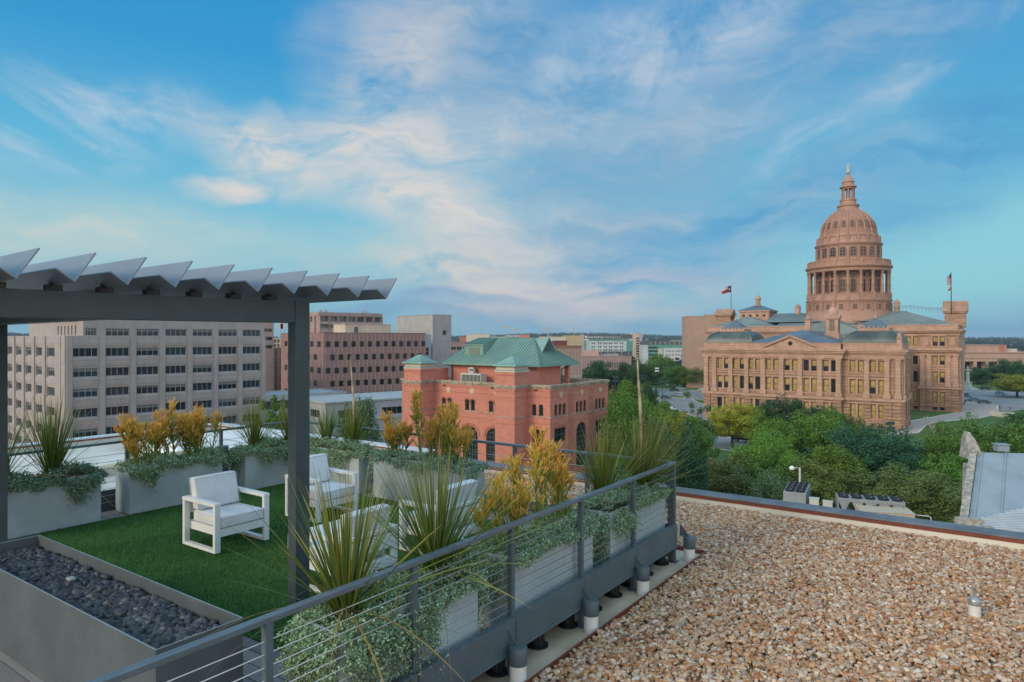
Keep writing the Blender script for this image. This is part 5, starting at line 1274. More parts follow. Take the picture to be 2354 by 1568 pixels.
mb=MB(); mb.tube([(10.7,4.75,Z(-5.2)),(10.7,4.75,Z(-2.4)),(11.6,3.6,Z(-1.8))],.11,8); mb.tube([(3.5,22.6,Z(-5.2)),(3.5,22.6,Z(-2.2)),(2.6,23.6,Z(-1.7))],.11,8); mb.build('downpipe',M_gfr,p)
mb=MB(); mb.bar((14.5,6,Z(-3.9)),(17.5,29,Z(-3.9)),.3,.35); mb.bar((14.2,5.5,Z(-3.9)),(17.4,5.5,Z(-3.9)),.3,.35)
for y in (6,14,22,29): mb.box(14.4+ (y-6)*.13,14.7+(y-6)*.13,y,y+.3,Z(-5.6),Z(-4.08))
mb.build('terrace_pergola',M_creamp,p)
# rooftop air conditioners on the brick building
wx=lambda pb,x,y,z: pb.matrix_world@Vector((x,y,z))
bpy.context.view_layer.update()
M_ac=mat('cream_metal',(.50,.50,.45),.5,.06,2)
def acunit(pb,x,y,z,w,d,h,label,rot=0,n=6,name='air_conditioner'):
    o=thing(name,label,'air conditioner',wx(pb,x,y,z),pb.rotation_euler.z+rot)
    mb=MB(); mb.box(0,w,0,d,.12,h); mb.box(.05,w-.05,.05,d-.05,0,.119); mb.box(w*.05,w*.45,-.04,d+.04,h+.001,h+.06); bevel(mb.build('casing',M_ac,o),.02)
    mb=MB(); 
    for k in range(n): mb.box(-.03,-.004,.12+(d-.24)*k/n,.12+(d-.24)*(k+.6)/n,.3,h-.15)
    mb.build('grille',M_gl,o)
    mb=MB()
    for k in range(2): mb.lathe([(w*.2,h+.061),(w*.2,h+.15),(w*.16,h+.16)],14,0,w*(.28+.44*k),d/2)
    mb.build('fan',M_frame,o); return o
acunit(p,1.0,14.2,Z(-4.95),1.6,4.3,1.75,'long cream air conditioner on the brick building\'s roof terrace',n=14)
acunit(p,2.5,17.0,Z(-3.15),.7,1.1,.85,'small cream air conditioner mounted above the long one',n=3)
acunit(p,1.0,9.0,Z(-4.95),1.2,1.6,1.7,'cream air conditioner half hidden by the right turret',n=5)

# ---- far skyline between the towers and the capitol
def block(name,label,x0,x1,ytop,Yd,m,ybase=None,depth=20,az=None,wins=None,glass=M_gl,fr=M_frame,roof=True,zt=None):
    """a distant block whose front spans x0..x1 of the view; wins=(cols,rows,w,h,ztop,pitch_z,margin)"""
    A=at(x0,800,Yd); B=at(x1,800,Yd); W=(B-A).length; top=at((x0+x1)/2,ytop,Yd).z; gz=GZ if Yd<650 else hz0(Yd)
    o=thing(name,label,'building',(A.x,A.y,gz),0 if az is None else R(az)); H=top-gz; ops=[]
    if wins:
        c,r,w_,h_,zt_,pz,mg=wins
        for j in range(r):
            for i in range(c):
                x=mg+(W-2*mg-w_)*(i/(c-1) if c>1 else .5); z=H-zt_-pz*j; ops.append((x,x+w_,z-h_,z))
    mb=MB(); mb.facade((0,0,0),(1,0,0),(0,-1,0),W,H,ops,.3)
    mb.face([(0,0,0),(0,depth,0),(0,depth,H),(0,0,H)]); mb.face([(W,0,0),(W,depth,0),(W,depth,H),(W,0,H)]); mb.face([(W,depth,0),(0,depth,0),(0,depth,H),(W,depth,H)]); mb.face([(0,0,H-.3),(W,0,H-.3),(W,depth,H-.3),(0,depth,H-.3)])
    mb.box(-.15,W+.15,-.15,.25,H+.002,H+.3); mb.build('wall',m,o)
    fillr(o,ops,simple(('bk',name),2,1,fr,glass,.12),.3); return o,W,H
def hz0(Y): 
    q=min(1,max(0,(Y-700)/3300.)); q=q*q*(3-2*q); return GZ+q*30
block('precast_building','pink grey building with two rows of windows left of the brick building\'s roof',1030,1080,787,300,M_pink,wins=(3,3,2.2,1.6,1.9,3.4,1.2),az=8)
block('cream_building','cream building with one dark square window above the green roof\'s left end',1071,1125,769,420,mat('cream_stone',(.56,.50,.42),.8,.05,.3),wins=(1,1,5,4.2,5.2,4,2.6))
block('brick_strip_building','low red brick strip left of the cream building',1056,1071,775,425,M_brickd)
block('flat_roof_building','long flat cream building behind the ridge of the green roof',1122,1290,779,600,mat('cream_stone_pale',(.60,.56,.50),.8,.05,.2),wins=(14,1,3,1.4,2.5,4,4))
block('plant_room','white plant room with pipes on the far flat roof',1163,1196,771,640,M_conc,wins=(3,1,2,1.4,1.5,3,1.2))
block('orange_block','small orange brick block beside the far plant room',1196,1217,770,640,M_brick)
block('low_dark_block','low grey block left of the far plant room',1128,1163,775,620,M_frame)
block('cream_hall','cream hall right of the green roof',1240,1300,775,430,bpy.data.materials['cream_stone'],wins=(5,1,1.6,1.4,3,4,6))
block('red_box','dark red roof box in front of the tan hall',1272,1303,784,400,mat('dark_red_panel',(.16,.035,.04),.6,.1,1))
block('tan_hall','plain tan hall left of the hospital',1297,1338,772,470,mat('tan_render',(.46,.34,.22),.8,.06,.2))
o,W,H=block('ribbed_brick_building','brown brick building with pale vertical ribs right of the green roof',1268,1340,796.5,228,mat('brown_brick',(.28,.155,.115),.8,.15,.5),az=14,depth=30)
mb=MB()
for k in range(17): mb.box(2.0+W*.05*k,2.25+W*.05*k,-.08,-.002,2,H-.8)
mb.build('rib',M_strip,o)
o,W,H=block('low_pink_building','long low pinkish building below the hospital',1330,1454,820,300,M_pink,wins=(16,1,.7,2.6,2.6,4,4),az=6,depth=30)
mb=MB(); mb.box(2,10,4,12,H,H+2.6); mb.build('penthouse',mat('pink_render',(.50,.32,.26),.8,.06,.3),o)
mb=MB()
for x in (11.5,13,15,16,17.2,18.4): mb.box(x,x+.9,6,7,H,H+1.1)
mb.box(12,14,3,4,H,H+.6); mb.build('roof_gear',M_frame,o)
# ---- hospital
Yh=700
hA=at(1335,800,Yh); sc=Yh/F; hp=thing('hospital','white and green glass hospital slab with a dark name band along its top','hospital',(hA.x,Yh,GZ))
def hx(x): return (x-1335)*sc
def hzv(y): return CAMZ-(y-HY)*sc-GZ
M_hw=mat('white_hospital_panel',(.46,.50,.52),.6,.22,.12,stretch=(.5,1,3),col2=(.58,.62,.63)); M_hg=glassmat('green_spandrel_glass',(.10,.30,.25),.15,.4,.1); M_hd=mat('dark_grey_band',(.085,.095,.115),.5,.1,.3); M_ht=mat('hospital_tan_stone',(.50,.41,.31),.7,.06,.3)
pier=hx(1342.5); xe=hx(1453)
rows=[hzv(y) for y in (779,787.5,795.5,803)]; wh=1.7
ow=[]
for j,z in enumerate(rows):
    if j==0: xs=[8+5.2*k for k in range(8)]
    else: xs=[c+d for c in (11,17.4,23,28.6,34.2,39.9) for d in (0,2.1)]
    for x in xs[:12]: ow.append((x,x+1.45,z-wh,z))
mb=MB(); mb.facade((pier,0,0),(1,0,0),(0,-1,0),xe-pier,hzv(778.4),[(a-pier,b-pier,c,d) for a,b,c,d in ow],.25,z0=hzv(808)); mb.face([(0,14,0),(xe,14,0),(xe,14,hzv(770)),(0,14,hzv(770))]); mb.face([(0,0,hzv(770)-.2),(xe,0,hzv(770)-.2),(xe,14,hzv(770)-.2),(0,14,hzv(770)-.2)])
hw_=mb.build('wall',M_hw,hp)
for o in ow: putwin(win(('hosp',1.45,1.7),1.45,1.7,1,2,M_frame,M_gl,.12),hp,(o[0],.23,o[2]))
mb=MB(); mb.box(pier+.1,xe-.1,-.12,-.003,hzv(784),hzv(783.2)) ; mb.box(pier,xe,-.06,-.002,hzv(783.6),hzv(779.4)) if False else None
mb.box(hx(1344),hx(1346.5),-.2,-.004,hzv(808),hzv(784)); mb.box(hx(1439.5),hx(1453)-.05,-.2,-.004,hzv(808),hzv(784))
for a,b in zip([8+5.2*k+1.5 for k in range(8)],[8+5.2*(k+1) for k in range(8)]): mb.box(a,min(b,xe-.1)-.05,-.15,-.004,hzv(783.4),hzv(779))
mb.build('green_glazing',M_hg,hp)
mb=MB(); mb.box(0,pier-.01,-.6,13.9,0,hzv(768.5)); mb.build('end_pier',M_conc,hp)
mb=MB(); mb.box(pier,xe,-.35,1,hzv(778.3),hzv(769.2)); sg=mb.build('sign_band',M_hd,hp)
mb=MB(); mb.box(hx(1342.5),xe,.6,12,0,hzv(808.2)); mb.build('base_storey',M_hd,hp)
mb=MB()
for x in (1348,1365,1381,1396,1412,1428,1445): mb.box(hx(x),hx(x)+.6,-.2,.59,hzv(816),hzv(808.1))
mb.build('column',M_conc,hp)
def text(s,size,loc,m,parent,rot=(PI/2,0,0),ext=.02,name='lettering',bold=0):
    cu=bpy.data.curves.new(name,'FONT'); cu.body=s; cu.size=size; cu.extrude=ext; cu.offset=bold; cu.materials.append(m)
    o=bpy.data.objects.new(name,cu); COL.objects.link(o); o.parent=parent; o.location=loc; o.rotation_euler=rot; bpy.context.view_layer.update()
    dg=bpy.context.evaluated_depsgraph_get(); me=bpy.data.meshes.new_from_object(o.evaluated_get(dg)); bpy.data.objects.remove(o)
    o=bpy.data.objects.new(name,me); COL.objects.link(o); o.parent=parent; o.location=loc; o.rotation_euler=rot; bpy.context.view_layer.update(); return o
M_lw=plain('white_letters',(.85,.85,.85),.5)
zs_=hzv(776); t1=text('Dell Seton Medical Center',2.3,(hx(1349.6),-.40,zs_),M_lw,sg,bold=.035); wd=t1.dimensions.x
f=(hx(1387.3)-hx(1349.6))/max(wd,.1); t1.scale=(f,f,1)
t2=text('at The University of Texas',2.2,(hx(1388.6),-.40,zs_),M_lw,sg); f=(hx(1425)-hx(1388.6))/max(t2.dimensions.x,.1); t2.scale=(f,f,1)
mb=MB(); cxs,czs=hx(1346.4),zs_+.75; mb.loft([[(cxs+1.0*cos(2*PI*k/20),-.36,czs+1.0*sin(2*PI*k/20)) for k in range(20)],[(cxs+1.0*cos(2*PI*k/20),-.44,czs+1.0*sin(2*PI*k/20)) for k in range(20)]]); mb.build('round_logo',M_lw,sg)
mb=MB(); 
for z in (-.35,.0,.35): mb.box(cxs-.65,cxs+.65,-.47,-.441,czs+z-.07,czs+z+.07)
mb.build('logo_stripes',M_hd,sg)
mb=MB(); a,b=hx(1453.3),hx(1475.5); mb.box(a,a+3.6,-2,12,0,hzv(766.2)); mb.box(a+7.0,b-3.2,-2,12,0,hzv(766.2)); mb.box(a+3.59,a+7.01,-1.4,12,0,hzv(767)); st=mb.build('stair_tower',M_ht,hp)
mb=MB()
for k in range(10): mb.box(a+3.7,a+6.9,-1.55,-1.402,hzv(776+6*k)-1.5,hzv(776+6*k))
mb.build('stair_window',M_gl,st)
mb=MB(); mb.box(b-3.19,b,-1.6,12,0,hzv(766.6)); mb.build('grey_wall',M_conc,hp)
mb=MB()
for k in range(4): mb.bar((a+2+1.6*k,2,hzv(766.2)),(a+3.5+1.6*k,2,hzv(764+.6*k)),.25,.25)
mb.build('roof_gear',M_hd,hp)
# right wing of the hospital
wp=thing('hospital_wing','lower hospital wing with green glass corner and white window wall behind the trees','hospital',(at(1476,800,660).x,660,GZ)); sw=660/F
wx_=lambda x:(x-1476)*sw
wz=lambda y: CAMZ-(y-HY)*sw-GZ
mb=MB(); mb.box(0,wx_(1489.5),0,14,0,wz(793)); mb.build('panel_wall',M_hw,wp)
mb=MB(); mb.box(0,wx_(1582),.4,14,wz(793),wz(784.5)); mb.box(wx_(1489.6),wx_(1582),.25,.39,wz(793),wz(791.5)); mb.build('roof_storey',M_hd,wp)
mb=MB()
for k in range(8): mb.box(wx_(1495+11*k),wx_(1496+11*k),.1,.39,wz(792),wz(785))
mb.box(wx_(1545),wx_(1580),1,8,wz(784.4),wz(783)); mb.build('roof_post',M_ht,wp)
mb=MB(); mb.box(wx_(1489.6),wx_(1524.5),.3,14,0,wz(793.1)); mb.box(wx_(1524.6),wx_(1582),.05,13.9,wz(800),wz(793.05)); mb.build('green_glazing',M_hg,wp)
mb=MB()
for k in range(4): mb.box(wx_(1490),wx_(1512),.15,.299,wz(801+8.2*k),wz(797+8.2*k))
mb.build('ribbon_window',M_gl,wp)
mb=MB(); mb.box(wx_(1512),wx_(1523),.1,.28,wz(828),wz(801)); mb.build('tan_panel',M_ht,wp)
ow=[(wx_(1530+d+e)-wx_(1524.6),wx_(1530+d+e)-wx_(1524.6)+.75,wz(809+9*j),wz(805.5+9*j)) for d in (0,7,14,22.5,29,35.5,42) for e in (0,2.6) for j in range(3)]
mb=MB(); mb.facade((wx_(1524.6),0,0),(1,0,0),(0,-1,0),wx_(1582)-wx_(1524.6),wz(800.05),ow,.2,z0=wz(830)); mb.build('window_wall',mat('white_render',(.50,.49,.50),.7,.05,.3),wp)
for o in ow: putwin(win(('hw',.75,round(o[3]-o[2],2)),.75,o[3]-o[2],1,2,M_frame,M_gl,.08),wp,(wx_(1524.6)+o[0],.18,o[2]))
# ---- plain tan tower left of the capitol
p=bldg('tan_tower','tall windowless tan tower standing left of the capitol',at(1578,834,345).xy.to_3d()+Vector((0,0,GZ)),85)
p.rotation_euler=(0,0,R(-4))
mb=MB(); H=Z(at(1578,728,345).z); mb.box(0,20,0,14,0,H); mb.box(-.1,20.1,-.1,14.1,H+.001,H+.25); mb.box(13,22,16,22,0,H+1.6); mb.build('wall',M_tanb,p)
mb=MB()
for x in (.8,9.4,17.5): mb.bar((x,.5,H),(x,.5,H+4.5),.12,.12)
mb.box(13,13.4,-.02,-.002,H-14,H-5); mb.build('roof_gear',M_frame,p)
# ---- granite kiosk and domed pavilion near the brick building
p=thing('kiosk','small pink granite kiosk with a slate pyramid roof beside the car park','kiosk',on(1421,891,GZ),.5)
mb=MB(); mb.facade((-4,-4,0),(1,0,0),(0,-1,0),8,3.6,[(1,3,.3,2.6)],.3); mb.box(-4,4,-3.69,4,0,3.6); mb.box(-4.4,4.4,-4.4,4.4,3.601,4.0); mb.build('wall',M_pink,p)
mb=MB(); mb.sq([(5.0,4.0),(4.9,4.15),(.3,6.6)],0,0); mb.lathe([(.25,6.5),(.1,7.0)],8); mb.build('roof',mat('kiosk_slate',(.10,.12,.15),.5,.1,.6),p)
putwin(win('kk',2,2.3,2,1,M_gfr,M_ggl,.1) if False else win('kk',2,2.3,2,1,M_gfr,M_ggl,.1),p,(-3,-3.75,.3))
p=thing('pavilion','pavilion with a dark rounded roof and white vents behind the brick building\'s corner',"pavilion",on(1310,884,GZ),.4)
mb=MB(); mb.box(-9,9,-6,6,0,6.2); mb.box(-9.5,9.5,-6.5,6.5,6.2,6.8); mb.build('wall',M_pink,p)
mb=MB(); mb.sq([(1,6.8),(.97,7.6),(.88,8.6),(.7,9.3),(.45,9.7)],0,0,0,9.2,6.2); mb.sq([(.42,9.7),(.05,11)],0,0,0,9,6); mb.build('roof',mat('dark_lead',(.05,.055,.065),.45,.2,.4),p)
mb=MB()
for k in range(7): mb.lathe([(.22,9.2),(.3,10.2),(.1,10.5)],8,0,-6+2*k,-5.0)
mb.build('roof_vent',M_white if 'M_white' in globals() else M_conc,p)
# ---- pillared library to the right
p=thing('library','long pink granite library with square pillars behind the dark trees at the right','library',(at(2205,800,425).x,425,GZ),R(-6))
sl=425/F; L_=95
def lz(y): return CAMZ-(y-HY)*sl-GZ
mb=MB(); mb.box(0,L_,0,30,lz(831),lz(810)); mb.box(-.4,L_,-.4,30,lz(824),lz(822.8)); mb.box(-.6,L_,-.6,30,lz(811),lz(810)+.05); mb.box(6,29,3,20,lz(810),lz(793.5)); mb.box(5.6,29.4,2.6,20,lz(793.5),lz(792.5)); mb.box(0,L_,5,30,0,lz(831.1))
lw=mb.build('wall',mat('library_granite',(.43,.27,.215),.75,.08,.25,.06,2),p)
for k in range(13):
    mb=MB(); mb.box(1.5+7.0*k,3.2+7.0*k,.1,1.6,0,lz(831)-.002); mb.build('pillar',bpy.data.materials['library_granite'],p)
mb=MB()
for k in range(12): mb.box(3.4+7*k,8.3+7*k,4.9,4.99,2,lz(831.5))
mb.build('window',M_gl,p)
mb=MB(); mb.box(24.5,28,2.9,2.99,lz(809),lz(795)); mb.build('brown_panel',M_brickd,p)
mb=MB(); mb.box(30,37,6,14,lz(810)+.06,lz(802)); mb.build('roof_hut',M_creamp,p)
text('TEXAS STATE LIBRARY',1.0,(14,-.03,lz(829)),plain('carved_letters',(.25,.15,.12),.8),p)  if False else None

# ---- masts on the skyline
for i,(x,yt,Yd,kd) in enumerate(((1108,752,900,0),(1132,752,900,0),(1163,750,800,1),(1186,755,820,1),(1259,754,900,1),(1319,753,900,0),(1437,735,1800,0))):
    t_=at(x,yt,Yd); o=thing('mast',['thin antenna mast above the cream building, left one','thin antenna mast above the cream building, right one','tall sports floodlight mast behind the green roof','shorter sports floodlight mast behind the green roof','sports floodlight mast above the orange block','dark thin mast right of the orange block','very tall faint lattice mast left of the hospital'][i],'mast',(t_.x,t_.y,hz0(Yd)))
    h=t_.z-hz0(Yd); mb=MB(); mb.bar((0,0,0),(0,0,h),.7,.7); mb.build('pole',M_frame,o)
    if kd: mb=MB(); mb.box(-4,4,-.5,.5,h-2.2,h); mb.build('lamp_array',M_frame,o)

# ---- annex roof beyond the parapet with chillers, and the old building with a blue metal roof
zA=-15.1
p=thing('annex','low annex with a grey flat roof carrying chillers beyond the parapet','building',on(1850,1190,zA)*1.0,ROT_T); o_=on(1830,1205,zA); p.location=(o_.x,o_.y,GZ)
mb=MB(); mb.box(-3,4,-9,4,0,zA-GZ-.62); mb.build('wall',mat('annex_roof',(.25,.24,.23),.8,.15,1),p)
M_chl=mat('chiller_grey',(.25,.265,.28),.45,.08,2)
def chiller(label,x,y,Yd,L,rot,n,zb):
    b=on(x,y,zb); o=thing('chiller',label,'chiller',b,rot); Wd,H=2.2,2.3
    mb=MB(); mb.box(0,L,0,Wd,H-.28,H); mb.box(0,.12,0,Wd,0,H-.281); mb.box(L-.12,L,0,Wd,0,H-.281); mb.box(0,L,.05,Wd-.05,0,.16); bevel(mb.build('frame',M_chl,o),.02)
    u=L/n
    for y0 in (.02,Wd-.08):
        mb=MB(); mb.box(.13,L-.13,y0,y0+.06,H-.34,H-.285)
        for k in range(n):
            xa=u*k+.1
            mb.loft([[(xa,y0,H-.3),(xa+u-.2,y0,H-.3),(xa+u*.5-.1,y0,.75)],[(xa,y0+.06,H-.3),(xa+u-.2,y0+.06,H-.3),(xa+u*.5-.1,y0+.06,.75)]])
        mb.build('coil',M_chl,o)
    mb=MB(); mb.box(.2,L-.2,.35,Wd-.35,.3,1.0); mb.tube([(.3,.2,.45),(L-.3,.2,.45)],.12,8); mb.build('compressor',M_black,o)
    for k in range(n):
        for j in range(2):
            mb=MB(); cx,cyy=u*(k+.5),Wd*(.27+.46*j); mb.lathe([(.46,H+.002),(.48,H+.16),(.43,H+.2),(.40,H+.1),(.12,H+.1),(.1,H+.17)],18,0,cx,cyy); mb.build('fan',M_black,o,True,ang=40)
    return o
zb=zA
ch=chiller('long grey rooftop chiller with five fan bays and a blue oval badge',1925,1197,0,6.0,R(-20),5,zb-.6)
cb=ch
mb=MB(); mb.loft([[(3.4+.42*cos(2*PI*k/18),-.05,1.62+.2*sin(2*PI*k/18)) for k in range(18)],[(3.4+.42*cos(2*PI*k/18),-.002,1.62+.2*sin(2*PI*k/18)) for k in range(18)]]); bd=mb.build('badge',plain('badge_blue',(.02,.05,.30),.4),ch)
text('Carrier',.2,(3.11,-.06,1.56),M_lw,bd)
chiller('grey rooftop chiller seen end-on left of the long chiller',1852,1186,0,5.5,R(62),4,zb-.6)
def boxthing(name,label,cat,x,y,z,sx,sy,sz,rot,m,lid=None):
    o=thing(name,label,cat,on(x,y,z),rot); mb=MB(); mb.box(-sx/2,sx/2,-sy/2,sy/2,0,sz); bevel(mb.build('casing',m,o),.02)
    mb=MB(); mb.box(-sx/2-.04,sx/2+.04,-sy/2-.04,sy/2+.04,sz+.002,sz+.06); mb.build('lid',lid or m,o); return o
M_duct=mat('tan_duct',(.48,.40,.30),.7,.12,2)
boxthing('control_cabinet','white control cabinet left of the long chiller, nearer the end-on chiller','cabinet',1871,1188,zb-.6,.9,.6,1.9,R(-25),M_ac)
boxthing('control_cabinet','white control cabinet directly beside the long chiller','cabinet',1902,1191,zb-.6,.9,.6,1.7,R(-25),M_ac)
o=boxthing('duct_housing','tan sheet metal duct housing in front of the long chiller','duct',2032,1212,zb-.6,4.6,2.6,1.7,R(-14),M_duct)
o=boxthing('duct_housing','tan sloping duct at the left of the end-on chiller','duct',1806,1180,zb-.6,2.6,1.6,1.1,R(30),M_duct)
o=thing('pipe_run','silver pipework with handrail at the right end of the chillers','pipes',on(2085,1212,zb-.6),R(-14))
mb=MB(); mb.tube([(-1.5,0,.5),(1.6,0,.5),(1.6,0,0)],.18,8); mb.tube([(-1.5,.6,.4),(1.4,.6,.4)],.14,8)
for x in (-1,-.2,.6): mb.lathe([(.16,.5),(.22,.8),(.1,1.0)],8,0,x,0)
mb.build('pipe',M_chr0 if 'M_chr0' in globals() else plain('silver_pipe',(.5,.52,.53),.35,.7),o,True)
mb=MB(); mb.tube([(-2.5,-.5,1.5),(1.7,-.5,1.3),(1.9,-.5,1.2),(1.95,-.5,0)],.04,6); mb.bar((0,-.5,0),(0,-.5,1.4),.05,.05); mb.build('handrail',plain('white_rail',(.7,.7,.7),.4),o)
# old stone building with blue-grey metal roof
M_bm=mat('blue_grey_sheet_roof',(.25,.305,.35),.45,.1,.5,.03,4,streak=.2)
M_rub=mat('rubble_stone',(.38,.36,.33),.95,.45,3,.9,8,col2=(.52,.48,.42))
A=at(2247,1040,46); B=at(2226,1198,40); 
dirR=Vector((U.x*-1*0+cos(R(-8)),sin(R(-8)),0))
p=thing('old_stone_building','old stone building with a blue grey sheet metal roof at the right edge','building',(B.x,B.y,GZ),R(-8))
Rz=Matrix.Rotation(R(8),4,'Z'); loc=lambda v: Rz@(Vector(v)-Vector((B.x,B.y,GZ)))
a_,b__=loc(A),loc(B); Wd=22
mb=MB(); mb.face([b__,b__+Vector((Wd,0,0)),a_+Vector((Wd,0,0)),a_])
for k in range(12):
    o_=Vector((1.45*k+.3,0,.04)); mb.bar(b__+o_,a_+o_,.07,.09)
for f in (): mb.bar(b__.lerp(a_,f)+Vector((0,0,.005)),b__.lerp(a_,f)+Vector((Wd,0,.005)),.03,.02)
mb.build('roof',M_bm,p)
back=a_+Vector((0,1.5,-1.5))
mb=MB(); mb.face([a_,a_+Vector((Wd,0,0)),back+Vector((Wd,0,0)),back]); mb.build('rear_roof',M_bm,p)
mb=MB(); n_=14
for k in range(n_):
    u0,u1=k/n_,(k+1)/n_; q0,q1=b__.lerp(a_,u0),b__.lerp(a_,u1); h=.26+.06*sin(k*2.1)
    mb.loft([[q0+Vector((-.5,0,-1.5)),q0+Vector((-.03,0,-1.5)),q0+Vector((-.03,0,h)),q0+Vector((-.5,0,h-.05))],[q1+Vector((-.5,0,-1.5)),q1+Vector((-.03,0,-1.5)),q1+Vector((-.03,0,h)),q1+Vector((-.5,0,h-.05))]])
e_=Vector((0,1.0,0)); mb.loft([[(b__.x-.45,b__.y,0),(b__.x+Wd,b__.y,0),(a_.x+Wd,a_.y+1,0),(a_.x-.45,a_.y+1,0)],[(b__.x-.45,b__.y,b__.z-.9),(b__.x+Wd,b__.y,b__.z-.9),(a_.x+Wd,a_.y+1,a_.z-.9),(a_.x-.45,a_.y+1,a_.z-.9)]])
q=a_+Vector((-.4,.1,0)); mb.loft([[q+Vector((-.4,-.6,-.4)),q+Vector((.55,-.6,-.4)),q+Vector((.55,.7,-.4)),q+Vector((-.4,.7,-.4))],[q+Vector((-.35,-.3,.7)),q+Vector((.25,-.3,.7)),q+Vector((.25,.5,.7)),q+Vector((-.35,.5,.7))],[q+Vector((-.3,0,1.35)),q+Vector((-.05,0,1.35)),q+Vector((-.05,.3,1.35)),q+Vector((-.3,.3,1.35))]])
mb.build('gable_parapet',M_rub,p)
mb=MB(); mb.box(b__.x-.8,b__.x+.5,b__.y-.5,b__.y-.02,b__.z-.9,b__.z+.25); mb.box(b__.x-.5,b__.x+.9,b__.y-.9,b__.y-.51,b__.z-1.0,b__.z-.1); mb.build('kneeler_stone',M_rub,p)
mb=MB(); q=a_+Vector((1.6,.3,.1)); mb.box(q.x-.35,q.x+.35,q.y-.3,q.y+.3,q.z,q.z+.42); mb.box(q.x-.42,q.x+.42,q.y-.37,q.y+.37,q.z+.421,q.z+.47); mb.build('roof_vent',M_bm,p)
mb=MB(); sl_=a_-b__; SL=sl_.length; ud=sl_.normalized(); nz_=Vector((1,0,0)).cross(ud).normalized()
if nz_.z<0: nz_=-nz_
for k in range(34):      # ribbed lower roof lapping over the foot of the slope, cut on a diagonal valley
    d=.17*k-1.7; x0=max(.35,d/(.21*SL)*3.2+.3); q=b__+ud*d+nz_*.10
    mb.bar(q+Vector((x0,0,0)),q+Vector((Wd,0,0)),.09,.10,0,nz_); mb.bar(q+ud*.085+Vector((x0,0,-.03)),q+ud*.085+Vector((Wd,0,-.03)),.078,.05,0,nz_)
mb.build('ribbed_roof',mat('pale_ribbed_sheet',(.42,.45,.48),.45,.1,1),p)
# ================================================================= GROUND, ROADS, TREES, CARS
M_city=mat('city_ground',(.085,.095,.06),.9,.35,.02,0,1,col2=(.13,.12,.10))
M_lawn=mat('lawn',(.06,.135,.022),.9,.22,.08,.3,2,col2=(.09,.16,.03))
M_asph=mat('asphalt',(.25,.24,.245),.85,.15,.15,.2,3,col2=(.30,.285,.285))
M_pave=mat('pink_paving',(.42,.36,.33),.8,.10,.5,.15,4)
M_kerb=mat('pale_kerb',(.62,.57,.50),.8,.12,.6)
def hz(x,y):
    r=math.hypot(x,y); a=math.atan2(x,y); q=min(1,max(0,(r-700)/3300.)); q=q*q*(3-2*q)
    return GZ+q*(30+9*sin(a*7+1)+6*sin(a*17))
mb=MB(); rs=[3,40,90,160,260,400,560,760,1000,1350,1800,2400,3100,4000,5200,7000,10000]; NA=96
pts=[[(r*sin(2*PI*k/NA),r*cos(2*PI*k/NA),hz(r*sin(2*PI*k/NA),r*cos(2*PI*k/NA))-(0 if r<4200 else (r-4200)*.006)) for k in range(NA)] for r in rs]
for i in range(len(rs)-1):
    for k in range(NA):
        k2=(k+1)%NA; mb.face([pts[i][k2],pts[i][k],pts[i+1][k],pts[i+1][k2]])
mb.face([pts[0][k] for k in range(NA)])
struct(mb.build('ground',M_city))
def sheet(name,m,P,dz,kerb=None,kind=True):
    pts=[on(x,y) for x,y in P]; mb=MB(); mb.face([(p.x,p.y,GZ+dz) for p in pts]); o=mb.build(name,m); struct(o)
    if o.data.polygons[0].normal.z<0: o.data.flip_normals()
    return o
def kerb(P,w=.35,h=.14,label=None):
    pts=[on(x,y) for x,y in P]; mb=MB()
    for a,b in zip(pts,pts[1:]): mb.bar((a.x,a.y,GZ+h/2),(b.x,b.y,GZ+h/2),w,h)
    struct(mb.build('kerb',M_kerb))
sheet('lawn',M_lawn,[(1240,1250),(3300,1250),(3300,880),(2300,860),(1380,866)],.02)
sheet('paved_plaza',M_pave,[(2064,989),(2088,969),(2203,949),(2216,930),(2217,921),(2282,929),(2297,933.5),(2296,951),(2249,962),(2150,971),(2130,975.6),(2110.6,995),(2074,1000),(2030,1000)],.06)
kerb([(2074,1000),(2110.6,995),(2130,975.6),(2150,971),(2249,962),(2296,951)]); kerb([(2088,969),(2150,958),(2203,948)])
kerb([(2222,921),(2282,929),(2297,933.5)],.3)
sheet('road',M_asph,[(2212,897),(2300,899),(2420,903),(2420,932),(2330,945),(2299,951),(2299,934),(2283,928),(2217,919)],.04)
kerb([(2212,896),(2300,898),(2420,902)])
sheet('car_park',M_asph,[(1470,893),(1524,895),(1626,899),(1626,972),(1600,960),(1545,936),(1470,925)],.04)
kerb([(1470,892.5),(1524,894.5),(1626,898.5)]); kerb([(1470,926),(1545,937),(1600,961)])
for nm,P in (('a',[(1488,907.5),(1508,906.3),(1519,910),(1519,914.5),(1500,912.5)]),('b',[(1532,909),(1548,908.5),(1572,913),(1574,917),(1545,914)]),('c',[(1590,918),(1626,921),(1626,933),(1604,926)]),('d',[(1552,899.5),(1588,901.5),(1588,903.3),(1552,901.4)])):
    sheet('lawn_island',M_lawn,P,.10); kerb(P+[P[0]],.3)
sheet('road',M_asph,[(1590,990),(1640,1000),(1760,1020),(1960,1062),(2080,1092),(2080,1120),(1900,1088),(1740,1045),(1640,1030),(1585,1024)],.05)
kerb([(1590,990),(1640,1000),(1760,1020),(1960,1062),(2080,1092)]); kerb([(1585,1025),(1640,1031),(1740,1046),(1900,1089)])
kerb([(1612,1018),(1632,1009)],.2,.07)
sheet('street',M_asph,[(1150,1600),(2900,1600),(2600,1230),(1200,1230)],.03)
sheet('street',M_asph,[(950,1060),(1270,1010),(1210,985),(930,1000)],.03)

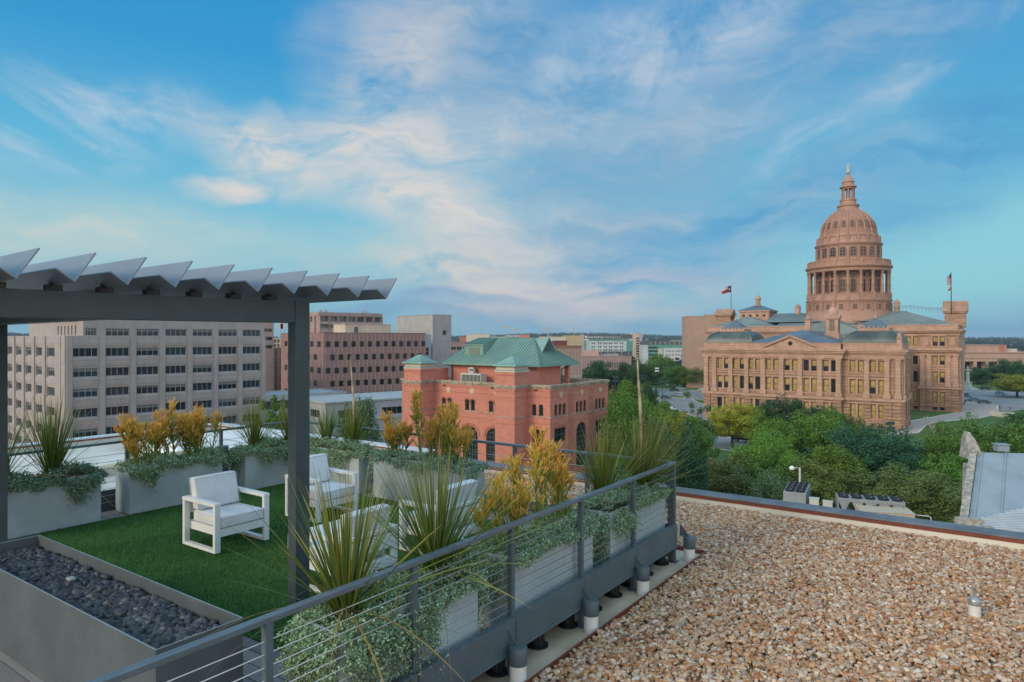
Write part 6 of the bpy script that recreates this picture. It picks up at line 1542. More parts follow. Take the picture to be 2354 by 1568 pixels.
# ---------------------------------------------------------------- trees
def crown_mesh(name,seed,nl,shape,leaf,lumps,airy=0.):
    g=np.random.default_rng(seed); C=[];Rr=[]
    for i in range(lumps):
        d=g.normal(0,1,3); d/=np.linalg.norm(d); d[2]=d[2]*.9+.12
        rad=(.3+.6*g.random())**.8*(.75+.42*g.random())
        c=d*rad*np.array(shape); C.append(c); Rr.append((.09+.16*g.random())*(1-.25*airy))
    C=np.array(C); Rr=np.array(Rr); w=Rr**2; k=g.choice(lumps,nl,p=w/w.sum())
    d=g.normal(0,1,(nl,3)); d/=np.linalg.norm(d,axis=1,keepdims=True)
    rr=(.55+.5*g.random(nl))[:,None] if airy<.5 else (.15+.95*g.random(nl))[:,None]
    P=C[k]+d*rr*Rr[k][:,None]*np.array([1,1,.72]); P[:,2]=np.where(P[:,2]<-shape[2]*.55,-shape[2]*.55+.1*g.random(nl),P[:,2])
    n=d*.8+np.array([0,0,.45])+g.normal(0,.5,(nl,3)); n/=np.linalg.norm(n,axis=1,keepdims=True)
    a=np.cross(n,g.normal(0,1,(nl,3))); a/=np.linalg.norm(a,axis=1,keepdims=True)+1e-9; b=np.cross(n,a)
    l=(leaf*(.6+.8*g.random(nl)))[:,None]
    lo,hi=np.percentile(P,1.5,axis=0),np.percentile(P,98.5,axis=0); P=(P-(lo+hi)/2)/((hi-lo)/2)
    Q=np.stack([P-a*l,P+b*l*.55,P+a*l,P-b*l*.55],1)
    o=arrmesh(name,Q.reshape(-1,3),np.arange(nl*4).reshape(-1,4),LEAF['mid']); me=o.data; bpy.data.objects.remove(o); return me
LEAF={'mid':leafmat('leaf_mid_green',(0.046,0.105,0.014),(0.089,0.178,0.022),(0.149,0.257,0.038)),
 'dark':leafmat('leaf_dark_green',(0.024,0.068,0.020),(0.046,0.112,0.034),(0.076,0.155,0.046)),
 'bright':leafmat('leaf_bright_green',(0.068,0.142,0.012),(0.121,0.223,0.022),(0.189,0.297,0.040)),
 'yellow':leafmat('leaf_yellow_green',(0.189,0.189,0.014),(0.311,0.304,0.022),(0.419,0.378,0.040)),
 'olive':leafmat('leaf_olive',(0.070,0.101,0.020),(0.119,0.149,0.030),(0.176,0.196,0.046)),
 'grey':leafmat('leaf_grey_green',(0.065,0.115,0.042),(0.108,0.169,0.064),(0.155,0.216,0.090)),
 'teal':leafmat('leaf_blue_green',(0.019,0.076,0.038),(0.038,0.119,0.056),(0.062,0.159,0.072))}
CRn={'round':[crown_mesh('crown',s,24000,(1,1,.85),.035,105) for s in (1,2,3)],
    'wide':[crown_mesh('crown',s,27000,(1,1,.62),.032,125) for s in (4,5,6)],
    'airy':[crown_mesh('crown',s,6500,(1,1,1.0),.046,46,.8) for s in (7,)],
    'small':[crown_mesh('crown',s,5000,(1,1,.85),.075,34) for s in (8,9)]}
M_bark=mat('bark',(.085,.070,.055),.9,.3,2,.5,9)
M_barkl=mat('pale_bark',(.36,.34,.30),.8,.3,3,.3,9)
tn=[0]
def tree(label,x,ytop,wpx,Yd,leaf='mid',shape='round',hfrac=.72,group=None,name='tree',base=None,bark=None,trunkless=False):
    """a tree whose top shows at (x,ytop) at distance Yd, wpx wide"""
    tn[0]+=1; i=tn[0]; top=at(x,ytop,Yd); gz=hz(top.x,top.y) if base is None else base
    H=top.z-gz; W=wpx/F*Yd/2; p=thing(name,label,'tree',(top.x,top.y,gz),i*1.3,group)
    ch=H*hfrac/2; cz=H-ch*.98; me=CRn[shape][i%len(CRn[shape])]
    o=bpy.data.objects.new('crown',me); COL.objects.link(o); o.parent=p; o.location=(0,0,cz); sz={'round':.85,'wide':.62,'airy':1.,'small':.85}[shape]
    o.scale=(W*.97,W*.97,ch*.97); o.material_slots[0].link='OBJECT'; o.material_slots[0].material=LEAF[leaf]
    q=MB(); r=max(.09,W*.055); g=random.Random(i)
    f=H-ch*1.75
    q.tube([(0,0,-.2),(r*.3,0,f*.5),(0,r*.3,f),(r*.8,-r*.4,cz)],[r*1.35,r,r*.85,r*.45],8)
    for k in range(5):
        A=2*PI*k/5+g.random(); q.tube([(0,0,f*.92),(W*.28*cos(A),W*.28*sin(A),f+ch*.45),(W*.6*cos(A),W*.6*sin(A),cz+ch*.25*g.random())],[r*.55,r*.38,r*.12],6)
    q.build('trunk',bark or M_bark,p,True); return p
# ---- capitol lawn, near to far
TS=[
('yellow green round tree with a forked trunk before the capitol\'s left corner',1683,932,116,157,'yellow','round',.74),
('dark oak in front of the middle of the capitol wing',1808,921,140,163,'dark','wide',.8),
('dark green tree against the capitol wing, right of the dark oak',1895,944,110,152,'mid','round',.85),
('small deep green tree at the foot of the capitol\'s right corner',1950,958,80,140,'mid','round',.85),
('bright green tree left of the big dark blue green tree',1868,958,150,128,'bright','wide',.85),
('bright green tree with a rounded top in the middle of the lawn trees',1772,958,110,120,'bright','round',.85),
('bright green tree behind the curved lamp, right of the road',1760,1002,140,104,'bright','wide',.85),
('mid green tree beside the road bend',1742,1050,110,96,'mid','round',.85),
('big dark blue green tree in the centre of the lawn trees',2010,988,215,112,'teal','wide',.85),
('green tree between the big dark blue green tree and the parapet',1905,1030,150,104,'bright','round',.85),
('grey green tree low behind the rooftop chillers, left side',1665,1062,200,95,'olive','wide',.85),
('pale grey green bush-like tree just above the parapet',1740,1086,140,90,'grey','wide',.85),
('olive tree rising behind the rooftop chillers',1880,1068,140,95,'olive','round',.85),
('wide olive tree right of the rooftop chillers',2085,1085,225,92,'olive','wide',.85),
('green tree right of the thin bare tree on the lawn',2185,997,130,104,'mid','round',.85),
('deep green tree behind the blue metal roof, lower left',2180,1050,130,100,'mid','round',.85),
('large green tree behind the blue metal roof',2295,976,200,112,'mid','wide',.85),
('dark green tree behind the blue metal roof at the right edge',2390,960,160,124,'dark','wide',.85),
('blue green tree below the big dark tree, near the white car',2105,1048,120,104,'teal','round',.85),
# ---- between brick building and capitol
('tall airy tree with feathery grey green foliage left of the capitol',1583,905,100,133,'grey','airy',.8),
('yellowed tree below the airy tree',1535,955,120,120,'yellow','wide',.8),
('full green tree left of the road bend, under the airy tree',1592,968,100,118,'mid','round',.85),
('bright green tree behind the railing corner, right of the flower stalk',1520,930,90,140,'bright','round',.85),
('dark green tree behind the flower stalk, close to the terrace corner',1560,1000,120,84,'teal','round',.85),
('dark tree at the terrace corner below the yellowed tree',1490,985,130,78,'dark','round',.85),
('bright green tree beside the brick building, highest of its cluster',1440,884,80,150,'bright','round',.85),
('bright green tree beside the brick building under the tall lamp',1428,906,90,128,'bright','round',.85),
('mid green tree beside the brick building, wide and low',1470,925,120,110,'mid','wide',.85),
('small dark tree beside the kiosk path',1490,884,40,190,'dark','round',.85),
('green tree at the foot of the brick building',1425,960,110,92,'mid','round',.85),
('dark green tree behind the left spiky plants at the terrace rail',820,933,95,88,'dark','round',.9),
('green shrub-like tree before the tan slit-windowed building',625,917,60,150,'mid','small',.9),
('green tree between the beige office and the granite office',668,925,50,140,'mid','small',.9),
# ---- far side of the car park
('dark round tree left of the kiosk, behind the brick building',1376,834,92,287,'dark','round',.9),
('grey green tree behind the kiosk roof',1440,838,76,290,'dark','round',.9),
('wide green tree behind the dry flower stalk',1492,832,95,372,'mid','wide',.9),
('bright green tree below the white hospital wing',1520,818,66,410,'bright','round',.85),
('mid green tree left of the white pickup',1556,844,64,352,'mid','wide',.85),
('tall green tree beside the tan tower',1600,824,64,385,'mid','round',.9),
('green tree right behind the white pickup',1590,838,60,348,'bright','round',.85),
('dark tree touching the left edge of the capitol',1622,828,44,352,'dark','round',.9),
('low dark tree in front of the white hospital wing',1560,836,60,420,'dark','wide',.9),
# ---- right of the capitol
('large dark tree behind the stone column',2268,850,74,372,'dark','round',.9),
('dark tree in front of the pillared library',2247,846,40,380,'teal','round',.9),
('broad dark tree at the right edge beyond the road',2335,830,120,372,'dark','wide',.9),
('yellow green tree beside the road at the right edge',2338,864,90,290,'yellow','wide',.72),
('dark green tree at the right edge by the stone steps',2355,952,70,205,'dark','round',.85),
('dark tree between the column and the library pillars',2212,850,22,385,'mid','round',.9),
]
for lb,x,yt,wp,Yd,lf,sh,hf in TS: tree(lb,x,yt,wp,Yd,lf,sh,hf)
# thin nearly bare tree on the lawn
b_=on(2150,1003); p=thing('bare_tree','thin leaning nearly leafless pale tree on the lawn beside the paved path','tree',b_,.4)
q=MB(); g=random.Random(4)
def br(p0,d,L,r,l):
    p1=p0+d*L; q.tube([p0,p0.lerp(p1,.5)+Vector((g.gauss(0,.1),g.gauss(0,.1),0)),p1],[r,r*.8,r*.6],6)
    if l:
        for i in range(3): br(p0.lerp(p1,g.uniform(.6,1)),(d+Vector((g.gauss(0,.5),g.gauss(0,.5),g.gauss(0,.3)))).normalized(),L*.6,r*.55,l-1)
for d in (Vector((-.35,.1,1)),Vector((.2,.2,1)),Vector((-.6,0,.8))): br(Vector((0,0,-.1)),d.normalized(),3.4,.14,3)
q.build('trunk',M_barkl,p,True)
# far woodland: too many to count
g=np.random.default_rng(77); n=5200; az=(g.random(n)-.5)*1.5; r=620+ (g.random(n)**1.3)*3600
xs=r*np.sin(az); ys=r*np.cos(az); ok=np.ones(n,bool)
for (xa,xb,ya,yb) in ((-260,190,500,860),): ok&=~((xs>xa)&(xs<xb)&(ys>ya)&(ys<yb)&(g.random(n)<.75))
xs,ys,r=xs[ok],ys[ok],r[ok]
zs=np.array([hz(a,b)-(0 if q<4200 else (q-4200)*.006) for a,b,q in zip(xs,ys,r)])+2.5
me=bpy.data.meshes.new('far_woodland'); me.vertices.add(len(xs)); me.vertices.foreach_set('co',np.stack([xs,ys,zs],1).astype(np.float32).ravel())
a=me.attributes.new('scl','FLOAT','POINT'); a.data.foreach_set('value',((4.2+3.2*g.random(len(xs)))*(1+np.clip((r-900)/3500,0,1)*.7)).astype(np.float32))
a=me.attributes.new('rz','FLOAT','POINT'); a.data.foreach_set('value',(g.random(len(xs))*6.28).astype(np.float32))
fw=bpy.data.objects.new('far_woodland',me); COL.objects.link(fw); tag(fw,'distant woodland of dark green trees along the horizon','woodland',kind='stuff')
M_far=leafmat('leaf_far',(.012,.030,.016),(.022,.048,.024),(.040,.070,.034))
src=bpy.data.objects.new('crown_source',CRn['small'][0]); me.materials.append(M_far)
ng=bpy.data.node_groups.new('far_woodland','GeometryNodeTree'); ng.interface.new_socket('Geometry',in_out='INPUT',socket_type='NodeSocketGeometry'); ng.interface.new_socket('Geometry',in_out='OUTPUT',socket_type='NodeSocketGeometry')
t=NT(ng); gi=t.new('NodeGroupInput'); go=t.new('NodeGroupOutput'); oi=t.new('GeometryNodeObjectInfo'); oi.inputs['Object'].default_value=src; oi.inputs['As Instance'].default_value=False
smt=t.new('GeometryNodeSetMaterial'); smt.inputs['Material'].default_value=M_far; t.link(oi.outputs['Geometry'],smt.inputs[0])
iop=t.new('GeometryNodeInstanceOnPoints'); t.link(gi.outputs[0],iop.inputs['Points']); t.link(smt.outputs[0],iop.inputs['Instance'])
na=t.new('GeometryNodeInputNamedAttribute',data_type='FLOAT'); na.inputs['Name'].default_value='scl'; cx3=t.new('ShaderNodeCombineXYZ')
for k in (0,1): t.link(na.outputs[0],cx3.inputs[k])
t.link(t.math('MULTIPLY',na.outputs[0],.95),cx3.inputs[2]); t.link(cx3.outputs[0],iop.inputs['Scale'])
nb=t.new('GeometryNodeInputNamedAttribute',data_type='FLOAT'); nb.inputs['Name'].default_value='rz'; c4=t.new('ShaderNodeCombineXYZ'); t.link(nb.outputs[0],c4.inputs[2])
e2r=t.new('FunctionNodeEulerToRotation'); t.link(c4.outputs[0],e2r.inputs[0]); t.link(e2r.outputs[0],iop.inputs['Rotation']); t.link(iop.outputs[0],go.inputs[0])
fw.modifiers.new('trees','NODES').node_group=ng

# ---------------------------------------------------------------- cars
M_tyre=plain('tyre',(.012,.012,.012),.8); M_cgl=plain('car_glass',(.02,.028,.035),.08); M_chr=plain('hubcap',(.4,.4,.4),.3,.8); M_lampw=plain('headlight',(.6,.6,.6),.2); M_lampr=plain('tail_light',(.3,.01,.01),.3)
def car(label,x,y,rot,col,kind='sedan',rough=.25):
    L_,Wd=(4.7,1.8) if kind!='pickup' else (5.6,1.95)
    p=thing('parked_car' if kind!='pickup' else 'pickup_truck',label,'car' if kind!='pickup' else 'pickup',on(x,y,GZ+.05)+Vector((0,0,.0)),R(rot))
    M_p=plain('car_paint',col,rough,.2,.6)
    h0={'sedan':.95,'suv':1.1,'pickup':1.15,'jeep':1.15}[kind]; hr={'sedan':1.43,'suv':1.72,'pickup':1.85,'jeep':1.85}[kind]
    pr={'sedan':[(-2.35,.45),(-2.35,.8),(-2.2,.95),(-1.3,1.0),(1.05,.98),(2.1,.82),(2.32,.65),(2.32,.4)],'suv':[(-2.3,.5),(-2.33,1.05),(-2.25,1.12),(1.0,1.12),(2.1,1.0),(2.3,.8),(2.3,.45)],'pickup':[(-2.8,.6),(-2.8,1.15),(-.6,1.15),(1.2,1.2),(2.6,1.1),(2.75,.9),(2.75,.5)],'jeep':[(-1.95,.6),(-1.95,1.15),(1.0,1.15),(1.9,1.1),(2.0,.95),(2.0,.6)]}[kind]
    q=MB(); w=Wd/2
    ring=lambda yy,s:[(a,yy,.35+(b-.35)*s) for a,b in pr]
    q.loft([ring(-w,.93),ring(-w+.08,1),ring(w-.08,1),ring(w,.93)]); bevel(q.build('body',M_p,p),.03)
    cb={'sedan':[(-1.75,.97),(-1.15,hr),(.35,hr),(1.15,.97)],'suv':[(-2.2,1.1),(-1.9,hr),(.2,hr),(1.1,1.1)],'pickup':[(-.75,1.15),(-.6,hr),(.75,hr),(1.35,1.18)],'jeep':[(-1.93,1.14),(-1.88,hr),(.35,hr),(.6,1.14)]}[kind]
    q=MB(); wc=w-.1; wt=w-.26
    yy=lambda z: wc+(wt-wc)*(z-.95)/(hr-.95)
    q.loft([[(a,-yy(b),b) for a,b in cb],[(a,yy(b),b) for a,b in cb]]); bevel(q.build('windows',M_cgl,p),.02)
    q=MB(); q.loft([[(cb[1][0]-.03,-wt-.02,hr-.03),(cb[2][0]+.05,-wt-.02,hr-.03),(cb[2][0]+.05,wt+.02,hr-.03),(cb[1][0]-.03,wt+.02,hr-.03)],[(cb[1][0]+.05,-wt+.05,hr+.03),(cb[2][0]-.05,-wt+.05,hr+.03),(cb[2][0]-.05,wt-.05,hr+.03),(cb[1][0]+.05,wt-.05,hr+.03)]])
    for s in (-1,1):
        for (a,b),(c,d) in ((cb[0],cb[1]),(cb[2],cb[3])): q.bar((a,s*yy(b),b),(c,s*yy(d),d),.07,.07)
        xm=(cb[1][0]+cb[2][0])/2; q.bar((xm,s*(wt+.01),hr),(xm,s*(wc+.01),cb[0][1]),.08,.05)
    if kind=='pickup': q.box(-2.7,-.8,-w+.02,-w+.1,1.151,1.22); q.box(-2.7,-.8,w-.1,w-.02,1.151,1.22)
    q.build('roof',M_p,p)
    rr=.36 if kind!='jeep' else .42
    for a in (pr[0][0]+.85,pr[-1][0]-.85):
        for s in (-1,1):
            q=MB(); q.loft([[(a+rr*cos(2*PI*k/16),s*(w-.16),rr+rr*sin(2*PI*k/16)) for k in range(16)],[(a+rr*cos(2*PI*k/16),s*(w+.03),rr+rr*sin(2*PI*k/16)) for k in range(16)]]); wh=q.build('wheel',M_tyre,p)
            q=MB(); q.loft([[(a+rr*.6*cos(2*PI*k/12),s*(w+.031),rr+rr*.6*sin(2*PI*k/12)) for k in range(12)],[(a+rr*.5*cos(2*PI*k/12),s*(w+.05),rr+rr*.5*sin(2*PI*k/12)) for k in range(12)]]); q.build('hubcap',M_chr,wh)
    for s in (-1,1):
        q=MB(); q.box(pr[-1][0]-.06,pr[-1][0]+.02,s*(w-.45),s*(w-.12),.68,.82); q.build('headlight',M_lampw,p)
        q=MB(); q.box(pr[0][0]-.02,pr[0][0]+.06,s*(w-.4),s*(w-.1),.75,.9); q.build('tail_light',M_lampr,p)
    if kind=='jeep':
        q=MB(); q.loft([[(-2.0-.25*i,.36*cos(2*PI*k/14),1.0+.36*sin(2*PI*k/14)) for k in range(14)] for i in (0,1)]); q.build('spare_wheel',M_tyre,p)
    return p
car('dark blue sedan driving round the lawn island left of the capitol',1530,916.5,-8,(.03,.05,.085))
car('black sedan with pale roof parked by the far kerb',1550,899.3,-6,(.015,.017,.02))
car('silver blue estate car parked behind the black sedan',1564,896.8,-14,(.32,.42,.42),'suv')
car('white pickup truck parked beside the left edge of the capitol',1619,899.5,172,(.68,.68,.66),'pickup')
car('black off-road jeep on the road below the yellow green tree',1705,1016,-20,(.012,.013,.014),'jeep')
car('grey green car driving toward the capitol on the right road',2220,912.5,-75,(.16,.19,.19),'suv')
car('dark blue car parked below the dark trees on the far side of the right road',2266,895.5,-5,(.015,.03,.10),'suv')
car('pale blue car under the yellow tree at the right edge',2300,907.5,-70,(.30,.42,.50))
car('teal car parked in the dip beside the plaza, left of two',2240,922.5,-12,(.06,.18,.20))
car('dark teal car parked in the dip beside the plaza, right of two',2262,927.5,-14,(.03,.08,.09))
car('pale grey car half hidden below the yellowed tree',1543,944,-35,(.28,.31,.35))
car('white car glimpsed under the blue green tree',2122,1092,-20,(.65,.65,.65))
# ---------------------------------------------------------------- lamps, bollards, small things
M_lampp=mat('green_grey_post',(.035,.06,.062),.5,.1,4)
def floodpole(label,x,yb,yt,Yd,rows=2,lit=False):
    t_=at(x,yt,Yd); p=thing('lamp_post',label,'lamp post',(t_.x,t_.y,GZ),.3); H=t_.z-GZ
    q=MB(); q.lathe([(.4,0),(.4,.9),(.22,1.1),(.14,1.3),(.12,H*.5),(.09,H)],10); q.bar((-.55,0,H-.35),(.55,0,H-.35),.08,.08); q.bar((-.55,0,H-1.5),(.55,0,H-1.5),.08,.08); q.build('post',M_lampp,p,True,ang=40)
    m=M_lampp if not lit else plain('lit_floodlight',(.35,.4,.4),.3,emit=(.9,1,1),es=.25)
    for z in (H-.35,H-1.5):
        for s in (-.5,.5):
            q=MB(); q.loft([[(s+.42*cos(2*PI*k/10),-.45,z+.42*sin(2*PI*k/10)) for k in range(10)],[(s+.30*cos(2*PI*k/10),.25,z+.30*sin(2*PI*k/10)) for k in range(10)]]); q.build('floodlight',m,p)
floodpole('four-headed lamp post beside the brick building above the trees',1414,1000,864,200)
floodpole('four-headed lamp post at the left of the dry flower stalk',1480,900,862,250)
floodpole('four-headed lamp post with lit lamps behind the car park',1509,893,845,300,lit=True)
floodpole('tall four-headed lamp post standing by the car park road',1522,940,869,245)
floodpole('four-headed lamp post rising from the bright green trees',1444,1000,913,165)
floodpole('four-headed lamp post at the right corner of the capitol wing',2045,1000,969,150)
t_=at(1838,1075,78); p=thing('lamp_post','white hooded street lamp on a thin pole between the trees','lamp post',(t_.x,t_.y,GZ),0)
H=t_.z-GZ; q=MB(); q.lathe([(.14,0),(.10,H-.1),(.06,H)],10); q.bar((0,0,H-.05),(-.9,0,H+.05),.06,.06); q.build('post',plain('pale_pole',(.5,.52,.52),.4),p,True,ang=40)
q=MB(); q.loft([[(-.9+.32*cos(2*PI*k/12),.32*sin(2*PI*k/12),H-.2) for k in range(12)],[(-.9+.28*cos(2*PI*k/12),.28*sin(2*PI*k/12),H+.05) for k in range(12)],[(-.9+.1*cos(2*PI*k/12),.1*sin(2*PI*k/12),H+.2) for k in range(12)]]); q.build('lamp_head',plain('white_lamp',(.75,.76,.75),.3),p,True)
for i,(x,y) in enumerate(((1486,901),(1500,901.8),(1514,902.4),(1528,903),(1587,905.6),(1555,908.5),(1541,934),(2297,940),(2322,943))):
    o=thing('bollard',['dark bollard in the row along the car park, leftmost','dark bollard in the row along the car park, second from left','dark bollard in the row along the car park, third from left','dark bollard nearest the black sedan','dark bollard before the white pickup','dark bollard on the middle lawn island','dark bollard beside the tall four-headed lamp','dark bollard at the top of the stone steps','dark bollard by the right road beyond the steps'][i],'bollard',on(x,y,GZ),0,'dark bollards')
    q=MB(); q.lathe([(.16,0),(.14,.1),(.12,1.0),(.15,1.05),(.08,1.2)],10); q.build('post',M_lampp,o,True)
# stone column monument
p=thing('monument','pale stone column monument on a stepped base right of the capitol','monument',on(2224,896,GZ),.5)
q=MB()
for k in range(5): q.box(-3.6+.45*k,3.6-.45*k,-3.6+.45*k,3.6-.45*k,.3*k,.3*k+.299)
q.build('steps',mat('pale_granite',(.42,.43,.40),.7,.12,.8),p)
q=MB(); q.box(-1.2,1.2,-1.2,1.2,1.5,3.4); q.box(-1.35,1.35,-1.35,1.35,3.4,3.7); q.lathe([(.78,3.7),(.68,9.2),(.9,9.5)],16); q.box(-.95,.95,-.95,.95,9.5,9.9); q.lathe([(.4,9.9),(.32,10.5),(.42,11.0),(.22,11.3),(.2,11.6),(.05,11.7)],8); q.build('column',bpy.data.materials['pale_granite'],p)
# stone steps / balustrade by the plaza
p=thing('stone_steps','pale stone stair walls where the plaza meets the right road','steps',on(2305,957,GZ),.25)
q=MB()
for k in range(4): q.box(-2.2,2.2,-2+.9*k,-1.2+.9*k,0,1.3-.28*k)
q.box(-2.6,-2.25,-2.4,2.4,0,1.5); q.build('wall',M_kerb,p)
# benches, bin by the capitol corner
for x,y,lb in ((2219,923.5,'black bench by the plaza edge, farther one'),(2216,928,'black bench by the capitol corner, nearer one')):
    p=thing('bench',lb,'bench',on(x,y,GZ+.06),.9,'black plaza benches')
    q=MB(); q.box(-.9,.9,-.25,.25,.42,.48); q.build('seat',M_black,p); q=MB(); q.box(-.9,.9,.24,.30,.5,.95); q.build('backrest',M_black,p)
    for s in (-.8,.75):
        q=MB(); q.box(s,s+.06,-.22,.26,0,.419); q.build('leg',M_black,p)
q=MB(); q.lathe([(.3,0),(.33,.9),(.28,1.0)],14); tag(q.build('litter_bin',M_lampp,loc=on(2207,944,GZ+.06)),'dark green litter bin at the capitol\'s far right corner','bin')
q=MB(); q.box(-.25,.25,-.25,.25,0,.9); q.box(-.3,.3,-.3,.3,.9,1.0); tag(q.build('stone_post',M_kerb,loc=on(2291,940,GZ+.06)),'small tan stone post standing on the paved plaza','post')
# people by the car park
def person(label,x,y,top,rot):
    p=thing('person',label,'person',on(x,y,GZ+.05),rot)
    me=bpy.data.meshes.new('body'); 
    vs=[(0,0,.95),(0,0,1.15),(0,0,1.4),(0,0,1.52),(0,0,1.68),(.2,0,1.42),(.26,.02,1.15),(.25,-.1,.92),(-.2,0,1.42),(-.26,.02,1.15),(-.25,-.1,.92),(.1,0,.9),(.11,-.12,.5),(.11,-.02,.06),(.11,-.16,.03),(-.1,0,.9),(-.11,.1,.5),(-.11,.18,.08),(-.11,.05,.04)]
    ed=[(0,1),(1,2),(2,3),(3,4),(2,5),(5,6),(6,7),(2,8),(8,9),(9,10),(0,11),(11,12),(12,13),(13,14),(0,15),(15,16),(16,17),(17,18)]
    me.from_pydata(vs,ed,[]); o=bpy.data.objects.new('body',me); COL.objects.link(o); o.parent=p
    o.modifiers.new('skin','SKIN'); o.modifiers.new('sub','SUBSURF').levels=1
    rd=[.13,.14,.15,.055,.10,.06,.045,.035,.06,.045,.035,.085,.06,.045,.04,.085,.06,.045,.04]
    for v,r in zip(me.skin_vertices[0].data,rd): v.radius=(r,r*.85)
    me.skin_vertices[0].data[0].use_root=True
    m,t,b=base('figure'); tc=t.new('ShaderNodeTexCoord'); s=t.new('ShaderNodeSeparateXYZ'); t.link(tc.outputs['Object'],s.inputs[0])
    c=t.ramp(t.math('DIVIDE',s.outputs[2],1.8),[(0,(.03,.03,.03)),(.03,(.05,.06,.09)),(.51,(.05,.06,.09)),(.53,top),(.83,top),(.845,(.35,.2,.14)),(.93,(.35,.2,.14)),(.95,(.03,.02,.015))]); 
    for e in t.n:
        if e.type=='VALTORGB': e.color_ramp.interpolation='CONSTANT'
    t.link(c,b.inputs['Base Color']); me.materials.append(m)
person('person in a pink top walking across the car park road',1483.5,904.5,(.65,.05,.12),.6)
person('person in a white shirt standing on the lawn under the trees',1533.5,890,(.7,.68,.65),0)
# ---------------------------------------------------------------- camera, sky, sun
cam=bpy.data.cameras.new('camera'); co=bpy.data.objects.new('camera',cam); COL.objects.link(co)
cam.lens=24; cam.sensor_width=36; cam.clip_start=.05; cam.clip_end=20000
co.location=(0,0,CAMZ); co.rotation_euler=(R(90),0,0); cam.shift_y=-6/2353
scene.camera=co
scene.view_settings.view_transform='Standard'; scene.view_settings.look='None'; scene.view_settings.exposure=0; scene.view_settings.gamma=1
SUN_AZ=R(-125); SUN_EL=R(24)     # sunset glow: behind the camera, to the left
w=bpy.data.worlds.new('World'); scene.world=w; w.use_nodes=True
t=NT(w.node_tree); bg=t.n['Background']
tc=t.new('ShaderNodeTexCoord'); D=tc.outputs['Generated']
sx=t.new('ShaderNodeSeparateXYZ'); t.link(D,sx.inputs[0]); X,Y,Z=sx.outputs
AZ=t.math('ARCTAN2',X,Y); EL=t.math('ARCSINE',Z)
def ae(x,y):
    az=math.atan((x-CX)/F); return az, math.atan((HY-y)/F*cos(az))
cAE=t.new('ShaderNodeCombineXYZ'); t.link(AZ,cAE.inputs[0]); t.link(EL,cAE.inputs[1])
wob=t.new('ShaderNodeTexNoise'); wob.inputs['Scale'].default_value=5; wob.inputs['Detail'].default_value=4; t.link(D,wob.inputs['Vector'])
wv=t.new('ShaderNodeVectorMath',operation='MULTIPLY_ADD'); t.link(wob.outputs['Color'],wv.inputs[0]); wv.inputs[1].default_value=(.22,.12,0)
wsub=t.new('ShaderNodeVectorMath',operation='SUBTRACT'); t.link(cAE.outputs[0],wsub.inputs[0]); wsub.inputs[1].default_value=(.11,.06,0)
t.link(wsub.outputs[0],wv.inputs[2]); AEW=wv.outputs[0]
def blob(x,y,rx,ry,ang=0,lo=.15,hi=1.,vec=None):
    """soft oval patch of sky round a direction (azimuth, elevation)"""
    a,e=ae(x,y); mp=t.new('ShaderNodeMapping',vector_type='TEXTURE')
    mp.inputs['Location'].default_value=(a,e,0); mp.inputs['Rotation'].default_value=(0,0,R(ang)); mp.inputs['Scale'].default_value=(rx/F,ry/F,1)
    t.link(vec or AEW,mp.inputs[0]); ln=t.new('ShaderNodeVectorMath',operation='LENGTH'); t.link(mp.outputs[0],ln.inputs[0])
    return t.smooth(ln.outputs['Value'],lo,hi,1,0)
def mx(*a):
    r=a[0]
    for b in a[1:]: r=t.math('MAXIMUM',r,b)
    return r
# clear-sky colour by height
L=lambda r,g,b: tuple(((c/255+.055)/1.055)**2.4 if c>10 else c/255/12.92 for c in (r,g,b))
e01=t.smooth(EL,-.02,.62); 
eln=t.new('ShaderNodeMapRange'); t.link(EL,eln.inputs[0]); eln.inputs[1].default_value=0; eln.inputs[2].default_value=.6
sky=t.ramp(eln.outputs[0],[(0,L(112,172,202)),(.10,L(140,192,212)),(.22,L(140,202,220)),(.42,L(96,184,222)),(.62,L(56,157,214)),(.85,L(42,146,211)),(1,L(38,138,207))])
# turquoise clearing low on the right, deeper blue at the far right horizon
sky=t.mix(t.math('MULTIPLY',blob(2150,610,520,120,14),.8),sky,L(140,212,222))
sky=t.mix(t.math('MULTIPLY',blob(2400,775,330,60,0),.85),sky,L(52,142,196))
sky=t.mix(t.math('MULTIPLY',blob(1100,735,620,34,-3),.75),sky,L(100,160,196))
sky=t.mix(t.math('MULTIPLY',blob(100,520,620,120,0),.55),sky,L(196,214,208))
# cirrus noise on a flat layer overhead
den=t.math('ADD',Z,.20); pl=t.new('ShaderNodeCombineXYZ'); t.link(t.math('DIVIDE',X,den),pl.inputs[0]); t.link(t.math('DIVIDE',Y,den),pl.inputs[1])
m1=t.new('ShaderNodeMapping'); m1.inputs['Rotation'].default_value=(0,0,R(-32)); m1.inputs['Scale'].default_value=(1.5,.6,1); m1.inputs['Location'].default_value=(.35,.2,0); t.link(pl.outputs[0],m1.inputs[0])
n1=t.noise(m1.outputs[0],1.3,9,.58,.5)
m2=t.new('ShaderNodeMapping'); m2.inputs['Rotation'].default_value=(0,0,R(-30)); m2.inputs['Scale'].default_value=(1.7,.8,1); m2.inputs['Location'].default_value=(3.1,1.7,0); t.link(pl.outputs[0],m2.inputs[0])
n2=t.noise(m2.outputs[0],2.1,10,.64,.7)
m3=t.new('ShaderNodeMapping'); m3.inputs['Scale'].default_value=(4,16,16); t.link(AEW,m3.inputs[0])
n3=t.noise(m3.outputs[0],1.3,7,.6,.4)
m4=t.new('ShaderNodeMapping'); m4.inputs['Rotation'].default_value=(0,0,R(-12)); m4.inputs['Scale'].default_value=(3,7.5,1); t.link(AEW,m4.inputs[0])
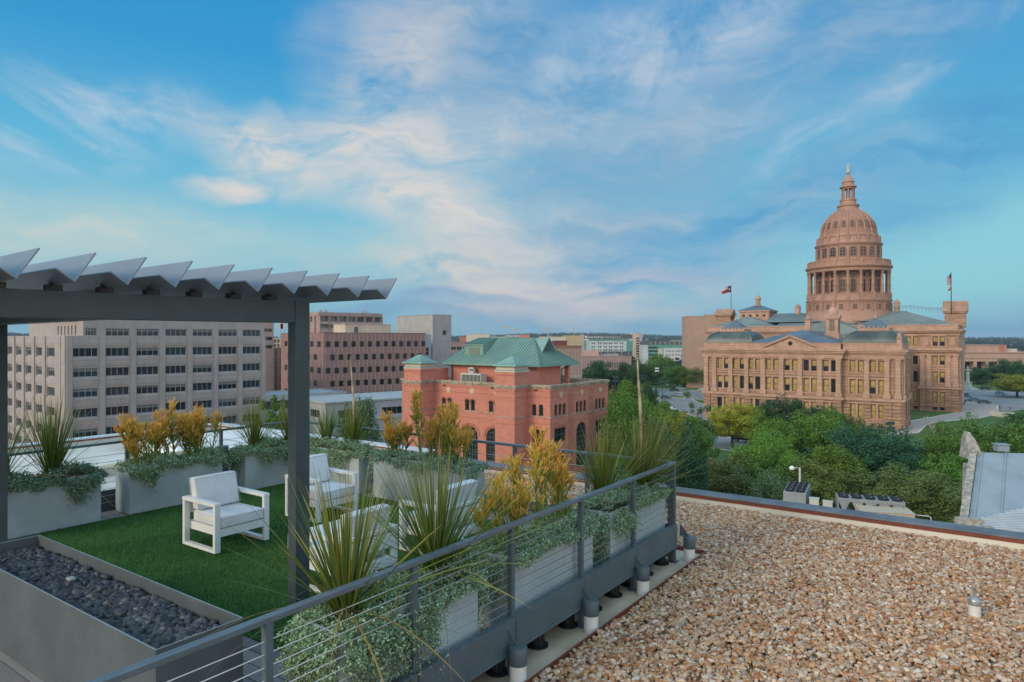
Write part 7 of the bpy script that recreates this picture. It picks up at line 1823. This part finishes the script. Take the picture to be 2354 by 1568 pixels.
n4=t.noise(m4.outputs[0],2.2,9,.62,.6)
# grey-lavender veil: broad fan from upper middle to the right
veil=mx(blob(1130,120,520,360,-30,.1,1),t.math('MULTIPLY',blob(1450,330,700,330,18),.9),t.math('MULTIPLY',blob(1750,120,800,330,20),.68),blob(1330,560,640,200,14),t.math('MULTIPLY',blob(1750,480,560,140,20),.7))
vd=t.math('MULTIPLY',veil,t.smooth(n1,.28,.56,.6,1.))
m6=t.new('ShaderNodeMapping'); m6.inputs['Rotation'].default_value=(0,0,R(-24)); m6.inputs['Scale'].default_value=(2.2,11,1); t.link(AEW,m6.inputs[0])
n6=t.noise(m6.outputs[0],1.7,9,.60,.35)
m7=t.new('ShaderNodeMapping'); m7.inputs['Rotation'].default_value=(0,0,R(-35)); m7.inputs['Scale'].default_value=(9,24,1); t.link(AEW,m7.inputs[0])
n7=t.noise(m7.outputs[0],2.2,8,.7,.6)
tex=t.math('ADD',t.math('MULTIPLY',n6,.7),t.math('MULTIPLY',n7,.3))
vd=t.math('MULTIPLY',vd,t.smooth(tex,.32,.62,.62,1.))
vcol=t.mix(t.smooth(tex,.36,.70),L(130,168,200),L(180,197,212))
sky=t.mix(t.math('MULTIPLY',vd,.95),sky,vcol)
# blue diagonal streaks cutting through the veil
bl=mx(blob(2080,420,620,150,20,0,1),blob(1560,590,560,95,12,0,1),blob(2250,330,420,160,24),blob(1720,500,520,130,13,0,1))
sky=t.mix(t.math('MULTIPLY',bl,t.smooth(tex,.36,.6,.95,.35)),sky,L(80,160,210))
# cream lit clouds
core=mx(blob(900,345,460,120,6,.0,1),blob(620,350,300,90,-16),blob(545,420,170,34,4),blob(1000,480,440,110,-22),t.math('MULTIPLY',blob(880,180,240,200,20),.55))
m5=t.new('ShaderNodeMapping'); m5.inputs['Rotation'].default_value=(0,0,R(-14)); m5.inputs['Scale'].default_value=(5,26,1); t.link(AEW,m5.inputs[0])
n5=t.noise(m5.outputs[0],1.6,10,.7,.8)
fib=t.smooth(n5,.30,.62,.6,1.)
cd=t.math('MULTIPLY',t.math('MULTIPLY',t.math('POWER',core,.7),t.smooth(n4,.22,.56)),fib)
sky=t.mix(t.math('MULTIPLY',cd,.95),sky,L(228,221,215))
core2=mx(blob(1560,100,430,150,24),blob(2150,110,280,80,33),blob(230,255,290,100,8),blob(60,320,240,70,0),blob(1330,250,170,140,40),blob(435,492,60,14,0),blob(1860,330,160,40,20))
cd2=t.math('MULTIPLY',t.math('MULTIPLY',core2,t.smooth(n2,.38,.64)),t.smooth(n5,.28,.6,.55,1.))
sky=t.mix(t.math('MULTIPLY',cd2,.7),sky,L(204,216,228))
# low streaks and pink band near the horizon
sky=t.mix(t.math('MULTIPLY',t.math('MULTIPLY',blob(1330,680,480,100,5),t.smooth(n3,.30,.58)),.85),sky,L(214,200,204))
sky=t.mix(t.math('MULTIPLY',t.math('MULTIPLY',blob(1080,620,520,120,-6),t.smooth(n3,.36,.6)),.8),sky,L(218,216,208))
sky=t.mix(t.math('MULTIPLY',t.math('MULTIPLY',blob(150,500,520,90,0),t.smooth(n3,.4,.66)),.55),sky,L(224,220,204))
sky=t.mix(t.math('MULTIPLY',t.math('MULTIPLY',mx(blob(1060,695,380,26,-2),blob(700,700,300,30,0)),t.smooth(n3,.35,.55)),.8),sky,L(122,166,204))
# unseen sky behind the camera: sunset glow, brightened for fill light, warm low down
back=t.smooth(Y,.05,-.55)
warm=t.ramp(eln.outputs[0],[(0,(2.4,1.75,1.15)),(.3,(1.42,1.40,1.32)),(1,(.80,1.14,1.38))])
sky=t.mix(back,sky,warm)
over=t.math('MULTIPLY',t.smooth(EL,.62,1.1),t.math('SUBTRACT',1.0,back))  # unseen sky overhead, also raised to add fill light
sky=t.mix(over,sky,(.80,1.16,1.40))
# ground half of the world
sky=t.mix(t.smooth(Z,-.005,-.03),sky,(.06,.08,.07))
nis=t.new('ShaderNodeTexSky',sky_type='NISHITA'); nis.sun_disc=False; nis.sun_elevation=SUN_EL; nis.sun_rotation=SUN_AZ
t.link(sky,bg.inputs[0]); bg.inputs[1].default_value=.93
bg2=t.new('ShaderNodeBackground'); t.link(nis.outputs[0],bg2.inputs[0]); bg2.inputs[1].default_value=.004
ad=t.new('ShaderNodeAddShader'); t.link(bg.outputs[0],ad.inputs[0]); t.link(bg2.outputs[0],ad.inputs[1]); t.link(ad.outputs[0],t.n['World Output'].inputs[0])
w.cycles.sampling_method='MANUAL'; w.cycles.sample_map_resolution=1024
sun=bpy.data.lights.new('sun','SUN'); sun.energy=2.0; sun.angle=R(20); sun.color=(1,.85,.62)
so=bpy.data.objects.new('sun',sun); COL.objects.link(so)
d=Vector((sin(SUN_AZ)*cos(SUN_EL),cos(SUN_AZ)*cos(SUN_EL),sin(SUN_EL)))
so.rotation_euler=d.to_track_quat('Z','Y').to_euler()
# ---------------------------------------------------------------- the air: one even body of haze round everything
mb=MB(); mb.box(-11500,11500,-11500,11500,-90,90); hz_=mb.build('haze',[]); tag(hz_,'thin even evening haze filling the air','haze',kind='stuff')
m=bpy.data.materials.new('haze'); m.use_nodes=True; tt=NT(m.node_tree); tt.n.clear(); ou=tt.new('ShaderNodeOutputMaterial'); pv=tt.new('ShaderNodeVolumePrincipled')
pv.inputs['Color'].default_value=(.62,.80,.95,1); pv.inputs['Density'].default_value=.0001; pv.inputs['Anisotropy'].default_value=0.
tt.link(pv.outputs[0],ou.inputs['Volume']); hz_.data.materials.append(m)
cy=scene.cycles
cy.max_bounces=6; cy.diffuse_bounces=3; cy.glossy_bounces=3; cy.transmission_bounces=4; cy.transparent_max_bounces=8
cy.use_denoising=True
cy.volume_bounces=0; cy.volume_step_rate=5; cy.volume_max_steps=64
